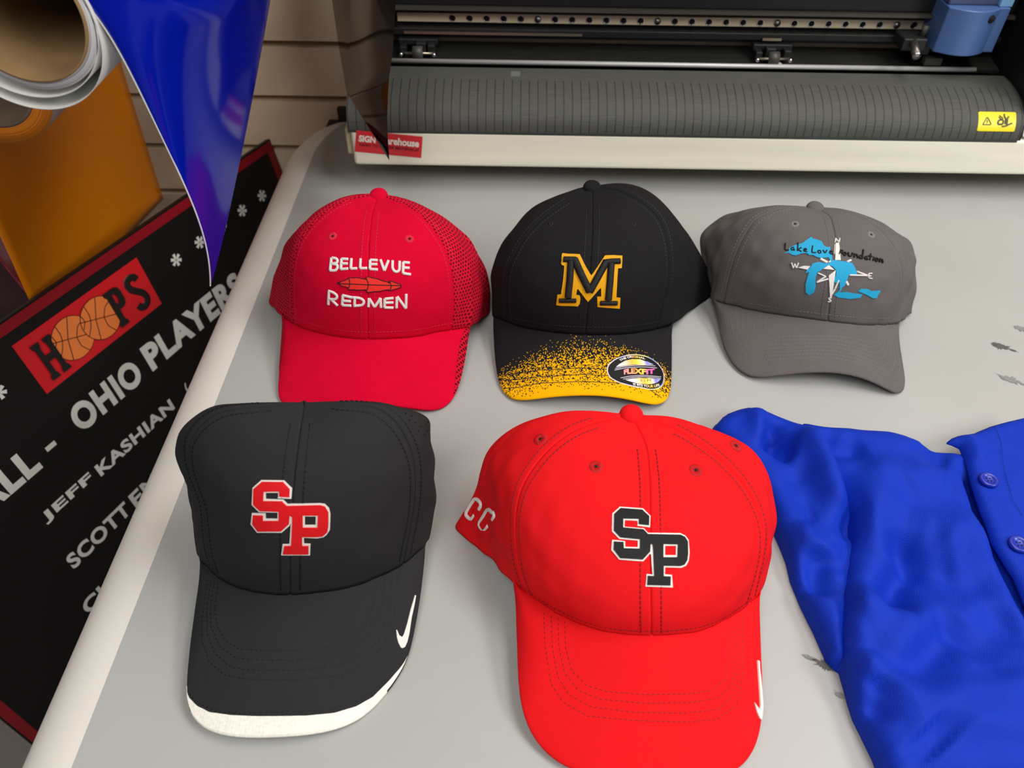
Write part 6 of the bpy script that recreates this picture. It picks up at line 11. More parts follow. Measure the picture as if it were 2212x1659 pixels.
JERSEY={"body":[[2230,2319],[2244,2303],[2243,2273],[2243,2243],[2243,2213],[2242,2183],[2241,2154],[2239,2124],[2238,2095],[2239,2070],[2239,2045],[2240,2020],[2240,1996],[2245,1970],[2250,1945],[2255,1920],[2260,1895],[2264,1870],[2269,1845],[2273,1824],[2277,1803],[2281,1782],[2285,1761],[2289,1740],[2289,1713],[2289,1687],[2290,1661],[2289,1636],[2289,1611],[2289,1587],[2288,1563],[2288,1539],[2317,1539],[2346,1540],[2374,1540],[2403,1540],[2432,1541],[2461,1541],[2490,1541],[2519,1542],[2547,1542],[2576,1542],[2605,1543],[2634,1543],[2663,1543],[2692,1544],[2721,1544],[2749,1544],[2778,1545],[2807,1545],[2836,1545],[2865,1546],[2894,1546],[2923,1546],[2952,1547],[2981,1547],[3010,1547],[3038,1548],[3067,1548],[3096,1549],[3125,1549],[3154,1549],[3183,1550],[3212,1550],[3241,1550],[3270,1551],[3299,1551],[3312,1577],[3326,1604],[3339,1631],[3353,1658],[3367,1686],[3380,1713],[3395,1741],[3409,1769],[3423,1797],[3437,1826],[3452,1855],[3466,1884],[3481,1913],[3496,1943],[3511,1973],[3526,2003],[3541,2033],[3557,2064],[3572,2095],[3588,2126],[3604,2157],[3620,2189],[3636,2221],[3652,2254],[3669,2286],[3685,2319],[3702,2352],[3719,2386],[3736,2420],[3753,2454],[3771,2489],[3788,2524],[3806,2559],[3824,2594],[3842,2630],[3837,2656],[3833,2683],[3828,2710],[3823,2736],[3819,2763],[3814,2791],[3809,2818],[3804,2849],[3799,2880],[3794,2911],[3789,2943],[3784,2975],[3779,3007],[3774,3039],[3768,3071],[3766,3103],[3765,3134],[3763,3166],[3761,3198],[3759,3231],[3757,3263],[3759,3300],[3761,3336],[3764,3373],[3766,3410],[3769,3448],[3771,3486],[3777,3524],[3782,3563],[3788,3602],[3793,3641],[3799,3681],[3804,3721],[3809,3761],[3814,3801],[3819,3842],[3824,3883],[3829,3924],[3828,3959],[3826,3994],[3825,4029],[3824,4064],[3814,4092],[3804,4120],[3794,4148],[3763,4157],[3733,4166],[3702,4175],[3672,4179],[3642,4182],[3613,4186],[3590,4189],[3568,4192],[3544,4219],[3519,4246],[3493,4274],[3468,4302],[3441,4318],[3414,4334],[3386,4351],[3359,4368],[3329,4377],[3299,4387],[3269,4397],[3238,4406],[3201,4409],[3164,4412],[3126,4415],[3089,4418],[3051,4421],[3014,4425],[2977,4429],[2940,4434],[2903,4438],[2865,4440],[2827,4442],[2789,4444],[2751,4446],[2714,4452],[2678,4459],[2641,4465],[2604,4471],[2574,4481],[2545,4491],[2515,4501],[2495,4452],[2475,4403],[2456,4355],[2436,4307],[2447,4270],[2458,4233],[2469,4196],[2479,4160],[2490,4123],[2500,4088],[2511,4050],[2522,4013],[2533,3977],[2544,3941],[2555,3904],[2565,3869],[2576,3833],[2584,3794],[2593,3755],[2602,3717],[2611,3679],[2619,3641],[2628,3603],[2636,3566],[2645,3529],[2635,3487],[2625,3446],[2615,3405],[2605,3364],[2596,3324],[2586,3284],[2569,3244],[2551,3205],[2534,3166],[2516,3127],[2499,3089],[2482,3051],[2464,3014],[2446,2977],[2428,2940],[2410,2903],[2392,2867],[2375,2832],[2357,2796],[2344,2759],[2331,2721],[2318,2685],[2305,2648],[2292,2612],[2279,2576],[2266,2541],[2261,2508],[2256,2476],[2251,2444],[2246,2412],[2241,2381],[2235,2350]],"sleeve":[[1736,4421],[1758,4460],[1779,4500],[1811,4534],[1844,4568],[1876,4603],[1919,4625],[1963,4647],[2007,4670],[2042,4679],[2076,4688],[2111,4697],[2149,4687],[2186,4678],[2224,4669],[2258,4648],[2293,4627],[2327,4606],[2361,4585],[2391,4569],[2421,4552],[2451,4535],[2481,4519],[2510,4507],[2539,4495],[2569,4484],[2605,4476],[2642,4468],[2678,4460],[2678,4410],[2679,4360],[2679,4310],[2679,4262],[2686,4217],[2692,4173],[2698,4130],[2704,4087],[2710,4044],[2716,4005],[2723,3966],[2730,3927],[2736,3889],[2743,3851],[2749,3814],[2749,3769],[2749,3725],[2748,3681],[2748,3638],[2748,3595],[2747,3552],[2736,3507],[2724,3461],[2713,3417],[2702,3372],[2691,3329],[2680,3285],[2661,3245],[2643,3206],[2625,3167],[2608,3129],[2590,3090],[2573,3053],[2555,3015],[2538,2978],[2520,2941],[2503,2905],[2486,2869],[2469,2833],[2453,2798],[2439,2763],[2426,2728],[2413,2693],[2400,2659],[2387,2626],[2374,2592],[2361,2559],[2348,2526],[2336,2493],[2324,2462],[2312,2432],[2300,2401],[2288,2371],[2277,2341],[2265,2311],[2240,2310],[2224,2328],[2209,2346],[2196,2367],[2184,2388],[2180,2415],[2176,2443],[2172,2471],[2168,2499],[2164,2528],[2160,2557],[2156,2586],[2150,2618],[2143,2650],[2137,2683],[2130,2717],[2124,2750],[2117,2784],[2113,2819],[2109,2854],[2105,2890],[2101,2926],[2097,2962],[2093,2999],[2095,3038],[2097,3078],[2099,3118],[2100,3159],[2097,3195],[2094,3231],[2090,3268],[2087,3305],[2082,3338],[2077,3370],[2072,3403],[2067,3437],[2063,3478],[2058,3520],[2054,3562],[2049,3604],[2044,3647],[2040,3691],[2027,3725],[2015,3759],[2002,3794],[1989,3829],[1976,3865],[1963,3900],[1950,3936],[1934,3969],[1917,4002],[1900,4036],[1883,4069],[1866,4103],[1849,4138],[1832,4172],[1813,4208],[1794,4245],[1775,4282],[1756,4319],[1750,4353],[1743,4387]],"placket":[[3638,4200],[3668,4223],[3699,4246],[3727,4258],[3756,4271],[3794,4280],[3833,4288],[3871,4296],[3910,4304],[3951,4324],[3992,4344],[4034,4363],[4076,4383],[4115,4397],[4154,4410],[4193,4424],[4233,4437],[4275,4450],[4318,4462],[4361,4475],[4404,4487],[4451,4503],[4497,4518],[4544,4533],[4591,4549],[4563,4491],[4535,4434],[4508,4377],[4480,4321],[4454,4266],[4427,4212],[4401,4158],[4375,4105],[4350,4053],[4325,4001],[4300,3950],[4275,3899],[4251,3849],[4227,3800],[4203,3751],[4179,3702],[4156,3655],[4133,3607],[4110,3561],[4088,3515],[4066,3469],[4044,3424],[4022,3379],[4001,3335],[3979,3291],[3958,3248],[3937,3205],[3917,3163],[3896,3121],[3876,3080],[3856,3039],[3837,2998],[3817,2958],[3798,2918],[3779,2879],[3760,2840],[3741,2802],[3723,2764],[3704,2726],[3686,2689],[3668,2652],[3650,2615],[3633,2579],[3615,2543],[3598,2507],[3581,2472],[3564,2437],[3547,2403],[3551,2434],[3556,2466],[3560,2498],[3564,2530],[3568,2563],[3573,2595],[3577,2628],[3582,2662],[3586,2696],[3591,2730],[3595,2764],[3598,2795],[3601,2826],[3604,2858],[3607,2890],[3609,2922],[3606,2949],[3602,2976],[3599,3004],[3595,3031],[3593,3062],[3591,3093],[3589,3124],[3586,3156],[3584,3188],[3582,3220],[3589,3259],[3596,3298],[3603,3338],[3610,3378],[3613,3414],[3615,3450],[3618,3486],[3621,3522],[3627,3559],[3633,3596],[3639,3634],[3645,3671],[3651,3708],[3656,3744],[3662,3781],[3673,3826],[3684,3871],[3696,3917],[3701,3956],[3707,3994],[3713,4034],[3716,4069],[3719,4105],[3721,4141],[3701,4159],[3680,4177],[3659,4188]],"folds":{"body":[[[[3758,4039],[3724,3742],[3691,3382]],-3,10],[[[2598,4310],[2693,4115],[2955,4120]],-5,12],[[[3403,4226],[3480,4034],[3582,3966]],-4,14],[[[3087,3753],[3300,3846],[3482,3760]],3,16],[[[2339,2382],[2297,2154],[2294,2011]],5,12],[[[2903,2947],[3075,3061],[3256,3063]],-4,14],[[[2871,3328],[2898,3210],[2927,3058],[2736,2837],[2562,2696]],-9,11],[[[2550,3166],[2740,3448],[2944,3750],[3109,4028]],5,16],[[[2465,2940],[2322,2625],[2280,2335]],5,12],[[[2995,3391],[3172,3273],[3401,3297],[3587,3144]],5,18],[[[2884,3171],[3095,3292],[3219,3177]],-3,12],[[[2571,2628],[2835,2803],[3190,2897],[3578,2939]],-5,16],[[[2379,2609],[2593,2696],[2797,2699]],4,14],[[[2472,2201],[2691,2279],[2884,2437],[3107,2653]],-7,13],[[[2444,2337],[2605,2370],[2814,2533],[3002,2702]],4,14],[[[2385,2200],[2318,2039],[2301,1900]],-6,9],[[[3013,2345],[3261,2507],[3514,2659]],-5,16],[[[2423,2012],[2633,2043],[2809,1948],[2865,1747]],4,24],[[[2571,1876],[2659,1745]],-4,20],[[[3146,2240],[3194,2022],[3098,1750]],3,25]],"sleeve":[[[[2257,4431],[2196,4253],[2153,4105]],-7,7],[[[2113,4613],[2139,4377],[2127,4153]],4,9],[[[2261,4329],[2289,4132],[2373,4097]],-8,12],[[[2511,4410],[2538,4088],[2550,3743],[2596,3425]],8,13],[[[2297,4013],[2371,3740],[2395,3442],[2384,3163]],-3,16],[[[2322,3182],[2232,2973],[2151,2793]],-7,12],[[[2240,3439],[2271,3239],[2406,3361],[2557,3528]],4,14],[[[2577,3364],[2517,3165],[2303,2884]],5,12],[[[3030,3956],[2808,3660],[2637,3365],[2522,3127],[2357,2796]],-9,14]],"placket":[[[[3784,4308],[3809,4184],[3774,3946]],3,6]]},"buttons":[[3768,3761],[3730,3168]],"edge":[[3699,3806],[3668,3609],[3638,3421],[3611,3260],[3618,3164],[3624,3051],[3630,2941],[3629,2773],[3615,2481]],"seam":[[4087,4345],[4054,4166],[3976,3952],[3921,3770],[3884,3575],[3889,3409]]}
SHEETS={"blue_near":[[-2450,4500,3573],[-2418,4508,3524],[-2392,4516,3470],[-2373,4524,3409],[-2354,4532,3347],[-2338,4540,3282],[-2333,4548,3209],[-2325,4556,3137],[-2310,4564,3065],[-2295,4572,2992],[-2289,4580,2912],[-2284,4588,2829],[-2278,4596,2745],[-2270,4604,2660],[-2261,4612,2572],[-2254,4620,2481],[-2250,4628,2387],[-2246,4636,2289],[-2236,4644,2191],[-2225,4652,2091],[-2223,4660,1985],[-2230,4668,1871],[-2244,4676,1752],[-2261,4684,1628],[-2289,4692,1499],[-2318,4700,1365]],"blue_right":[[-1887,6200,3120],[-1922,6188,3038],[-1955,6166,2957],[-1986,6138,2877],[-2016,6105,2798],[-2040,6067,2719],[-2063,6025,2641],[-2085,5979,2563],[-2106,5930,2486],[-2123,5878,2409],[-2136,5823,2333],[-2153,5765,2258],[-2172,5704,2184],[-2190,5641,2112],[-2206,5576,2040],[-2222,5508,1970],[-2237,5437,1901],[-2249,5364,1833],[-2259,5290,1766],[-2269,5213,1701],[-2278,5134,1638],[-2285,5053,1576],[-2296,4970,1518],[-2309,4885,1462],[-2318,4798,1408],[-2322,4710,1355]],"dark_right":[[-1074,7400,2697],[-1084,7400,2619],[-1095,7400,2540],[-1108,7400,2460],[-1120,7400,2379],[-1133,7400,2296],[-1147,7400,2212],[-1160,7400,2126],[-1178,7400,2040],[-1202,7400,1952],[-1225,7400,1863],[-1238,7400,1771],[-1252,7400,1678],[-1265,7400,1583],[-1279,7400,1487],[-1290,7400,1389],[-1295,7400,1289],[-1300,7400,1187],[-1305,7400,1084],[-1309,7400,979]],"dark_fold":[[-1738,8650,2301],[-1751,8650,2204],[-1766,8650,2106],[-1782,8650,2006],[-1798,8650,1904],[-1814,8650,1800],[-1831,8650,1694],[-1849,8650,1587],[-1867,8650,1478],[-1885,8650,1366],[-1890,8584,1282],[-1879,8453,1226],[-1811,8321,1188],[-1737,8189,1153],[-1664,8058,1121],[-1591,7926,1089],[-1519,7795,1060],[-1448,7663,1032],[-1378,7532,1006],[-1309,7400,981]],"dark_limb":[[-2255,10000,1928],[-2257,10000,1861],[-2258,9998,1793],[-2258,9994,1726],[-2256,9986,1659],[-2253,9973,1594],[-2249,9953,1530],[-2242,9925,1469],[-2234,9888,1411],[-2223,9841,1356],[-2210,9781,1306],[-2193,9709,1261],[-2173,9622,1222],[-2147,9520,1190],[-2118,9400,1166],[-2084,9262,1150],[-2046,9104,1144],[-2004,8926,1149],[-1957,8725,1166],[-1896,8500,1198]],"orange":[[[-5486,6900,1735],[-5483,6900,319],[-5557,6900,-624],[-5608,6900,-1309]],[[-5265,10300,1058],[-5290,10300,846],[-5325,10300,-46],[-5363,10300,-1301]]],"pink":[[[-6140,7600,313],[-6214,7600,-537],[-6125,7600,-936],[-6048,7600,-1345]],[[-7755,10000,-778],[-7491,10000,-1726],[-6959,10000,-2983],[-6705,10000,-3581]]]}
MARKS={"grey":[[[4854,5686],0.014],[[4729,5210],0.014],[[5189,5961],0.012],[[2186,2368],0.011],[[2225,2162],0.007],[[2075,2426],0.005]]}
ROLLFIT={"core":[-0.2814,0.3428,0.0378],"ring":[-0.2847,0.3459,0.0458],"wrap2":[-0.2858,0.3407,0.0466],"wrap":[-0.2864,0.3345,0.048],"ocore":[-0.4835,0.2029,0.0419],"ocard":[-0.483,0.2023,0.0447],"oring":[-0.49,0.2128,0.0644]}

C = bpy.context.scene.collection
# ------------------------------------------------------------------ materials
def lin(r, g, b):
    f = lambda c: (c/255)/12.92 if c/255 <= .04045 else ((c/255+.055)/1.055)**2.4
    return (f(r), f(g), f(b), 1)
def new_mat(name, col, rough=.5, metal=0, spec=.5, coat=0, sheen=0):
    m = bpy.data.materials.new(name); m.use_nodes = True
    b = m.node_tree.nodes['Principled BSDF']
    b.inputs['Base Color'].default_value = col
    b.inputs['Roughness'].default_value = rough
    b.inputs['Metallic'].default_value = metal
    b.inputs['Specular IOR Level'].default_value = spec
    b.inputs['Coat Weight'].default_value = coat
    b.inputs['Coat Roughness'].default_value = .04
    b.inputs['Sheen Weight'].default_value = sheen
    return m
def nodes(m):
    nt = m.node_tree
    return nt, nt.nodes['Principled BSDF'], (lambda t: nt.nodes.new(t)), nt.links.new
def math_node(nt, op, a, b=None):
    n = nt.nodes.new('ShaderNodeMath'); n.operation = op
    for i, v in enumerate((a, b)):
        if v is None: continue
        if isinstance(v, (int, float)): n.inputs[i].default_value = v
        else: nt.links.new(v, n.inputs[i])
    return n.outputs[0]
def mix_col(nt, fac, a, b):
    n = nt.nodes.new('ShaderNodeMix'); n.data_type = 'RGBA'
    for k, v in (('Factor', fac), ('A', a), ('B', b)):
        s = [i for i in n.inputs if i.name == k and (i.type == 'RGBA' or (k == 'Factor' and i.type == 'VALUE'))][0]
        if isinstance(v, (tuple, float, int)): s.default_value = v
        else: nt.links.new(v, s)
    return [o for o in n.outputs if o.type == 'RGBA'][0]
def fabric(name, col, weave=.0009, strength=.25, rough=.9, sheen=.0, var=.12, angle=.8, spec=.12):
    """woven cloth: two crossed thread waves as bump, a little tone variation in the yarn"""
    m = new_mat(name, col, rough, spec=spec, sheen=sheen)
    nt, p, N, L = nodes(m)
    uv = N('ShaderNodeUVMap'); mp = N('ShaderNodeMapping'); mp.inputs['Rotation'].default_value = (0, 0, angle)
    L(uv.outputs[0], mp.inputs[0])
    w = N('ShaderNodeTexWave'); w.inputs['Scale'].default_value = .314/weave; w.inputs['Distortion'].default_value = .6
    w2 = N('ShaderNodeTexWave'); w2.bands_direction = 'Y'; w2.inputs['Scale'].default_value = .314/weave; w2.inputs['Distortion'].default_value = .6
    L(mp.outputs[0], w.inputs[0]); L(mp.outputs[0], w2.inputs[0])
    h = math_node(nt, 'ADD', w.outputs[1], w2.outputs[1])
    nz = N('ShaderNodeTexNoise'); nz.inputs['Scale'].default_value = 700; L(uv.outputs[0], nz.inputs[0])
    nb = N('ShaderNodeTexNoise'); nb.inputs['Scale'].default_value = 30; nb.inputs['Detail'].default_value = 4; L(uv.outputs[0], nb.inputs[0])
    f = math_node(nt, 'ADD', math_node(nt, 'MULTIPLY', nz.outputs[0], .6), math_node(nt, 'MULTIPLY', nb.outputs[0], .4))
    lo = tuple(c*(1-var) for c in col[:3])+(1,); hi = tuple(min(1, c*(1+var)) for c in col[:3])+(1,)
    r = N('ShaderNodeMapRange'); L(f, r.inputs[0]); r.inputs[1].default_value = .3; r.inputs[2].default_value = .7
    L(mix_col(nt, r.outputs[0], lo, hi), p.inputs['Base Color'])
    bp = N('ShaderNodeBump'); bp.inputs['Strength'].default_value = strength; bp.inputs['Distance'].default_value = .0003
    h2 = math_node(nt, 'ADD', h, math_node(nt, 'MULTIPLY', nb.outputs[0], 6.0))
    L(h2, bp.inputs['Height']); L(bp.outputs[0], p.inputs['Normal'])
    return m
def mesh_fabric(name, col, hole, pitch=.0041, rad=.0013):
    """knitted sport mesh: staggered rows of round holes in UV metres, holes show the dark lining"""
    m = new_mat(name, col, .85, spec=.15); nt, p, N, L = nodes(m)
    uv = N('ShaderNodeUVMap'); sx = N('ShaderNodeSeparateXYZ'); L(uv.outputs[0], sx.inputs[0])
    row = pitch*.866*2
    def lattice(ox, oy):
        fx = math_node(nt, 'SUBTRACT', math_node(nt, 'FRACT', math_node(nt, 'ADD', math_node(nt, 'DIVIDE', sx.outputs[0], pitch), ox)), .5)
        fy = math_node(nt, 'SUBTRACT', math_node(nt, 'FRACT', math_node(nt, 'ADD', math_node(nt, 'DIVIDE', sx.outputs[1], row), oy)), .5)
        fx = math_node(nt, 'MULTIPLY', fx, pitch); fy = math_node(nt, 'MULTIPLY', fy, row)
        return math_node(nt, 'SQRT', math_node(nt, 'ADD', math_node(nt, 'MULTIPLY', fx, fx), math_node(nt, 'MULTIPLY', fy, fy)))
    d = math_node(nt, 'MINIMUM', lattice(100, 100), lattice(100.5, 100.5))
    r = N('ShaderNodeMapRange'); L(d, r.inputs[0]); r.inputs[1].default_value = rad*.8; r.inputs[2].default_value = rad*1.15
    L(mix_col(nt, r.outputs[0], hole, col), p.inputs['Base Color'])
    bp = N('ShaderNodeBump'); bp.inputs['Strength'].default_value = .8; bp.inputs['Distance'].default_value = .0008
    L(r.outputs[0], bp.inputs['Height']); L(bp.outputs[0], p.inputs['Normal'])
    return m
def thread(name, col, rough=.55):
    """satin stitch: fine ridges across the stroke"""
    m = new_mat(name, col, rough, spec=.3); nt, p, N, L = nodes(m)
    uv = N('ShaderNodeUVMap')
    w = N('ShaderNodeTexWave'); w.inputs['Scale'].default_value = .314/.0007; w.inputs['Distortion'].default_value = 2.5; w.inputs['Detail Scale'].default_value = 3
    L(uv.outputs[0], w.inputs[0])
    lo = tuple(c*.86 for c in col[:3])+(1,)
    L(mix_col(nt, w.outputs[1], lo, col), p.inputs['Base Color'])
    bp = N('ShaderNodeBump'); bp.inputs['Strength'].default_value = .5; bp.inputs['Distance'].default_value = .0003
    L(w.outputs[1], bp.inputs['Height']); L(bp.outputs[0], p.inputs['Normal'])
    return m
def noisy(name, col, rough, amt=.08, scale=12, bump=0, bscale=200, metal=0, spec=.5, stretch=(1, 1, 1), coat=0):
    m = new_mat(name, col, rough, metal, spec, coat); nt, p, N, L = nodes(m)
    tc = N('ShaderNodeTexCoord'); mp = N('ShaderNodeMapping'); mp.inputs['Scale'].default_value = stretch; L(tc.outputs['Object'], mp.inputs[0])
    n = N('ShaderNodeTexNoise'); n.inputs['Scale'].default_value = scale; n.inputs['Detail'].default_value = 5; L(mp.outputs[0], n.inputs[0])
    r = N('ShaderNodeMapRange'); L(n.outputs[0], r.inputs[0]); r.inputs[1].default_value = .3; r.inputs[2].default_value = .7
    lo = tuple(c*(1-amt) for c in col[:3])+(1,); hi = tuple(min(1, c*(1+amt)) for c in col[:3])+(1,)
    L(mix_col(nt, r.outputs[0], lo, hi), p.inputs['Base Color'])
    if bump:
        n2 = N('ShaderNodeTexNoise'); n2.inputs['Scale'].default_value = bscale; n2.inputs['Detail'].default_value = 3; L(mp.outputs[0], n2.inputs[0])
        bp = N('ShaderNodeBump'); bp.inputs['Strength'].default_value = bump; bp.inputs['Distance'].default_value = .001
        L(n2.outputs[0], bp.inputs['Height']); L(bp.outputs[0], p.inputs['Normal'])
    return m
def rainbow(name, stops, rough=.25):  # foil's shifting hologram sheen, painted as fixed colour bands across the part
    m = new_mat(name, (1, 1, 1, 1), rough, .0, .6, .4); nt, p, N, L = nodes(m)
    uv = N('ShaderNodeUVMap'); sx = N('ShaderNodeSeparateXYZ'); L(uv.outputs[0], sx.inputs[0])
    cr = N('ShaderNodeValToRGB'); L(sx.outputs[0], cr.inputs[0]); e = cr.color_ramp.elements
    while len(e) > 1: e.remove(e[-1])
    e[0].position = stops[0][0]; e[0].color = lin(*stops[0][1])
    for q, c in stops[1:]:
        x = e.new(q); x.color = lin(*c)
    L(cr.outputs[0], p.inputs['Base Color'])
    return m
# ------------------------------------------------------------------ objects
def prop(o, label=None, cat=None, group=None, kind=None):
    for k, v in (('label', label), ('category', cat), ('group', group), ('kind', kind)):
        if v: o[k] = v
    return o
def empty(name, loc=(0, 0, 0)):
    o = bpy.data.objects.new(name, None); o.location = loc; o.empty_display_size = .02; C.objects.link(o); return o
def link(name, me, mats, parent=None, smooth=True):
    o = bpy.data.objects.new(name, me); C.objects.link(o)
    for m in (mats if isinstance(mats, (list, tuple)) else [mats]): me.materials.append(m)
    if parent is not None: o.parent = parent
    if smooth: me.polygons.foreach_set('use_smooth', [True]*len(me.polygons))
    me.update(); return o
class MB:
    """collects vertices, faces, uvs and material slots for one mesh"""
    def __init__(s): s.v = []; s.f = []; s.uv = []; s.mi = []
    def grid(s, P, UV=None, mi=0, close=False):
        n, m = P.shape[:2]; o = len(s.v); s.v += [tuple(q) for q in P.reshape(-1, 3)]
        s.uv += [tuple(q) for q in (UV.reshape(-1, 2) if UV is not None else np.zeros((n*m, 2)))]
        for i in range(n if close else n-1):
            for j in range(m-1):
                a = o+i*m+j; b = o+((i+1) % n)*m+j
                s.f.append((a, b, b+1, a+1)); s.mi.append(mi)
        return s
    def raw(s, V, F, UV=None, mi=0):
        o = len(s.v); s.v += [tuple(q) for q in V]; s.uv += [tuple(q) for q in (UV if UV is not None else [(0, 0)]*len(V))]
        s.f += [tuple(o+i for i in f) for f in F]; s.mi += [mi]*len(F); return s
    def box(s, x0, x1, y0, y1, z0, z1, mi=0):
        V = [(x, y, z) for x in (x0, x1) for y in (y0, y1) for z in (z0, z1)]
        return s.raw(V, [(0, 1, 3, 2), (4, 6, 7, 5), (0, 4, 5, 1), (2, 3, 7, 6), (0, 2, 6, 4), (1, 5, 7, 3)], mi=mi)
    def tube(s, a, b, r, n=20, mi=0, r2=None, cap=True):
        a = np.array(a, float); b = np.array(b, float); d = b-a; d /= np.linalg.norm(d)
        u = np.cross(d, (0, 0, 1) if abs(d[2]) < .9 else (1, 0, 0)); u /= np.linalg.norm(u); w = np.cross(d, u)
        an = np.linspace(0, 2*np.pi, n, endpoint=False); r2 = r if r2 is None else r2
        ring = lambda c, q: c+q*(np.cos(an)[:, None]*u+np.sin(an)[:, None]*w)
        o = len(s.v); s.v += [tuple(q) for q in ring(a, r)]+[tuple(q) for q in ring(b, r2)]; s.uv += [(0, 0)]*(2*n)
        for i in range(n): s.f.append((o+i, o+(i+1) % n, o+n+(i+1) % n, o+n+i)); s.mi.append(mi)
        if cap: s.f += [tuple(o+i for i in range(n))[::-1], tuple(o+n+i for i in range(n))]; s.mi += [mi, mi]
        return s
    def prism(s, poly, axis, a, b, mi=0):
        """extrude a 2D outline along x, y or z"""
        n = len(poly); mk = {'x': lambda p, t: (t, p[0], p[1]), 'y': lambda p, t: (p[0], t, p[1]), 'z': lambda p, t: (p[0], p[1], t)}[axis]
        V = [mk(p, a) for p in poly]+[mk(p, b) for p in poly]
        F = [(i, (i+1) % n, n+(i+1) % n, n+i) for i in range(n)]+[tuple(range(n))[::-1], tuple(range(n, 2*n))]
        return s.raw(V, F, mi=mi)
    def ball(s, c, r, n=10, sq=(1, 1, 1), mi=0):
        th = np.linspace(0, np.pi, n); ph = np.linspace(0, 2*np.pi, 2*n)
        P = np.stack([np.outer(np.sin(th), np.cos(ph))*sq[0], np.outer(np.sin(th), np.sin(ph))*sq[1], np.outer(np.cos(th), np.ones(2*n))*sq[2]], -1)*r+np.array(c)
        return s.grid(P, mi=mi)
    def build(s, name, mats, parent=None, smooth=True, fix=True, bevel=0, weld=False):
        me = bpy.data.meshes.new(name); me.from_pydata(s.v, [], s.f)
        uvl = me.uv_layers.new(name='UVMap'); idx = np.empty(len(me.loops), int); me.loops.foreach_get('vertex_index', idx)
        uvl.data.foreach_set('uv', np.array(s.uv, float)[idx].ravel())
        me.polygons.foreach_set('material_index', s.mi)
        if fix or weld:
            bm = bmesh.new(); bm.from_mesh(me)
            if weld: bmesh.ops.remove_doubles(bm, verts=bm.verts, dist=1e-6)
            if fix: bmesh.ops.recalc_face_normals(bm, faces=bm.faces)
            bm.to_mesh(me); bm.free()
        o = link(name, me, mats, parent, smooth)
        if bevel:
            b = o.modifiers.new('bevel', 'BEVEL'); b.width = bevel; b.segments = 3; b.limit_method = 'ANGLE'
        return o
# ------------------------------------------------------------------ patches (bicubic grids)
def cr4(p0, p1, p2, p3, t):
    return .5*((2*p1)+(-p0+p2)*t+(2*p0-5*p1+4*p2-p3)*t*t+(-p0+3*p1-3*p2+p3)*t**3)
class Patch:
    def __init__(s, G, per, flip=1.0):
        G = np.asarray(G, float); s.nu, s.nv = G.shape[:2]; s.per = per; s.flip = flip
        g = np.concatenate([2*G[:, :1]-G[:, 1:2], G, 2*G[:, -1:]-G[:, -2:-1]], 1)
        s.g = np.concatenate([g[-1:], g, g[:3]], 0) if per else np.concatenate([2*g[:1]-g[1:2], g, 2*g[-1:]-g[-2:-1]], 0)
    def pos(s, u, v):
        u, v = np.broadcast_arrays(np.asarray(u, float), np.asarray(v, float))
        if s.per: u = u % s.nu; i = np.floor(u).astype(int)
        else: i = np.clip(np.floor(u).astype(int), 0, s.nu-2)
        j = np.clip(np.floor(v).astype(int), 0, s.nv-2)
        a = (u-i)[..., None]; b = (v-j)[..., None]
        return cr4(*[cr4(s.g[i+k, j], s.g[i+k, j+1], s.g[i+k, j+2], s.g[i+k, j+3], b) for k in range(4)], a)
    def nor(s, u, v):
        e = .02; u = np.asarray(u, float); v = np.asarray(v, float)
        du = s.pos(u+e, v)-s.pos(u-e, v); v1 = np.minimum(v+e, s.nv-1)
        n = np.cross(du, s.pos(u, v1)-s.pos(u, v1-2*e))*s.flip
        return n/(np.linalg.norm(n, axis=-1, keepdims=True)+1e-12)
    def at(s, u, v, h=0.): return s.pos(u, v)+s.nor(u, v)*h
def resample(uv, S, step):
    """walk a uv polyline, returning points spaced by step metres on the patch"""
    uv = np.array(uv, float); out = [uv[0]]
    for a, b in zip(uv[:-1], uv[1:]):
        k = max(1, int(np.ceil(np.linalg.norm(S.pos(*b)-S.pos(*a))/step)))
        out += [a+(b-a)*i/k for i in range(1, k+1)]
    return np.array(out)
def ribbon(mb, S, uv, width, h0, h1, step=.0012, cap=True):
    """a raised satin stroke of given width following uv on the patch"""
    uv = resample(uv, S, step)
    if len(uv) < 2: return
    if len(uv) > 4:
        for _ in range(2):
            w = uv.copy(); w[1:-1] = .25*uv[:-2]+.5*uv[1:-1]+.25*uv[2:]; uv = w
    P = S.pos(uv[:, 0], uv[:, 1]); N = S.nor(uv[:, 0], uv[:, 1])
    T = np.gradient(P, axis=0); T /= np.linalg.norm(T, axis=1, keepdims=True)+1e-12
    B = np.cross(N, T); B /= np.linalg.norm(B, axis=1, keepdims=True)+1e-12
    L = np.r_[0, np.cumsum(np.linalg.norm(np.diff(P, axis=0), axis=1))]
    off = np.array([-1, -.82, -.4, 0, .4, .82, 1])*width/2; hh = h0+np.array([0, .62, .95, 1, .95, .62, 0])*(h1-h0)
    hh[0] = hh[-1] = -.0003
    G = P[:, None]+B[:, None]*off[None, :, None]+N[:, None]*hh[None, :, None]
    UV = np.stack([np.repeat(L[:, None], 7, 1), np.repeat(off[None], len(L), 0)], -1)
    if cap:
        s0 = (P[:1]-T[:1]*width*.12)[:, None]+B[:1, None]*off[None, :, None]*.9-N[:1, None]*.0003
        s1 = (P[-1:]+T[-1:]*width*.12)[:, None]+B[-1:, None]*off[None, :, None]*.9-N[-1:, None]*.0003
        G = np.concatenate([s0, G, s1]); UV = np.concatenate([UV[:1], UV, UV[-1:]])
    mb.grid(G, UV)
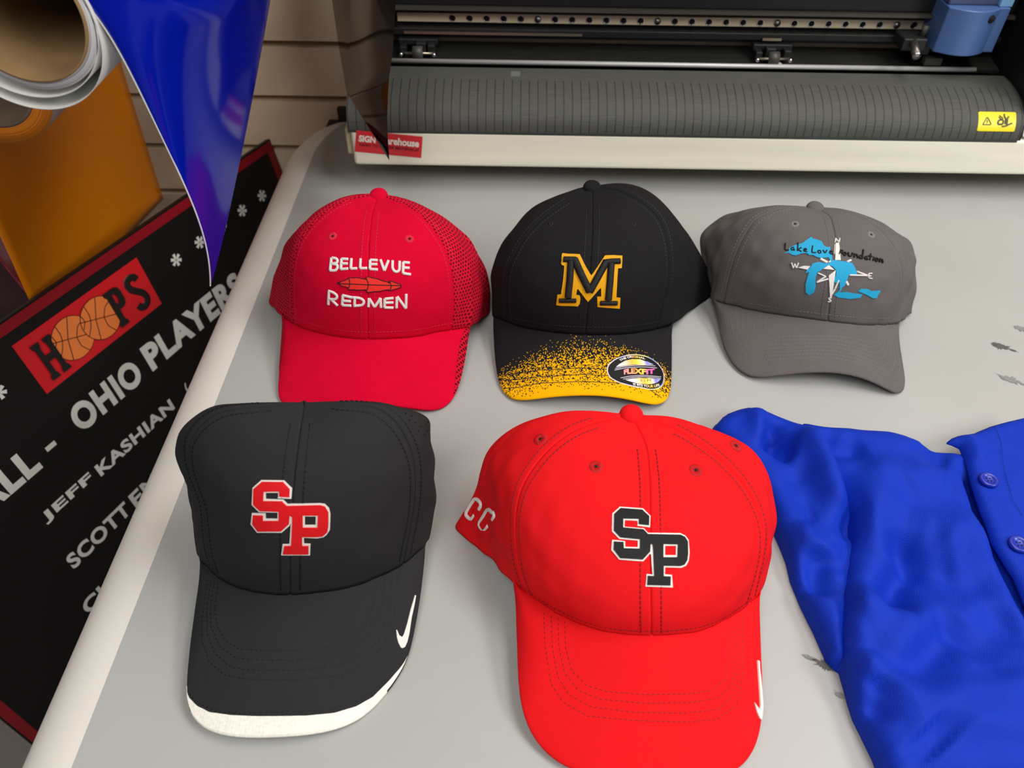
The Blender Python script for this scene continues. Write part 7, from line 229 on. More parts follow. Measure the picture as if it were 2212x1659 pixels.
def dashes(mb, S, uv, dash=.0024, gap=.0009, width=.0009, h=.0004, lift=0.):
    uv = resample(uv, S, .0004)
    P = S.pos(uv[:, 0], uv[:, 1]); L = np.r_[0, np.cumsum(np.linalg.norm(np.diff(P, axis=0), axis=1))]
    t = 0.
    while t+dash < L[-1]:
        q = np.linspace(t, t+dash, 4); w = np.stack([np.interp(q, L, uv[:, 0]), np.interp(q, L, uv[:, 1])], 1)
        n = S.nor(w[:, 0], w[:, 1]); p = S.pos(w[:, 0], w[:, 1])+n*lift; T = p[-1]-p[0]; T /= np.linalg.norm(T)+1e-12
        B = np.cross(n, T); hs = np.array([0, 1, 1, 0])*h
        G = np.stack([p-B*width/2-n*.0002, p+n*hs[:, None], p+B*width/2-n*.0002], 1)
        mb.grid(G); t += dash+gap
def fill(S, loops, h, name, mat, parent, du=.3, dv=.3, skirt=True, uvscale=None):
    """a flat appliqué cut to the uv loops, lying h above the patch"""
    lp = [[Vector((p[0], p[1], 0)) for p in l] for l in loops]
    flat = [p for l in lp for p in l]; tris = geometry.tessellate_polygon(lp)
    bm = bmesh.new(); vs = [bm.verts.new(p) for p in flat]
    for t in tris:
        try: bm.faces.new([vs[i] for i in t])
        except ValueError: pass
    A = np.array(flat); lo = A.min(0); hi = A.max(0)
    for ax, st in ((0, du), (1, dv)):
        x = lo[ax]+st
        while x < hi[ax]:
            no = (1, 0, 0) if ax == 0 else (0, 1, 0); co = (x, 0, 0) if ax == 0 else (0, x, 0)
            bmesh.ops.bisect_plane(bm, geom=bm.verts[:]+bm.edges[:]+bm.faces[:], dist=1e-5, plane_co=co, plane_no=no); x += st
    bmesh.ops.remove_doubles(bm, verts=bm.verts, dist=1e-4)
    bm.verts.ensure_lookup_table(); UV = np.array([v.co[:2] for v in bm.verts]); n = len(UV)
    top = S.at(UV[:, 0], UV[:, 1], h); nu = (UV-lo[:2])/(hi[:2]-lo[:2])
    if uvscale is None: tex = nu
    else: tex = np.stack([UV[:, 0]*uvscale[0], UV[:, 1]*uvscale[1]], 1)
    V = [tuple(p) for p in top]; F = [tuple(v.index for v in f.verts) for f in bm.faces]; T = [tuple(q) for q in tex]
    bm.verts.index_update(); F = [tuple(v.index for v in f.verts) for f in bm.faces]
    if skirt:
        low = S.at(UV[:, 0], UV[:, 1], -.0003)
        be = [(e.verts[0].index, e.verts[1].index) for e in bm.edges if len(e.link_faces) == 1]
        ids = sorted({i for e in be for i in e}); mp = {i: n+k for k, i in enumerate(ids)}
        V += [tuple(low[i]) for i in ids]; T += [tuple(tex[i]) for i in ids]; F += [(a, b, mp[b], mp[a]) for a, b in be]
    bm.free()
    return MB().raw(V, F, T).build(name, mat, parent, smooth=False)
def text_mesh(txt, bold=0.0, res=3, space=1.0):
    """glyph outlines of the built-in font as a flat 2D mesh scaled to a unit box"""
    cu = bpy.data.curves.new('glyphs', 'FONT'); cu.body = txt; cu.size = 1; cu.offset = bold; cu.space_character = space; cu.resolution_u = res; cu.fill_mode = 'FRONT'
    ob = bpy.data.objects.new('glyphs', cu); C.objects.link(ob)
    dg = bpy.context.evaluated_depsgraph_get(); me = ob.evaluated_get(dg).to_mesh()
    V = np.array([v.co[:2] for v in me.vertices]); F = [tuple(p.vertices) for p in me.polygons]
    ob.evaluated_get(dg).to_mesh_clear(); bpy.data.objects.remove(ob); bpy.data.curves.remove(cu)
    lo = V.min(0); hi = V.max(0)
    return (V-lo)/(hi-lo), F, (hi-lo)
# ------------------------------------------------------------------ caps
def ikey(a): return np.array(a, float)/200
def build_cap(key, label, M, opt):
    d = CAPS[key]; root = empty('baseball_cap', d['base'])
    prop(root, label, 'cap', 'baseball caps laid out on the worktop')
    S = Patch(np.array(d['G'])/1e4, True); Bp = Patch(np.array(d['B'])/1e4, False, -1.0)
    nv = S.nv-1
    seams = d['seams']+[60.0]; edges = [(seams[i], seams[i+1]) for i in range(5)]+[(0.0, seams[0])]
    kinds = ['side_panel', 'front_panel', 'front_panel', 'side_panel', 'rear_panel', 'rear_panel']
    v = np.linspace(0, nv, 64)
    for (u0, u1), kd in zip(edges, kinds):
        r = .1*2*np.pi/60
        cl = np.array([0, .0005, .001, .0016, .0024, .0036])/r
        u = np.unique(np.concatenate([np.linspace(u0, u1, max(8, int((u1-u0)*4))), u0+cl, u1-cl]))
        U, V = np.meshgrid(u, v, indexing='ij')
        P = S.pos(U, V); N = S.nor(U, V)
        rad = np.linalg.norm(np.gradient(P, axis=0)/np.gradient(u)[:, None, None], axis=-1)
        dist = np.minimum(U-u0, u1-U)*rad
        dep = -.0008*np.exp(-(dist/.0007)**2)+.0001*np.exp(-((dist-.0045)/.003)**2)
        wr = opt.get('wrinkle', 0)
        if wr: dep = dep+wr*(np.sin(U*2.1+V*1.3+1)*np.sin(V*1.7-U*.9)*.5+np.sin(U*.8-V*2.2)*.5)*np.clip(np.abs(U-30)/14, 0, 1)*np.clip((nv-1.5-V)/4, 0, 1)*np.clip((dist-.004)/.014, 0, 1)
        P = P+N*dep[..., None]
        mv = np.r_[0, np.cumsum(np.linalg.norm(np.diff(P[len(u)//2], axis=0), axis=1))]
        UV = np.stack([(U-(u0+u1)/2)*rad, np.repeat(mv[None], len(u), 0)], -1)
        o = MB().grid(P, UV).build(kd, M['front'] if kd == 'front_panel' else M.get('side', M['front']), root, fix=False)
        if kd == 'side_panel' and 'side' in M: o['label'] = opt['side_label']
        so = o.modifiers.new('cloth', 'SOLIDIFY'); so.thickness = .0012; so.offset = -1
    # bill: top, rolled edge, underside
    u = np.linspace(0, 32, 129); w = np.r_[-.35, np.linspace(0, 6, 29)]
    U, W = np.meshgrid(u, w, indexing='ij'); top = Bp.pos(U, W); N = Bp.nor(U, W)
    out = top[:, -1]-top[:, -2]; out /= np.linalg.norm(out, axis=1, keepdims=True)+1e-12; tap = np.clip(np.minimum(u, 32-u)/2.5, 0, 1)[:, None]; out = out*tap
    e = [top[:, -1]+out*.0011-N[:, -1]*.0006*tap, top[:, -1]+out*.0014-N[:, -1]*.0015*tap, top[:, -1]+out*.0008-N[:, -1]*(.0004+.0021*tap)]
    bot = (top-N*(.0004+.0026*tap[:, None]))[:, ::-1]
    for q in e+[bot]: q[..., 2] = np.maximum(q[..., 2], .0004)
    uvm = np.stack([top[..., 0], top[..., 1]], -1)
    bm = MB(); bm.grid(top, uvm, 0)
    bm.grid(np.stack([top[:, -1]]+e+[bot[:, 0]], 1), np.repeat(uvm[:, -1:], 5, 1), 1); bm.grid(bot, uvm[:, ::-1], 2)
    if 'edge_range' in opt:
        a, b = opt['edge_range']; k = 129-1
        nf = 128*29
        for i in range(128):
            for j in range(4):
                bm.mi[nf+i*4+j] = 1 if a <= u[i] <= b else 0
    bill = bm.build('bill', [M['bill'], M.get('edge', M['bill']), M.get('under', M['bill'])], root, weld=True)
    if 'fade' in opt:
        at = bill.data.attributes.new('fade', 'FLOAT', 'POINT'); co = np.empty(len(bill.data.vertices)*3); bill.data.vertices.foreach_get('co', co); co = co.reshape(-1, 3)
        y0 = top[64, 0, 1]; y1 = top[64, -1, 1]; x0 = top[64, 0, 0]; f = (y0-co[:, 1])/(y0-y1)
        s = .30*((co[:, 0]-x0)/.085)**2; at.data.foreach_set('value', np.clip((f-s)/np.maximum(.97-s*.9, .2), 0, 1))
    for nm, ur, mt, lb in opt.get('bill_zones', []):
        uu = np.linspace(ur[0], ur[1], 60); P = Bp.at(*np.meshgrid(uu, np.linspace(0, 6, 24), indexing='ij'), .0003)
        a, b = ur[2], ur[3]
        # a curved band between two widths, following the bill's side
        ww = np.linspace(0, 1, 24); lo = np.clip(opt['zone_in'](uu), 0, 6)
        Wz = lo[:, None]+(6-lo[:, None])*ww[None]
        P = Bp.at(np.repeat(uu[:, None], 24, 1), Wz, .0004)
        o = MB().grid(P, P[..., :2].copy()).build(nm, mt, bill); o['label'] = lb
    # seam thread
    tm = M['thread']; mb = MB()
    vv = np.linspace(.25, nv*.9, 40)
    for i, s in enumerate(seams[:5]):
        for sg, off in ((-1, opt.get('seam_off', .0048)), (1, opt.get('seam_off', .0048))):
            if i in (0, 4) and not opt.get('rear', False): continue
            o_ = off*(1.25 if i == 2 else 1.0)
            P = S.pos(np.full(40, s), vv); Q = S.pos(np.full(40, s+.2), vv); rr = np.linalg.norm(Q-P, axis=1)/.2
            uu = s+sg*o_/np.maximum(rr, .0025)
            k = np.abs(uu-s) < 2.5
            dashes(mb, S, np.stack([uu[k], vv[k]], 1), width=.0009, lift=.0004)
    lo_ = seams[1]-.2; hi_ = seams[3]+.2
    if opt.get('hem', True): dashes(mb, S, np.stack([np.linspace(lo_, hi_, 60), np.full(60, .38)], 1), width=.0009, lift=.0002)
    mb.build('seam_stitching', tm, root)
    # top button
    if opt.get('button', True):
        top_ = S.pos(np.linspace(0, 59, 60), np.full(60, nv-.6)).mean(0); ap = S.pos(0, nv)
        th = np.linspace(0, 2*np.pi, 33); pr = np.array([(0, .0052), (.003, .0051), (.0058, .0044), (.0077, .003), (.0086, .001), (.0088, -.001), (.0082, -.003)])
        nrm = np.array([0, -.22, 1.]); nrm /= np.linalg.norm(nrm); ux = np.array([1., 0, 0]); uy = np.cross(nrm, ux)
        P = ap+pr[:, 1][:, None, None]*nrm+pr[:, 0][:, None, None]*(np.cos(th)[None, :, None]*ux+np.sin(th)[None, :, None]*uy)
        MB().grid(P, np.stack([P[..., 0], P[..., 1]], -1)).build('top_button', M['front'], root)
    # eyelets: a ring of radial stitches round a hole
    for q in d['eyes']:
        p = S.pos(*q); n = S.nor(*q); r0 = opt.get('eye', .0042)
        ux = np.cross(n, (0, 0, 1)); ux /= np.linalg.norm(ux); uy = np.cross(n, ux)
        th = np.linspace(0, 2*np.pi, 97); wob = 1+.06*np.sin(th*24)
        pr = [(1.0, -.0002), (.85, .0004), (.6, .0006), (.4, .0004), (.3, -.0001)]
        P = np.stack([p+n*h+r0*k*(wob if k > .5 else 1+0*th)[:, None]*(np.cos(th)[:, None]*ux+np.sin(th)[:, None]*uy) for k, h in pr])
        ey = MB().grid(P, np.stack([np.repeat(th[None]*r0, 5, 0), np.zeros((5, 97))], -1)).build('eyelet', M['eyelet'], root)
        th = np.linspace(0, 2*np.pi, 20, endpoint=False)
        MB().raw([p+n*.0002+r0*.26*(np.cos(t)*ux+np.sin(t)*uy) for t in th], [tuple(range(20))]).build('eyelet_hole', MAT['black_hole'], ey, smooth=False)
    # decoration laid out on the patches, its uv paths traced in image pixels
    groups = {}
    holder = {}
    for part, sf, kind, data, wd in d['dec']:
        SS = S if sf == 'c' else Bp; par = root if sf == 'c' else bill
        spec = opt['deco'][part]
        if spec.get('in'): par = holder[spec['in']]
        if kind == 'p':
            o = fill(SS, [ikey(l) for l in data], spec['h'], spec['name'], spec['mat'], par, uvscale=spec.get('uvs'))
            if spec.get('label'): o['label'] = spec['label']
            holder[part] = o
        elif kind == 't':
            base, up = [ikey(x) for x in data]; V, F, _ = text_mesh(wd, spec.get('bold', .02))
            q = lambda A, x: np.stack([A[0]*(1-t)*(1-2*t)+A[1]*4*t*(1-t)+A[2]*t*(2*t-1) for t in x])
            uv = q(base, V[:, 0])*(1-V[:, 1:])+q(up, V[:, 0])*V[:, 1:]
            MB().raw(SS.at(uv[:, 0], uv[:, 1], spec['h']), F, V).build(spec['name'], spec['mat'], par, smooth=False)
        else:
            g = groups.setdefault(part, (MB(), par, spec))
            if spec.get('dash'): dashes(g[0], SS, ikey(data), width=max(wd/1e5, .0009))
            else: ribbon(g[0], SS, ikey(data), wd/1e5, spec.get('h0', .0002), spec['h'], cap=spec.get('cap', True))
    for part, (mb, par, spec) in groups.items():
        o = mb.build(spec['name'], spec['mat'], par)
        if spec.get('label'): o['label'] = spec['label']
    return root, S, Bp
MAT = {}
MAT['black_hole'] = new_mat('dark hole', lin(12, 10, 10), .9)
WHITE_T = thread('white thread', lin(242, 238, 232)); BLACK_T = thread('black thread', lin(17, 17, 19)); RED_T = thread('red thread', lin(232, 14, 26))
YEL_T = thread('golden thread', lin(250, 178, 8)); BLUE_T = thread('sky blue thread', lin(30, 172, 222))
LET = lambda mat, h, **k: dict(mat=mat, h=h, **k)
# crimson cap with mesh sides
RED1 = lin(212, 0, 46)
m1 = dict(front=fabric('crimson twill', RED1, .0010, .35, angle=.8), side=mesh_fabric('crimson sport mesh', lin(222, 14, 52), lin(110, 4, 26)),
          thread=thread('crimson thread', lin(222, 24, 60)), eyelet=thread('crimson eyelet thread', lin(226, 40, 62)))
m1['bill'] = fabric('crimson bill twill', RED1, .0010, .35, angle=.8); m1['under'] = m1['bill']; m1['edge'] = m1['bill']
build_cap('C1', 'crimson cap with mesh sides and white and red feather embroidery', m1, dict(
    side_label='crimson side panel of honeycomb mesh', eye=.0040, wrinkle=.0012,
    zone_in=lambda u: np.where(u < 16, np.clip(6*(u/6.2), 0, 6), np.clip(6*((32-u)/7.5), 0, 6)),
    bill_zones=[('bill_mesh_band', (.3, 6.1, 0, 0), mesh_fabric('dark crimson mesh', lin(190, 8, 40), lin(160, 6, 34), .0030, .0009), 'plain mesh band at the bill side'),
                ('bill_mesh_band', (24.6, 31.7, 0, 0), mesh_fabric('crimson bill mesh', lin(214, 12, 46), lin(70, 4, 20), .0034, .0011), 'mesh band with dark holes')],
    deco=dict(lettering=LET(WHITE_T, .0011, name='lettering', label='white embroidered two-line lettering'),
              feather=LET(thread('scarlet thread', lin(250, 44, 36)), .0009, name='feather_emblem', label='scarlet embroidered feather', uvs=(.0105, .013)),
              feather_outline=LET(BLACK_T, .0011, h0=.0008, name='feather_outline', **{'in': 'feather'}))))
# black cap, golden M, speckled bill
BLK = lin(30, 29, 31)
def speckle(name, dark, gold):
    m = new_mat(name, dark, .85, spec=.12); nt, p, N, L = nodes(m)
    uv = N('ShaderNodeUVMap'); vo = N('ShaderNodeTexVoronoi'); vo.inputs['Scale'].default_value = 1/.00090; vo.inputs['Randomness'].default_value = .45; L(uv.outputs[0], vo.inputs['Vector'])
    at = N('ShaderNodeAttribute'); at.attribute_name = 'fade'
    sp = N('ShaderNodeSeparateColor'); L(vo.outputs['Color'], sp.inputs[0])
    den = math_node(nt, 'MULTIPLY', math_node(nt, 'POWER', at.outputs['Fac'], 1.15), 1.03)
    on = math_node(nt, 'LESS_THAN', sp.outputs[0], den)
    lim = math_node(nt, 'ADD', .36, math_node(nt, 'MULTIPLY', den, .9))
    dot = math_node(nt, 'LESS_THAN', vo.outputs['Distance'], lim)
    k = math_node(nt, 'MULTIPLY', on, dot)
    L(mix_col(nt, k, dark, gold), p.inputs['Base Color'])
    return m
m2 = dict(front=fabric('black wool blend', BLK, .0008, .15, var=.15), thread=thread('black seam thread', lin(36, 35, 38)), eyelet=thread('black eyelet thread', lin(30, 29, 31)))
m2['bill'] = speckle('black bill with golden speckle', lin(32, 31, 34), lin(246, 182, 0)); m2['edge'] = m2['bill']; m2['under'] = fabric('black underbill', lin(30, 30, 31))
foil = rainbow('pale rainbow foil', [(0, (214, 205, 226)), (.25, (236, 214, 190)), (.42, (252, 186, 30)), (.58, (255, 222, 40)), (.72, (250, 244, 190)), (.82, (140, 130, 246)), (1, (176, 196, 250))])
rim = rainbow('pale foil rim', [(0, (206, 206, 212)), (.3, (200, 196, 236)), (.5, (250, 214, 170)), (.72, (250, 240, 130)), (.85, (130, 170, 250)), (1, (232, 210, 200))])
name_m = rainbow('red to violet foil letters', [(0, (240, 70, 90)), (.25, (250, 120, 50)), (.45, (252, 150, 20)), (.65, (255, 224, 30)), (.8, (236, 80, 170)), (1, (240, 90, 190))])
build_cap('C2', 'black cap with a raised gold-edged M and gold speckled bill', m2, dict(eye=.0026, wrinkle=.001, deco=dict(
    letter_backing=LET(YEL_T, .0007, name='letter_backing', label='golden embroidered edging of the letter', uvs=(.0105, .013)),
    letter=LET(thread('black puff thread', lin(24, 24, 26), .5), .0031, h0=.0006, name='raised_letter', label='black raised block letter M'),
    bill_stitching=LET(m2['thread'], .0003, name='bill_stitching'),
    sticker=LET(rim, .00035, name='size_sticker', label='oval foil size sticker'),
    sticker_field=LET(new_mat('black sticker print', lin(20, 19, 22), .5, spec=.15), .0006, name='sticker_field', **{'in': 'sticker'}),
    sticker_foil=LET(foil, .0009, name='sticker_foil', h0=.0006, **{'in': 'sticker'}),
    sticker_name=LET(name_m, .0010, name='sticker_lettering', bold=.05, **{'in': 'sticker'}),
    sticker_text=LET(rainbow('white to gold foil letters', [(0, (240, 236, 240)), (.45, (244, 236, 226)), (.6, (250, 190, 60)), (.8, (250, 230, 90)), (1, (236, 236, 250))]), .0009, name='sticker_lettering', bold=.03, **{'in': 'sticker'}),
    sticker_size=LET(new_mat('grey print', lin(60, 60, 64), .5), .0012, name='sticker_lettering', bold=-.012, **{'in': 'sticker'})), fade=True))
# grey cap with lakes
GRY = lin(100, 95, 94)
m3 = dict(front=fabric('charcoal grey twill', GRY, .0009, .25), thread=thread('light grey thread', lin(116, 111, 109)), eyelet=thread('grey eyelet thread', lin(132, 127, 124)))
m3['bill'] = m3['front']
build_cap('C3', 'grey cap with sky blue lakes and white compass embroidery', m3, dict(eye=.0040, wrinkle=.002, deco=dict(
    lake=LET(BLUE_T, .0009, name='lake_shape', label='sky blue embroidered lake', uvs=(.0105, .013)),
    compass_point=LET(WHITE_T, .0012, name='compass_point', label='white embroidered compass point', uvs=(.0105, .013)),
    compass_line=LET(WHITE_T, .0013, h0=.0006, name='compass_lines', label='white embroidered compass rays'),
    **{'compass_'+c: LET(WHITE_T, .0012, name='compass_letter', label='white embroidered letter '+c) for c in 'NWES'},
    lettering=LET(BLACK_T, .0013, h0=.0009, name='lettering', label='black embroidered line of lettering'),
    bill_stitching=LET(m3['thread'], .0004, name='bill_stitching', dash=True))))
# black running cap with white bill trim
BK4 = lin(41, 41, 43)
m4 = dict(front=fabric('black polyester', BK4, .0011, .12, .8, var=.08, angle=0, spec=.15), thread=thread('black stitch thread', lin(6, 6, 7)), eyelet=None)
m4['side'] = m4['front']; m4['bill'] = m4['front']; WT = fabric('white ribbed tape', lin(238, 236, 226), .0012, .2, angle=0); m4['edge'] = WT; m4['under'] = m4['front']
build_cap('C4', 'black soft cap with red block letters and white bill trim', m4, dict(side_label='black side panel with small vent holes', button=False, hem=False, wrinkle=.0015, seam_off=.0052, edge_range=(9.6, 22.0), deco=dict(
    letter_outline=LET(WHITE_T, .0007, name='letter_outline', label='white stitched outline of the letters', uvs=(.0105, .013)),
    letters=LET(RED_T, .0014, name='block_letters', label='red embroidered letters S and P', uvs=(.0105, .013)),
    check_emblem=LET(WHITE_T, .0011, name='check_emblem', label='white embroidered check mark', uvs=(.006, .012)),
    bill_stitching=LET(m4['thread'], .0003, name='bill_stitching', dash=True),
    vent_holes=LET(MAT['black_hole'], .0009, h0=.0006, name='vent_holes', cap=False),
    bill_trim=LET(WT, .0005, name='bill_trim', label='white ribbed trim along the bill edge', uvs=(.006, .012)))))
# bright red cap
RD5 = lin(226, 22, 28)
m5 = dict(front=fabric('bright red polyester', RD5, .0010, .14, .85, var=.06, angle=0, spec=.12), thread=thread('dark red thread', lin(150, 6, 14)), eyelet=thread('deep red eyelet thread', lin(196, 12, 20)))
m5['bill'] = m5['front']
build_cap('C5', 'bright red cap with black block letters and white side lettering', m5, dict(eye=.0050, wrinkle=.0015, seam_off=.0052, deco=dict(
    letter_outline=LET(WHITE_T, .0007, name='letter_outline', label='white stitched outline of the letters', uvs=(.0105, .013)),
    letters=LET(BLACK_T, .0014, name='block_letters', label='black embroidered letters S and P', uvs=(.0105, .013)),
    side_lettering=LET(WHITE_T, .0013, name='side_lettering', label='white embroidered letters CC on the side'),
    check_emblem=LET(WHITE_T, .0011, name='check_emblem', label='white embroidered check mark', uvs=(.006, .012)),
    bill_stitching=LET(m5['thread'], .0003, name='bill_stitching', dash=True))))
# ------------------------------------------------------------------ blue jersey
def poly_dist(Q, poly):
    d = np.full(len(Q), 1e9); A = poly; Bn = np.roll(poly, -1, 0)
    for a, b in zip(A, Bn):
        e = b-a; t = np.clip(((Q-a)@e)/(e@e+1e-12), 0, 1); d = np.minimum(d, np.linalg.norm(Q-a-t[:, None]*e, axis=1))
    return d
def line_dist(Q, pts):
    d = np.full(len(Q), 1e9); s = np.zeros(len(Q)); L = 0; tot = np.linalg.norm(np.diff(pts, axis=0), axis=1).sum()
    for a, b in zip(pts[:-1], pts[1:]):
        e = b-a; l = np.linalg.norm(e); t = np.clip(((Q-a)@e)/(l*l+1e-12), 0, 1); k = np.linalg.norm(Q-a-t[:, None]*e, axis=1)
        m = k < d; d[m] = k[m]; s[m] = (L+t[m]*l)/tot; L += l
    return d, s
JB = np.array(JERSEY['placket'])/1e4
def cloth(name, poly, folds, mat, parent, base, rise, roll, floor=None, step=.0032, extra=None):
    P = np.array(poly)/1e4
    xs = np.arange(P[:, 0].min(), P[:, 0].max(), step); ys = np.arange(P[:, 1].min(), P[:, 1].max(), step*.9)
    g = np.array([(x+(.5*step if j % 2 else 0), y) for j, y in enumerate(ys) for x in xs])
    # fine boundary
    bd = []
    for a, b in zip(P, np.roll(P, -1, 0)):
        k = max(1, int(np.linalg.norm(b-a)/.0035)); bd += [a+(b-a)*i/k for i in range(k)]
    bd = np.array(bd)
    x, y = g[:, 0], g[:, 1]; ins = np.zeros(len(g), bool)
    for (x1, y1), (x2, y2) in zip(bd, np.roll(bd, -1, 0)):
        if y1 == y2: continue
        ins ^= ((y1 > y) != (y2 > y)) & (x < (x2-x1)*(y-y1)/(y2-y1)+x1)
    g = g[ins]; g = g[poly_dist(g, P) > step*.55]
    allp = np.vstack([bd, g]); nb = len(bd)
    r = geometry.delaunay_2d_cdt([Vector(q) for q in allp], [(i, (i+1) % nb) for i in range(nb)], [list(range(nb))], 1, 1e-6)
    Q = np.array([v[:] for v in r[0]]); F = [tuple(f) for f in r[2]]
    d = poly_dist(Q, P)
    z = base+rise*np.sqrt(np.clip(1-(1-np.clip(d/roll, 0, 1))**2, 0, 1))
    for pts, amp, wid in folds:
        ld, s = line_dist(Q, np.array(pts)/1e4)
        z += 1.9*amp/1e3*np.exp(-(ld/(wid/1e3))**2)*np.clip(np.minimum(s, 1-s)*5, 0, 1)*np.clip(d/.012, 0, 1)
    if extra is not None: z = extra(Q, z)
    z += .0006*np.sin(Q[:, 0]*160+np.sin(Q[:, 1]*110)*2)*np.clip(d/.02, 0, 1)
    z = np.maximum(z, .0012)
    n = len(Q); V = np.column_stack([Q, z]); UV = Q
    onb = d < 1e-5; cnt = {}
    for f in F:
        for a, b in zip(f, f[1:]+f[:1]): cnt[tuple(sorted((a, b)))] = cnt.get(tuple(sorted((a, b))), 0)+1
    be = [e for e, c in cnt.items() if c == 1]; ids = sorted({i for e in be for i in e}); mp = {i: n+k for k, i in enumerate(ids)}
    c0 = Q.mean(0); low = []
    for i in ids:
        q = Q[i]+(c0-Q[i])*.004; low.append((q[0], q[1], max(.0006, (z[i]-.0016) if floor is None else floor)))
    V = np.vstack([V, low]); UV = np.vstack([UV, [(q[0], q[1]) for q in low]])
    F += [(a, b, mp[b], mp[a]) for a, b in be]
    return MB().raw(V, F, UV).build(name, mat, parent)
jersey = empty('jersey', (.36, .3, 0)); prop(jersey, 'royal blue button-front jersey lying crumpled beside the bright red cap', 'shirt')
ROY = lin(2, 50, 186)
def pique(name, col):
    m = new_mat(name, col, .7, spec=.2); nt, p, N, L = nodes(m)
    uv = N('ShaderNodeUVMap'); mp = N('ShaderNodeMapping'); mp.inputs['Rotation'].default_value = (0, 0, .45); L(uv.outputs[0], mp.inputs[0])
    vo = N('ShaderNodeTexVoronoi'); vo.inputs['Scale'].default_value = 1/.0013; vo.inputs['Randomness'].default_value = .25; L(mp.outputs[0], vo.inputs['Vector'])
    lo = tuple(c*.78 for c in col[:3])+(1,)
    r = N('ShaderNodeMapRange'); L(vo.outputs['Distance'], r.inputs[0]); r.inputs[1].default_value = .15; r.inputs[2].default_value = .6
    L(mix_col(nt, r.outputs[0], col, lo), p.inputs['Base Color'])
    bp = N('ShaderNodeBump'); bp.inputs['Strength'].default_value = .45; bp.inputs['Distance'].default_value = .0004; bp.invert = True
    L(vo.outputs['Distance'], bp.inputs['Height']); L(bp.outputs[0], p.inputs['Normal']); return m
PQ = pique('royal blue pique knit', ROY)
sub = lambda a: [[p[0]-3600, p[1]-3000] for p in a]
fs = {k: [(sub(a), b, c) for a, b, c in v] for k, v in JERSEY['folds'].items()}
PLK = np.array(sub(JERSEY['placket']))/1e4; EDG = np.array(sub(JERSEY['edge']))/1e4
def under_placket(Q, z):
    ld, _ = line_dist(Q, EDG); return z-.013*np.exp(-(ld/.0065)**2)
def over_right(Q, z):
    return z
cloth('sleeve', sub(JERSEY['sleeve']), fs['sleeve'], PQ, jersey, .002, .019, .016)
cloth('body_panel', sub(JERSEY['body']), fs['body'], PQ, jersey, .006, .019, .020, floor=.001, extra=under_placket)
cloth('placket', sub(JERSEY['placket']), fs['placket'], PQ, jersey, .0235, .0045, .008)
sm = MB()
seam = np.array(sub(JERSEY['seam']))/1e4
class Flat:
    def pos(s, u, v): u, v = np.broadcast_arrays(np.asarray(u, float), np.asarray(v, float)); return np.stack([u, v, np.full(u.shape, .0292)], -1)
    def nor(s, u, v): u = np.asarray(u, float); return np.stack([0*u, 0*u, 1+0*u], -1)
dashes(sm, Flat(), seam, .0016, .0012, .0006, .0004)
sm.build('placket_stitching', thread('blue thread', lin(14, 52, 176)), jersey)
BTN = new_mat('blue plastic button', lin(24, 44, 165), .3, spec=.5)
for bx, by in JERSEY['buttons']:
    c = np.array((bx/1e4-.36, by/1e4-.30, .0285)); th = np.linspace(0, 2*np.pi, 41)
    pr = [(0, .0016), (.0035, .0016), (.0042, .0022), (.0056, .0030), (.0068, .0026), (.0073, .0014), (.0070, -.0004), (.0, -.0008)]
    P = np.stack([c+np.stack([r*np.cos(th), r*np.sin(th), 0*th+h], -1) for r, h in pr]); b = MB().grid(P).build('button', BTN, jersey)
    h = MB()
    for sx in (-1, 1):
        for sy in (-1, 1): h.tube(c+np.array((sx*.0013, sy*.0013, .001)), c+np.array((sx*.0013, sy*.0013, .0018)), .0006, 10)
    h.build('button_hole', MAT['black_hole'], b)
# ------------------------------------------------------------------ worktop and its vinyl cover
table = empty('worktable', (.35, .4, -.9)); prop(table, 'black worktable under the grey vinyl cover', 'table')
BLKP = noisy('black laminate', lin(28, 24, 22), .5, .1)
MB().box(-.617, .70, -.45, .648, .862, .8955).build('tabletop', BLKP, table, bevel=.004, smooth=False)
for x, y in ((-.30, -.35), (.62, -.35), (-.30, .55), (.62, .55)): MB().box(x-.02, x+.02, y-.02, y+.02, 0, .862).build('leg', BLKP, table, smooth=False)
MB().box(-.600, .70, .638, .6485, .8955, .914).build('back_strip', BLKP, table, smooth=False)
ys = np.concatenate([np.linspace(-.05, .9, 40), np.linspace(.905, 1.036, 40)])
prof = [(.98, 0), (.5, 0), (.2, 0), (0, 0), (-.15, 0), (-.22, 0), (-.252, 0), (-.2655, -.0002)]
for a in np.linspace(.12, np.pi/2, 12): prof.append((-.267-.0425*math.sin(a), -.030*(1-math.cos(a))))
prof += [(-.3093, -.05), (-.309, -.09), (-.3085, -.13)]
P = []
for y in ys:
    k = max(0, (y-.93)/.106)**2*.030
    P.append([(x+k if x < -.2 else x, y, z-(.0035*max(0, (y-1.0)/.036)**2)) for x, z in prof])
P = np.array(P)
cov_m = noisy('grey vinyl sheet', lin(172, 173, 171), .42, .03, 9, .05, 60, spec=.4)
cover = MB().grid(P[:, :8]).build('vinyl_table_cover', cov_m, None); prop(cover, 'pale grey vinyl sheet covering the worktop, marked with small ink smudges', 'table cover')
es = MB().grid(P[:, 7:]).build('lit_edge_roll', noisy('grey vinyl with light painted in', lin(224, 220, 214), .4, .02, 9), cover, fix=False); es['label'] = 'left edge of the grey sheet rolled over, its catch of light painted paler'  # same sheet curling over the edge; the light it catches is painted paler
SMG = noisy('dried ink', lin(84, 86, 82), .6, .2, 300); SMG2 = noisy('faint ink', lin(128, 131, 128), .6, .12, 300)
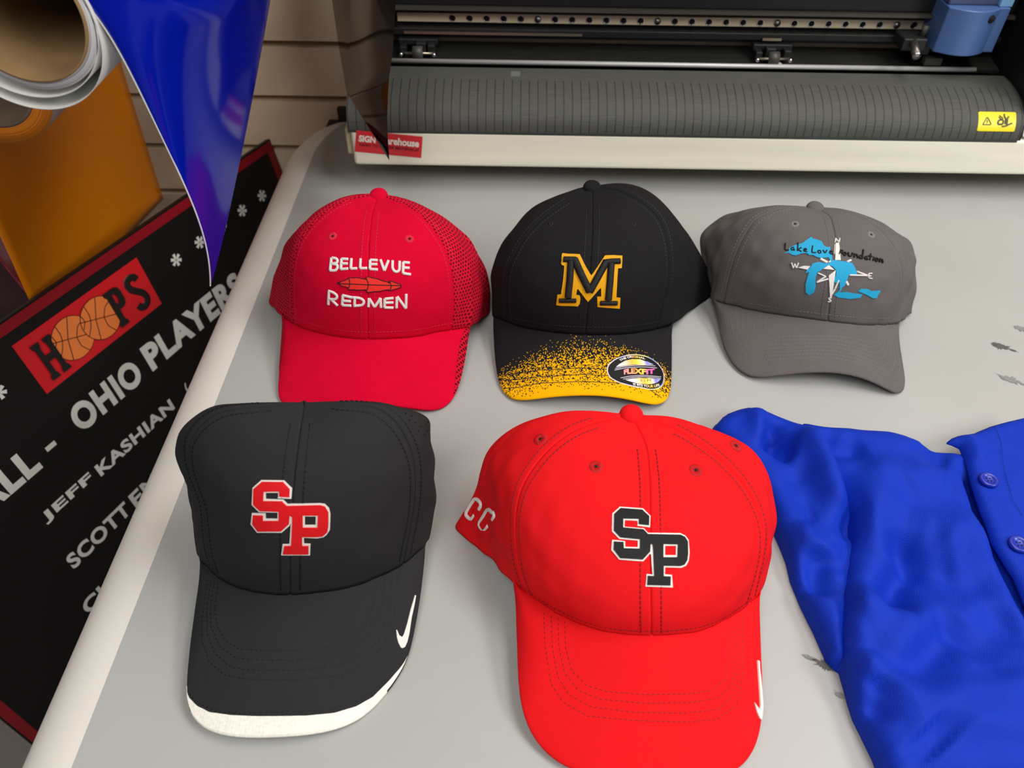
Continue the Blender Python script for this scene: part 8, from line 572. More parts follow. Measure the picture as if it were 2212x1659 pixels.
for k, ((x, y), r) in enumerate(MARKS['grey']):
    x, y = x/1e4, y/1e4
    n = 70; a0 = -.45
    for j, (sc, dx) in enumerate(((1, 0), (.35, .9))):
        V = [(x+dx*r*.8, y-dx*r*.5, .0005)]
        for i in range(n):
            t = 2*math.pi*i/n; q = r*sc*(.42+.25*random.random()+(.45*random.random() if random.random() < .22 else 0))
            u, w = q*math.cos(t), q*.5*math.sin(t); V.append((x+dx*r*.8+u*math.cos(a0)-w*math.sin(a0), y-dx*r*.5+u*math.sin(a0)+w*math.cos(a0), .0005))
        MB().raw(V, [(0, i+1, (i+1) % n+1) for i in range(n)]).build('ink_smudge', SMG if k in (0, 3) else SMG2, cover, smooth=False)
# ------------------------------------------------------------------ vinyl cutter
cut = empty('vinyl_cutter', (.2, .94, 0)); prop(cut, 'black and cream desktop vinyl cutter with blue carriage at the back of the worktop', 'vinyl cutter')
ox, oy = .2, .94
class CB(MB):
    def build(s, *a, **k):
        s.v = [(x-ox, y-oy, z) for x, y, z in s.v]; return MB.build(s, *a, **k)
CREAM = noisy('cream enamel', lin(246, 242, 222), .38, .05, 14, .03, 40, stretch=(.3, 2, 6)); DKG = new_mat('dark grey', lin(60, 61, 57), .5)
BLACK = noisy('black enamel', lin(20, 20, 22), .45, .15, 20); BLACKM = new_mat('matt black plastic', lin(16, 16, 17), .55)
STEEL = noisy('brushed steel', lin(178, 168, 148), .32, .05, 30, metal=.9, stretch=(.1, 4, 4)); CHROME = new_mat('bright steel', lin(205, 206, 206), .22, metal=1)
CB().box(-.1925, .76, .846, .90, .0335, .0785).build('base_bar', CREAM, cut, smooth=False, bevel=.004)
CB().box(-.1995, -.1925, .850, .90, .046, .0785).build('end_cap', noisy('aged cream plastic', lin(196, 188, 150), .5, .06), cut, smooth=False, bevel=.002)
CB().box(-.185, .74, .90, 1.035, .03, .112).build('tray', BLACKM, cut, smooth=False)
for x in (-.13, .2, .58):
    CB().tube((x, .955, 0.0005), (x, .955, .034), .018, 20).build('foot', BLACKM, cut)
def apron_mat():
    m = new_mat('grooved grey apron', lin(78, 79, 74), .6, spec=.3); nt, p, N, L = nodes(m)
    uv = N('ShaderNodeUVMap'); sx = N('ShaderNodeSeparateXYZ'); L(uv.outputs[0], sx.inputs[0])
    fx = math_node(nt, 'ABSOLUTE', math_node(nt, 'SUBTRACT', math_node(nt, 'FRACT', math_node(nt, 'DIVIDE', sx.outputs[0], .0101)), .5))
    ln = math_node(nt, 'LESS_THAN', fx, .055)
    yy = math_node(nt, 'MULTIPLY', math_node(nt, 'GREATER_THAN', sx.outputs[1], .0), math_node(nt, 'LESS_THAN', sx.outputs[1], .073))
    k = math_node(nt, 'MULTIPLY', ln, yy)
    n = N('ShaderNodeTexNoise'); mp = N('ShaderNodeMapping'); mp.inputs['Scale'].default_value = (6, 300, 1); L(uv.outputs[0], mp.inputs[0]); L(mp.outputs[0], n.inputs[0]); n.inputs['Detail'].default_value = 4
    r = N('ShaderNodeMapRange'); L(n.outputs[0], r.inputs[0]); r.inputs[1].default_value = .35; r.inputs[2].default_value = .7
    c = mix_col(nt, r.outputs[0], lin(72, 73, 68), lin(88, 88, 83))
    L(mix_col(nt, k, c, lin(46, 46, 43)), p.inputs['Base Color'])
    bp = N('ShaderNodeBump'); bp.inputs['Strength'].default_value = .8; bp.inputs['Distance'].default_value = .001; bp.invert = True
    L(k, bp.inputs['Height']); L(bp.outputs[0], p.inputs['Normal']); return m
ap = np.array([(.930-.0825*math.cos(a)**.86, .0775+.0425*math.sin(a)**.86) for a in np.linspace(0, math.pi/2, 10)])
xs = np.linspace(-.195, .5955, 24); AG = np.zeros((24, 10, 3)); AG[..., 0] = xs[:, None]; AG[..., 1] = ap[:, 0]; AG[..., 2] = ap[:, 1]
AP = Patch(AG-np.array((ox, oy, 0)), False)
uu = np.linspace(0, 23, 60); vv = np.linspace(0, 9, 50); Pm = AP.pos(*np.meshgrid(uu, vv, indexing='ij'))
ar = np.r_[0, np.cumsum(np.linalg.norm(np.diff(Pm[0], axis=0), axis=1))]
UVm = np.stack([Pm[..., 0]+.5, np.repeat(ar[None], 60, 0)], -1)
apron = MB().grid(Pm, UVm).build('front_apron', apron_mat(), cut)
CB().prism([tuple(q) for q in ap]+[(.93, .08)], 'x', .5955, .598).build('apron_end', BLACKM, cut, smooth=False)
CB().box(-.195, .594, .846, .8478, .0758, .0785).build('apron_lip', new_mat('grey rubber lip', lin(52, 58, 56), .5), cut, smooth=False)
CB().box(-.195, .594, .930, .9345, .112, .1185).build('slot', BLACKM, cut, smooth=False)
CB().tube((-.19, .9375, .1238), (.563, .9375, .1238),   .0028, 16).build('steel_rod', noisy('satin rod', lin(196, 196, 194), .45, .05, 30, metal=.35), cut)
CB().prism([(.940, .119), (.986, .1255), (.986, .130), (.940, .1225)], 'x', -.19, .594).build('platen', noisy('black platen', lin(34, 34, 32), .4, .2, 25, stretch=(1, 8, 1)), cut, smooth=False)
CB().box(-.19, .594, .986, .99, .1295, .1375).build('grip_strip', noisy('tan grit strip', lin(158, 138, 116), .6, .08, 60), cut, smooth=False)
CB().box(-.19, .594, .962, .986, .1455, .1535).build('lower_beam', BLACK, cut, smooth=False, bevel=.001)
CB().box(-.135, .082, .9600, .9618, .1475, .1500).build('marker_strip', STEEL, cut, smooth=False)
CB().box(-.19, .594, .980, .992, .1365, .1750).build('rail_beam', BLACK, cut, smooth=False)
rail = CB().box(-.1435, .5075, .974, .980, .1568, .1672).build('linear_rail', noisy('satin rail steel', lin(232, 216, 184), .4, .06, 20, metal=.1, stretch=(.2, 4, 4)), cut, smooth=False, bevel=.0008)
hole_me = screw_me = None
for i in range(28):
    x = -.0765+.02085*i; sc = i in (5, 12, 19, 26)
    src = screw_me if sc else hole_me
    if src is None:
        mb = MB()
        if sc: mb.tube((0, .0, 0), (0, -.0012, 0), .0040, 20).tube((0, -.0012, 0), (0, -.0016, 0), .0018, 6)
        else:
            th = np.linspace(0, 2*np.pi, 25)
            pr = [(.0043, -.0004), (.0036, -.0007), (.0033, -.0002)]
            mb.grid(np.stack([np.stack([r*np.cos(th), 0*th+h, r*np.sin(th)], -1) for r, h in pr])); mb.tube((0, .0, 0), (0, -.0003, 0), .0034, 20, mi=1)
        o = mb.build('rail_screw' if sc else 'rail_hole', [CHROME, MAT['black_hole']], rail)
        if sc: screw_me = o
        else: hole_me = o
    else:
        o = src.copy(); C.objects.link(o); o.parent = rail
    o.location = (x-ox, .974-oy, .162)
CB().box(-.19, .594, .955, 1.02, .1765, .1800).build('beam_lip', new_mat('grey enamel', lin(66, 63, 56), .4), cut, smooth=False)
CB().box(-.19, .594, .962, 1.02, .1800, .205).box(-.19, .594, .950, 1.03, .205, .30).build('upper_beam', BLACK, cut, smooth=False, bevel=.002)
CB().box(-.19, .76, .992, 1.035, .112, .20).build('back_wall', BLACKM, cut, smooth=False)
CB().box(.5985, .76, .858, 1.035, .0785, .30).build('right_housing', BLACKM, cut, smooth=False)
CB().prism([(.846, .0815), (.858, .0815), (.905, .132), (.905, .30), (.8985, .30), (.8985, .134)], 'x', .5990, .76).build('white_housing', noisy('white plastic', lin(226, 226, 220), .35, .03), cut, smooth=False, bevel=.002)
CB().box(-.1860, -.180, .93, 1.035, .0785, .30).build('left_housing', BLACKM, cut, smooth=False)
for x0, fl in ((-.1178, 1), (.3155, -1)):
    r0 = CB().box(x0-.024, x0+.024, .955, .968, .136, .143).box(x0+fl*.004-.006, x0+fl*.004+.006, .945, .97, .130, .142).box(x0-.022, x0-.014, .944, .962, .128, .138).box(x0+.012, x0+.021, .944, .962, .128, .140).build('pinch_roller', BLACKM, cut, smooth=False, bevel=.0012)
    CB().tube((x0-.006, .944, .1315), (x0+.006, .944, .1315), .0075, 24).build('rubber_wheel', new_mat('grey rubber', lin(70, 69, 64), .45), r0)
    CB().tube((x0-.021, .944, .1305), (x0+.021, .944, .1305), .0016, 10).build('axle', STEEL, r0)
    for dx in (-.020, .020): CB().ball((x0+dx, .940, .1305), .0026).build('axle_screw', CHROME, r0)
CB().box(.302, .325, .9590, .9605, .1462, .1492).build('marker_tab', STEEL, cut, smooth=False)
CB().prism([(.318, .9415), (.327, .9425), (.324, .949), (.316, .9445)], 'z', .1228, .1258).build('white_chip', new_mat('white chip', lin(222, 220, 210), .5), cut, smooth=False)
# carriage with its blue cover
car = CB().prism([(.4965+.058*q, .9285-.003*q-.0135*math.sin(math.pi*(q*.97+.015))**.9) for q in np.linspace(0, 1, 40)]+[(.5545, .972), (.4965, .972)], 'z', .1485, .1985).build('carriage_cover', noisy('satin blue plastic', lin(78, 108, 164), .33, .04, 20, coat=.1), cut, smooth=False, bevel=.0012)
CB().prism([(.5545, .9265), (.5668, .9265), (.5668, .972), (.5545, .972)], 'z', .149, .1985).build('carriage_flank', noisy('flank blue plastic', lin(82, 114, 172), .36, .04), car, smooth=False, bevel=.001)
CB().box(.4975, .5535, .934, .972, .1985, .25).build('carriage_head', noisy('grey blue plastic', lin(76, 84, 116), .5, .06), car, smooth=False, bevel=.002)
CB().box(.5545, .5690, .930, .972, .1985, .225).build('flank_block', new_mat('light blue plastic', lin(136, 190, 232), .4), car, smooth=False, bevel=.001)
CB().tube((.5435, .9200, .1895), (.5440, .9168, .1895), .0044, 20).build('cover_hole', MAT['black_hole'], car)
h = CB().box(.462, .490, .934, .965, .146, .160).box(.486, .500, .94, .965, .139, .150).build('tool_holder', new_mat('black holder plastic', lin(30, 30, 31), .5), cut, smooth=False, bevel=.0015)
CB().tube((.4745, .936, .156), (.4715, .912, .1495), .0045, 20).build('clamp_screw', new_mat('dark steel', lin(120, 116, 106), .35, metal=.8), h)
CB().tube((.4715, .912, .1495), (.47135, .9105, .1491), .0046, 20).build('screw_tip', CHROME, h)
CB().tube((.487, .945, .160), (.487, .945, .172), .004, 12).build('blade_tube', DKG, h)
CB().box(.497, .518, .936, .945, .1285, .1375).build('carriage_foot', DKG, cut, smooth=False, bevel=.001)
# red shop label on the cream bar
lab = MB(); qx = lambda s, t: np.array((-.1843, .0797-.0008))*(1-s)*(1-t)+np.array((-.1071, .072))*s*(1-t)+np.array((-.1107, .0446))*s*t+np.array((-.1901, .0517))*(1-s)*t
def lq(s, t, d): q = qx(s, t); return (q[0]-ox, .846-d-oy, q[1])
lb = MB().raw([lq(0, 0, .0004), lq(1, 0, .0004), lq(1, 1, .0004), lq(0, 1, .0004)], [(0, 1, 2, 3)]).build('shop_label', noisy('red label', lin(222, 44, 52), .4, .04), cut, smooth=False)
lb['label'] = 'red rectangular label with white lettering'
def ltxt(t, s0, s1, t0, t1, mat, bold, d=.0008):
    V, F, _ = text_mesh(t, bold); MB().raw([lq(s0+(s1-s0)*a, t1+(t0-t1)*b, d) for a, b in V], F).build('label_lettering', mat, lb, smooth=False)
WPR = new_mat('white print', lin(250, 232, 222), .5)
ltxt('SIGN', .045, .30, .20, .51, WPR, .05); ltxt('Warehouse', .31, .955, .16, .51, WPR, .045)
ltxt('NEED TO ORDER MATERIALS?', .07, .955, .58, .70, new_mat('maroon print', lin(96, 22, 30), .5), .015)
ltxt('www.signwarehouse.com', .30, .70, .79, .89, new_mat('pink print', lin(236, 100, 104), .5), .0)
# yellow warning label wrapped on the apron
def an(s, t): return (21.46+s*1.28, 3.75-t*2.6)
def loopn(pts): return [an(*p) for p in pts]
rr = [(.03, 0), (.97, 0), (1, .04), (1, .96), (.97, 1), (.03, 1), (0, .96), (0, .04)]
wl = fill(AP, [loopn(rr)], .0004, 'warning_label', noisy('yellow label', lin(240, 222, 24), .4, .06, 40, stretch=(1, 5, 5)), cut); wl['label'] = 'yellow warning label with hand and triangle symbols'
INK = new_mat('label ink', lin(58, 56, 40), .5)
mbk = MB()
for L, w in [([(.12, .66), (.225, .26), (.35, .66), (.12, .66)], .0011), ([(.228, .42), (.23, .56)], .0011), ([(.23, .60), (.23, .615)], .0012),
             ([(.53, .26), (.60, .37)], .0014), ([(.55, .18), (.65, .34)], .0014), ([(.68, .10), (.68, .24), (.73, .37)], .0019), ([(.80, .22), (.77, .30), (.755, .37)], .0019),
             ([(.74, .36), (.735, .62)], .0046), ([(.73, .68), (.80, .66), (.86, .58), (.90, .57)], .0019), ([(.52, .62), (.52, .46), (.57, .40), (.65, .40)], .0022), ([(.52, .63), (.65, .63), (.66, .42)], .0022), ([(.63, .74), (.74, .72), (.78, .68)], .0018)]:
    ribbon(mbk, AP, np.array([an(*p) for p in L]), w, .0006, .0009, cap=False)
mbk.build('warning_symbols', INK, wl)
cm = [(0, 0), (1, 0), (1, 1), (0, 1)]
fill(AP, [[(5.55+.33*a, 7.75+.75*b) for a, b in cm]], .0004, 'alignment_mark', new_mat('grey mark', lin(110, 112, 108), .5), cut)
# ------------------------------------------------------------------ rolls and loose sheets on the wall
def ring_mat(name, c1, c2, r0, pitch):
    m = new_mat(name, c1, .6); nt, p, N, L = nodes(m)
    tc = N('ShaderNodeTexCoord'); sx = N('ShaderNodeSeparateXYZ'); L(tc.outputs['Object'], sx.inputs[0])
    r = math_node(nt, 'SQRT', math_node(nt, 'ADD', math_node(nt, 'MULTIPLY', sx.outputs[0], sx.outputs[0]), math_node(nt, 'MULTIPLY', sx.outputs[2], sx.outputs[2])))
    n = N('ShaderNodeTexNoise'); n.noise_dimensions = '1D'; L(math_node(nt, 'DIVIDE', r, pitch), n.inputs['W']); n.inputs['Scale'].default_value = 1; n.inputs['Detail'].default_value = 3
    mr = N('ShaderNodeMapRange'); L(n.outputs[0], mr.inputs[0]); mr.inputs[1].default_value = .4; mr.inputs[2].default_value = .62
    L(mix_col(nt, mr.outputs[0], c1, c2), p.inputs['Base Color']); return m
def roll(mb, c, r, y0, y1, t, n=96, a0=0, a1=2*math.pi):
    """a tube wall of thickness t round c (x, z), open at both ends"""
    th = np.linspace(a0, a1, n); q = [(r, y0), (r+t, y0), (r+t, y1), (r, y1), (r, y0)]
    P = np.stack([np.stack([c[0]+k*np.cos(th), 0*th+y, c[1]+k*np.sin(th)], -1) for k, y in q]); return mb.grid(P)
CARD = noisy('brown cardboard tube', lin(148, 118, 80), .8, .14, 30, .1, 400, stretch=(1, .3, 1)); LINER = noisy('white release paper', lin(226, 226, 222), .5, .03, 20)
y0 = .45; k = y0/.60
cc = np.array(ROLLFIT['core']); wr2 = np.array(ROLLFIT['wrap2']); wr = np.array(ROLLFIT['wrap']); rg = np.array(ROLLFIT['ring'])
br = empty('vinyl_roll', (cc[0], y0, cc[1])); prop(br, 'large blue vinyl roll with cardboard core and a long hanging blue tail', 'vinyl roll', 'vinyl rolls on the slatwall')
rel = lambda c: (c[0]-cc[0], c[1]-cc[1])
roll(MB(), (0, 0), cc[2], -.002, .58, .0012).build('cardboard_core', CARD, br)
roll(MB(), (0, 0), cc[2]+.0012, .0, .58, rg[2]-cc[2]-.0030).build('wound_layers', ring_mat('wound paper edges', lin(236, 236, 230), lin(176, 178, 196), 0, .0009), br)
roll(MB(), rel(wr2), wr2[2], .0, .58, .0006).build('loose_wrap', LINER, br)
roll(MB(), rel(wr), wr[2], .0, .58, .0004).build('loose_wrap', LINER, br)
def sheet_grid(A, Bc, s1, n=26, m=36):
    """a curling sheet: each row leaves the near edge square-on and rolls round to the far side"""
    s = np.linspace(0, s1, m); e = .8; sg = lambda q: np.sign(q)*np.abs(q)**e; a = sg(np.sin(np.pi/2*s)); b = 1-sg(np.cos(np.pi/2*s))
    P = np.zeros((len(A), m, 3)); D = Bc-A
    P[..., 0] = A[:, None, 0]+D[:, None, 0]*a; P[..., 1] = A[:, None, 1]+D[:, None, 1]*b; P[..., 2] = A[:, None, 2]+D[:, None, 2]*a
    return P
def up(A, n):
    A = np.array(A)/1e4; s = np.r_[0, np.cumsum(np.linalg.norm(np.diff(A, axis=0), axis=1))]; q = np.linspace(0, s[-1], n)
    B = np.stack([np.interp(q, s, A[:, i]) for i in range(3)], 1)
    for _ in range(3): B[1:-1] = .25*B[:-2]+.5*B[1:-1]+.25*B[2:]
    return B
o0 = np.array((cc[0], y0, cc[1]))
def smooth_curve(pts, n, deg=5):
    """least-squares polynomial through a curve traced in image pixels, by arc length"""
    A = np.array(pts)/1e4; s = np.r_[0, np.cumsum(np.linalg.norm(np.diff(A, axis=0), axis=1))]; s /= s[-1]
    return np.stack([np.polyval(np.polyfit(s, A[:, i], deg), np.linspace(0, 1, n)) for i in range(3)], 1)
A = smooth_curve(SHEETS['blue_near'], 60); R_ = smooth_curve(SHEETS['blue_right'], 60)
Pb = sheet_grid(A, R_, 1.3)-o0
# the part that runs up and over the roll
wa = np.radians(70); rad_ = wr[2]+.0008; over = []
for q in np.linspace(0, 1, 14)[:-1]:
    p0 = Pb[0]; p1 = p0+(Pb[0]-Pb[6])*1.7; yy_ = p0[:, 1]
    tg_ = np.stack([wr[0]-cc[0]+rad_*math.cos(wa)+0*yy_, yy_, wr[1]-cc[1]+rad_*math.sin(wa)+0*yy_], -1)
    p2 = tg_+np.array((.05*math.sin(wa), 0, -.03*math.cos(wa)))
    k_ = 1-q; over.append(p0*(1-k_)**3+3*p1*k_*(1-k_)**2+3*p2*k_**2*(1-k_)+tg_*k_**3)
Pb = np.concatenate([np.array(over), Pb])
GLB = new_mat('glossy royal blue vinyl', lin(2, 24, 166), .12, spec=.14)
tail = MB().grid(Pb).build('hanging_tail', GLB, br, fix=False); tail['label'] = 'glossy blue hanging tail ending in a point'
so = tail.modifiers.new('film', 'SOLIDIFY'); so.thickness = .0003
eb = MB(); eb.v = []
Ea = Pb[:, 0]
th = np.linspace(0, 2*np.pi, 7)
eb.grid(np.stack([Ea+np.array((.0006*math.cos(t), .0006*math.sin(t), 0)) for t in th], 1)); eb.build('paper_edge', LINER, tail)
# orange
oc = np.array(ROLLFIT['ocore']); og = np.array(ROLLFIT['oring']); ok_ = np.array(ROLLFIT['ocard']); y1 = .68
orr = empty('vinyl_roll', (oc[0], y1, oc[1])); prop(orr, 'orange vinyl roll below the blue roll, its sheet hanging behind the sign', 'vinyl roll', 'vinyl rolls on the slatwall')
ORG = lin(246, 142, 6)
roll(MB(), (0, 0), oc[2], 0, .36, ok_[2]-oc[2]).build('cardboard_core', noisy('grey cardboard tube', lin(122, 104, 88), .8, .1, 30), orr)
roll(MB(), (0, 0), ok_[2], 0, .36, .0160).build('wound_layers', [ring_mat('wound orange edges', lin(240, 146, 18), lin(214, 110, 8), 0, .0012)], orr)
roll(MB(), (0, 0), ok_[2]+.0160, (.0008), .36, .0004).build('paper_wrap', noisy('mauve grey paper', lin(176, 160, 158), .5, .04), orr)
def quad_sheet(E0, E1, bow, org, n=24, m=24):
    A = up(E0, n); B = up(E1, n); s = np.linspace(0, 1, m)
    P = A[:, None]*(1-s)[None, :, None]+B[:, None]*s[None, :, None]; P[..., 0] += bow*np.sin(np.pi*s)[None]; return P-org
og_m = new_mat('glossy orange vinyl', ORG, .2, spec=.4)
sh = MB().grid(quad_sheet(*SHEETS['orange'], -.012, np.array((oc[0], y1, oc[1])))).build('hanging_sheet', og_m, orr, fix=False); sh['label'] = 'glossy orange sheet hanging straight down'
sh.modifiers.new('film', 'SOLIDIFY').thickness = .0004
ps = MB().grid(quad_sheet(*SHEETS['pink'], -.01, np.zeros(3))).build('vinyl_sheet', new_mat('pink vinyl', lin(204, 84, 128), .3, coat=.3), None, fix=False)
ps.modifiers.new('film', 'SOLIDIFY').thickness = .0004; prop(ps, 'pink vinyl sheet hanging behind the orange sheet', 'vinyl sheet')
mr_ = MB().grid(np.array([[(-1.0, 1.03, -.17), (-1.0, 1.03, -.60)], [(-.62, 1.04, -.17), (-.62, 1.04, -.60)]], float)).build('vinyl_sheet', new_mat('maroon vinyl', lin(58, 4, 18), .35, coat=.2), None, fix=False)
mr_.modifiers.new('film', 'SOLIDIFY').thickness = .0004; prop(mr_, 'dark maroon vinyl sheet against the slatwall behind the pink sheet', 'vinyl sheet')
# black tail in front of the cutter
Rk = up(SHEETS['dark_right'], 40); Fk = up(SHEETS['dark_fold'], 40); Lk = up(SHEETS['dark_limb'], 40)
rows = []
for i in range(40):
    s = np.linspace(0, 1, 18)[:, None]; a = Rk[i]*(1-s)+Fk[i]*s; a[:, 0] += -.004*np.sin(np.pi*s[:, 0])*(1-i/39); rows.append(a)
bt = MB().grid(np.array(rows))
t2 = np.linspace(0, 1, 12)[:, None]; bt.grid(np.array([Fk[min(39, int(i*.55))]*(1-t2)+Lk[i]*t2 for i in range(40)]))
blk = bt.build('vinyl_tail', new_mat('glossy black vinyl', lin(12, 11, 16), .05, spec=.28), None, fix=False)
prop(blk, 'glossy black pointed vinyl tail hanging in front of the cutter', 'vinyl sheet')
# ------------------------------------------------------------------ black sign board
P0 = Vector((-.35825, 1.0495, -.03856)); T = Vector((.41374, .91039, 0)); Sd = Vector((.17150, -.07794, -.98210)); Up = -Sd; Nn = T.cross(Up).normalized()
sign = empty('sign_board'); sign.matrix_world = Matrix(((T.x, Up.x, Nn.x, P0.x), (T.y, Up.y, Nn.y, P0.y), (T.z, Up.z, Nn.z, P0.z), (0, 0, 0, 1)))
prop(sign, 'black sign board with red border and white lettering leaning beside the worktable', 'sign')
W_, H_ = -.728, -.872
SB_ = noisy('black sign vinyl', lin(20, 18, 18), .45, .1, 8, spec=.3); RB = new_mat('deep red border vinyl', lin(142, 8, 26), .4)
MB().box(W_, 0, H_, 0, -.006, -.0003).build('board', SB_, sign, smooth=False)
bd = MB(); z = .0003
for x0, x1, yy0, yy1 in ((W_+.002, -.002, -.0145, -.0025), (W_+.002, -.002, H_+.0025, H_+.0145), (W_+.002, W_+.0135, H_+.0145, -.0145), (-.0135, -.002, H_+.0145, -.0145)): bd.box(x0, x1, yy0, yy1, -.0002, z)
bd.build('border', RB, sign, smooth=False)
WPT = new_mat('white sign vinyl', lin(232, 232, 226), .45)
def stext(t, x0, x1, yb, yt, mat, name, bold, par=sign, z=.0004):
    V, F, _ = text_mesh(t, bold, 6, 1+bold*2.6); return MB().raw([(x0+(x1-x0)*a, yb+(yt-yb)*b, z) for a, b in V], F).build(name, mat, par, smooth=False)
pan = MB().box(-.4685, -.2838, -.0991, -.0288, -.0002, .0004).build('logo_panel', new_mat('bright red vinyl', lin(214, 24, 34), .4), sign, smooth=False)
BLV = new_mat('black vinyl letters', lin(24, 20, 20), .45)
def fpoly(pts, name, mat, par, z):
    lp = [[Vector((a, b, 0)) for a, b in pts]]; tr = geometry.tessellate_polygon(lp); return MB().raw([(a, b, z) for a, b in pts], [tuple(t) for t in tr]).build(name, mat, par, smooth=False)
def slab(x0, x1, b0, b1, pts): return [(x0+(x1-x0)*a, -(b0+(b1-b0)*b)) for a, b in pts]
fpoly(slab(-.4552, -.4280, .0407, .0900, [(0, 0), (.42, 0), (.40, .10), (.34, .16), (.34, .38), (.66, .38), (.66, .16), (.60, .10), (.58, 0), (1, 0), (.98, .10), (.90, .16), (.90, .84), (.98, .90), (1, 1), (.58, 1), (.60, .90), (.66, .84), (.66, .56), (.34, .56), (.34, .84), (.40, .90), (.42, 1), (0, 1), (.02, .90), (.10, .84), (.10, .16), (.02, .10)]), 'block_letter', BLV, pan, .0026)
pl_ = slab(-.3500, -.3262, .0410, .0903, [(0, 0), (.72, 0), (.92, .05), (1, .16), (1, .40), (.92, .52), (.74, .57), (.46, .57), (.46, .85), (.56, .90), (.58, 1), (0, 1), (.02, .90), (.12, .85), (.12, .15), (.02, .10)])
lp = [[Vector((a, b, 0)) for a, b in pl_], [Vector((a, b, 0)) for a, b in slab(-.3500, -.3262, .0410, .0903, [(.46, .15), (.46, .42), (.62, .40), (.66, .34), (.66, .22), (.62, .16)])]]
fl = [q for l in lp for q in l]; MB().raw([(q.x, q.y, .0026) for q in fl], [tuple(t) for t in geometry.tessellate_polygon(lp)]).build('block_letter', BLV, pan, smooth=False)
sS = np.array([(-.2985, .0520), (-.3000, .0475), (-.3055, .0450), (-.3115, .0465), (-.3140, .0520), (-.3120, .0590), (-.3060, .0650), (-.2995, .0715), (-.2975, .0790), (-.3000, .0850), (-.3060, .0880), (-.3120, .0860), (-.3140, .0805)])
class SignP:
    def __init__(s, z): s.z = z
    def pos(s, u, v): u, v = np.broadcast_arrays(np.asarray(u, float), np.asarray(v, float)); return np.stack([u, v, np.full(u.shape, s.z)], -1)
    def nor(s, u, v): u = np.asarray(u, float); return np.stack([0*u, 0*u, 1+0*u], -1)
mbs = MB(); ribbon(mbs, SignP(.0007), np.stack([sS[:, 0], -sS[:, 1]], 1), .0092, .0002, .0004, cap=False)
mbs.build('block_letter', BLV, pan)
ORB = new_mat('orange ball vinyl', lin(240, 128, 60), .45); LNB = new_mat('ball seam print', lin(60, 26, 16), .5)
for (bx, by), zz in (((-.4072, -.0632), .0012), ((-.3658, -.0636), .0018)):
    r = .0262; n = 64; c = fpoly([(bx+(r+.0008)*math.cos(2*math.pi*i/n), by+(r+.0008)*math.sin(2*math.pi*i/n)) for i in range(n)], 'basketball_print', LNB, pan, zz)
    fpoly([(bx+r*math.cos(2*math.pi*i/n), by+r*math.sin(2*math.pi*i/n)) for i in range(n)], 'ball_face', ORB, c, zz+.0002)
    g = MB(); t0 = math.radians(-22); rot = lambda x, y: (bx+r*(x*math.cos(t0)-y*math.sin(t0)), by+r*(x*math.sin(t0)+y*math.cos(t0)))
    for L in ([(-1, 0), (1, 0)], [(-.18, -.98), (-.26, 0), (-.12, .99)], [(-.72, .69), (-.55, .3), (-.52, 0), (-.58, -.35), (-.72, -.69)], [(.62, .78), (.28, .45), (.16, 0), (.3, -.45), (.66, -.75)], [(-.95, .3), (-.80, 0), (-.93, -.35)]):
        ribbon(g, SignP(zz+.0003), np.array([rot(*p) for p in L]), .0011, .0001, .0002, cap=False)
    g.build('ball_seams', LNB, c)
def star(x, b, s=.0085):
    g = MB()
    for k in range(3):
        a = math.pi/2+k*math.pi/3; dx, dy = math.cos(a), math.sin(a); px, py = -dy, dx; w0 = .0012; w1 = .0023
        for sg in (1, -1):
            g.raw([(x+px*w0, -b+py*w0, .0004), (x-px*w0, -b-py*w0, .0004), (x+sg*dx*s-px*w1, -b+sg*dy*s-py*w1, .0004), (x+sg*dx*s+px*w1, -b+sg*dy*s+py*w1, .0004)], [(0, 1, 2, 3)])
    g.build('asterisk', WPT, sign, smooth=False, fix=True)
for x in (-.2343, -.1889, -.1440, -.1000, -.0551, -.5085, -.5535, -.598): star(x, .0628)
stext('ALL', -.6000, -.5205, -.1690, -.1328, WPT, 'headline', .05)
MB().raw([(-.5065, -.1575, .0004), (-.4930, -.1575, .0004), (-.4930, -.1510, .0004), (-.5065, -.1510, .0004)], [(0, 1, 2, 3)]).build('headline_dash', WPT, sign, smooth=False)
stext('OHIO', -.4630, -.3580, -.1690, -.1318, WPT, 'headline', .05)
stext('PLAYERS', -.3430, -.1560, -.1680, -.1290, WPT, 'headline', .05)
stext('JEFF', -.5570, -.4835, -.2325, -.2150, WPT, 'name_line', .036)
stext('KASHIAN', -.4745, -.3425, -.2340, -.2155, WPT, 'name_line', .036)
stext('(', -.3150, -.3100, -.2370, -.2140, WPT, 'name_line', .036)
stext('SCOTT', -.5665, -.4700, -.3080, -.2850, WPT, 'name_line', .036)
stext('EM', -.4625, -.4170, -.3080, -.2850, WPT, 'name_line', .036)
stext('CH', -.5880, -.5420, -.3770, -.3540, WPT, 'name_line', .036)
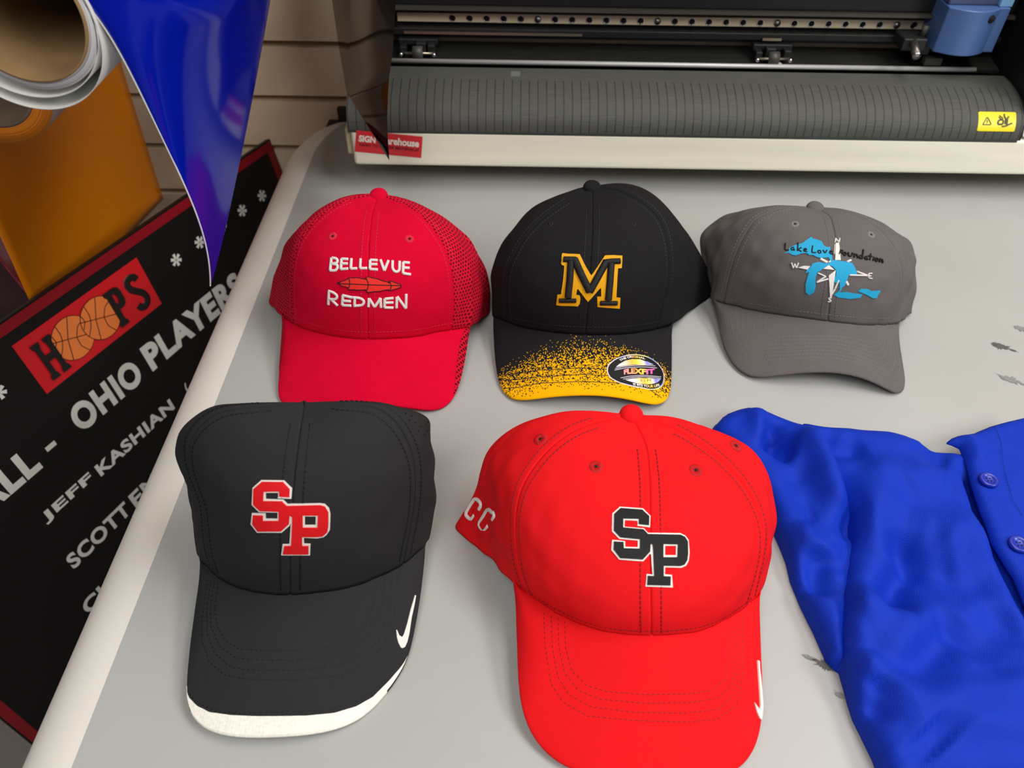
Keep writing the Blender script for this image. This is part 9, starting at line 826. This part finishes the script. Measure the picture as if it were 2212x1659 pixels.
# ------------------------------------------------------------------ room
WALLM = noisy('beige slatwall board', lin(226, 205, 178), .5, .04, 3, spec=.35, stretch=(.4, 1, 3))
pr = []; zt = .1+.0755*14
zz = -.9; lines = []
zs = [.0985+.0755*i for i in range(-13, 19)]
prof = [(1.05, -.9)]
for zc in zs:
    if zc-.006 < -.9: continue
    prof += [(1.05, zc-.0045), (1.075, zc-.0045), (1.075, zc+.0045), (1.05, zc+.0045)]
prof += [(1.05, 1.5)]
wb = MB().grid(np.array([[(-2.2, y, z) for y, z in prof], [(2.4, y, z) for y, z in prof]], float)).build('wall_back', WALLM, None, smooth=False, fix=False); wb['kind'] = 'structure'
fl = MB().grid(np.array([[(-2.2, -2.6, -.9), (2.4, -2.6, -.9)], [(-2.2, 1.06, -.9), (2.4, 1.06, -.9)]], float)).build('floor', noisy('grey floor tile', lin(142, 136, 130), .5, .06, 4), None, smooth=False, fix=False); fl['kind'] = 'structure'
ce = MB().grid(np.array([[(-2.2, -2.6, 1.52), (2.4, -2.6, 1.52)], [(-2.2, 1.06, 1.52), (2.4, 1.06, 1.52)]], float)).build('ceiling', noisy('white ceiling tile', lin(225, 224, 220), .8, .03, 5), None, smooth=False, fix=False); ce['kind'] = 'structure'
# ------------------------------------------------------------------ light
def area(loc, sx, sy, power, col=(1, .98, .95), target=None):
    l = bpy.data.lights.new('ceiling lamp', 'AREA'); l.shape = 'RECTANGLE'; l.size = sx; l.size_y = sy; l.energy = power; l.color = col
    o = bpy.data.objects.new('ceiling_lamp', l); C.objects.link(o); o.location = loc
    if target: o.rotation_euler = (Vector(target)-Vector(loc)).to_track_quat('-Z', 'Y').to_euler()
    return o
area((.75, .50, 1.48), .6, .9, 14)
area((-.30, -.60, 1.48), .6, 1.1, 16)
area((1.8, -.55, 1.48), .6, 1.1, 42)
w = bpy.data.worlds.new('room light'); bpy.context.scene.world = w; w.use_nodes = True
w.node_tree.nodes['Background'].inputs[0].default_value = (.95, .97, 1, 1); w.node_tree.nodes['Background'].inputs[1].default_value = .16
# ------------------------------------------------------------------ camera
cam = bpy.data.cameras.new('camera'); co = bpy.data.objects.new('camera', cam); C.objects.link(co)
f_px = 1649.85; cam.sensor_width = 36; cam.lens = f_px/2212*36; cam.clip_start = .01
pitch, yaw, roll_ = .78000506, .00412496, -.01739348
f0 = Vector((math.sin(yaw), math.cos(yaw), 0)); r0 = Vector((math.cos(yaw), -math.sin(yaw), 0)); u0 = Vector((0, 0, 1))
fw = math.cos(pitch)*f0-math.sin(pitch)*u0; dn = -math.sin(pitch)*f0-math.cos(pitch)*u0
rt = math.cos(roll_)*r0+math.sin(roll_)*dn; dw = -math.sin(roll_)*r0+math.cos(roll_)*dn
co.matrix_world = Matrix(((rt.x, -dw.x, -fw.x, 0), (rt.y, -dw.y, -fw.y, 0), (rt.z, -dw.z, -fw.z, .5), (0, 0, 0, 1)))
cam.dof.use_dof = True; cam.dof.focus_distance = .60; cam.dof.aperture_fstop = cam.lens/3.2
sc = bpy.context.scene; sc.camera = co
sc.view_settings.view_transform = 'Standard'; sc.view_settings.look = 'None'; sc.view_settings.gamma = 1; sc.view_settings.use_curve_mapping = False
sc.view_settings.exposure = 0.0
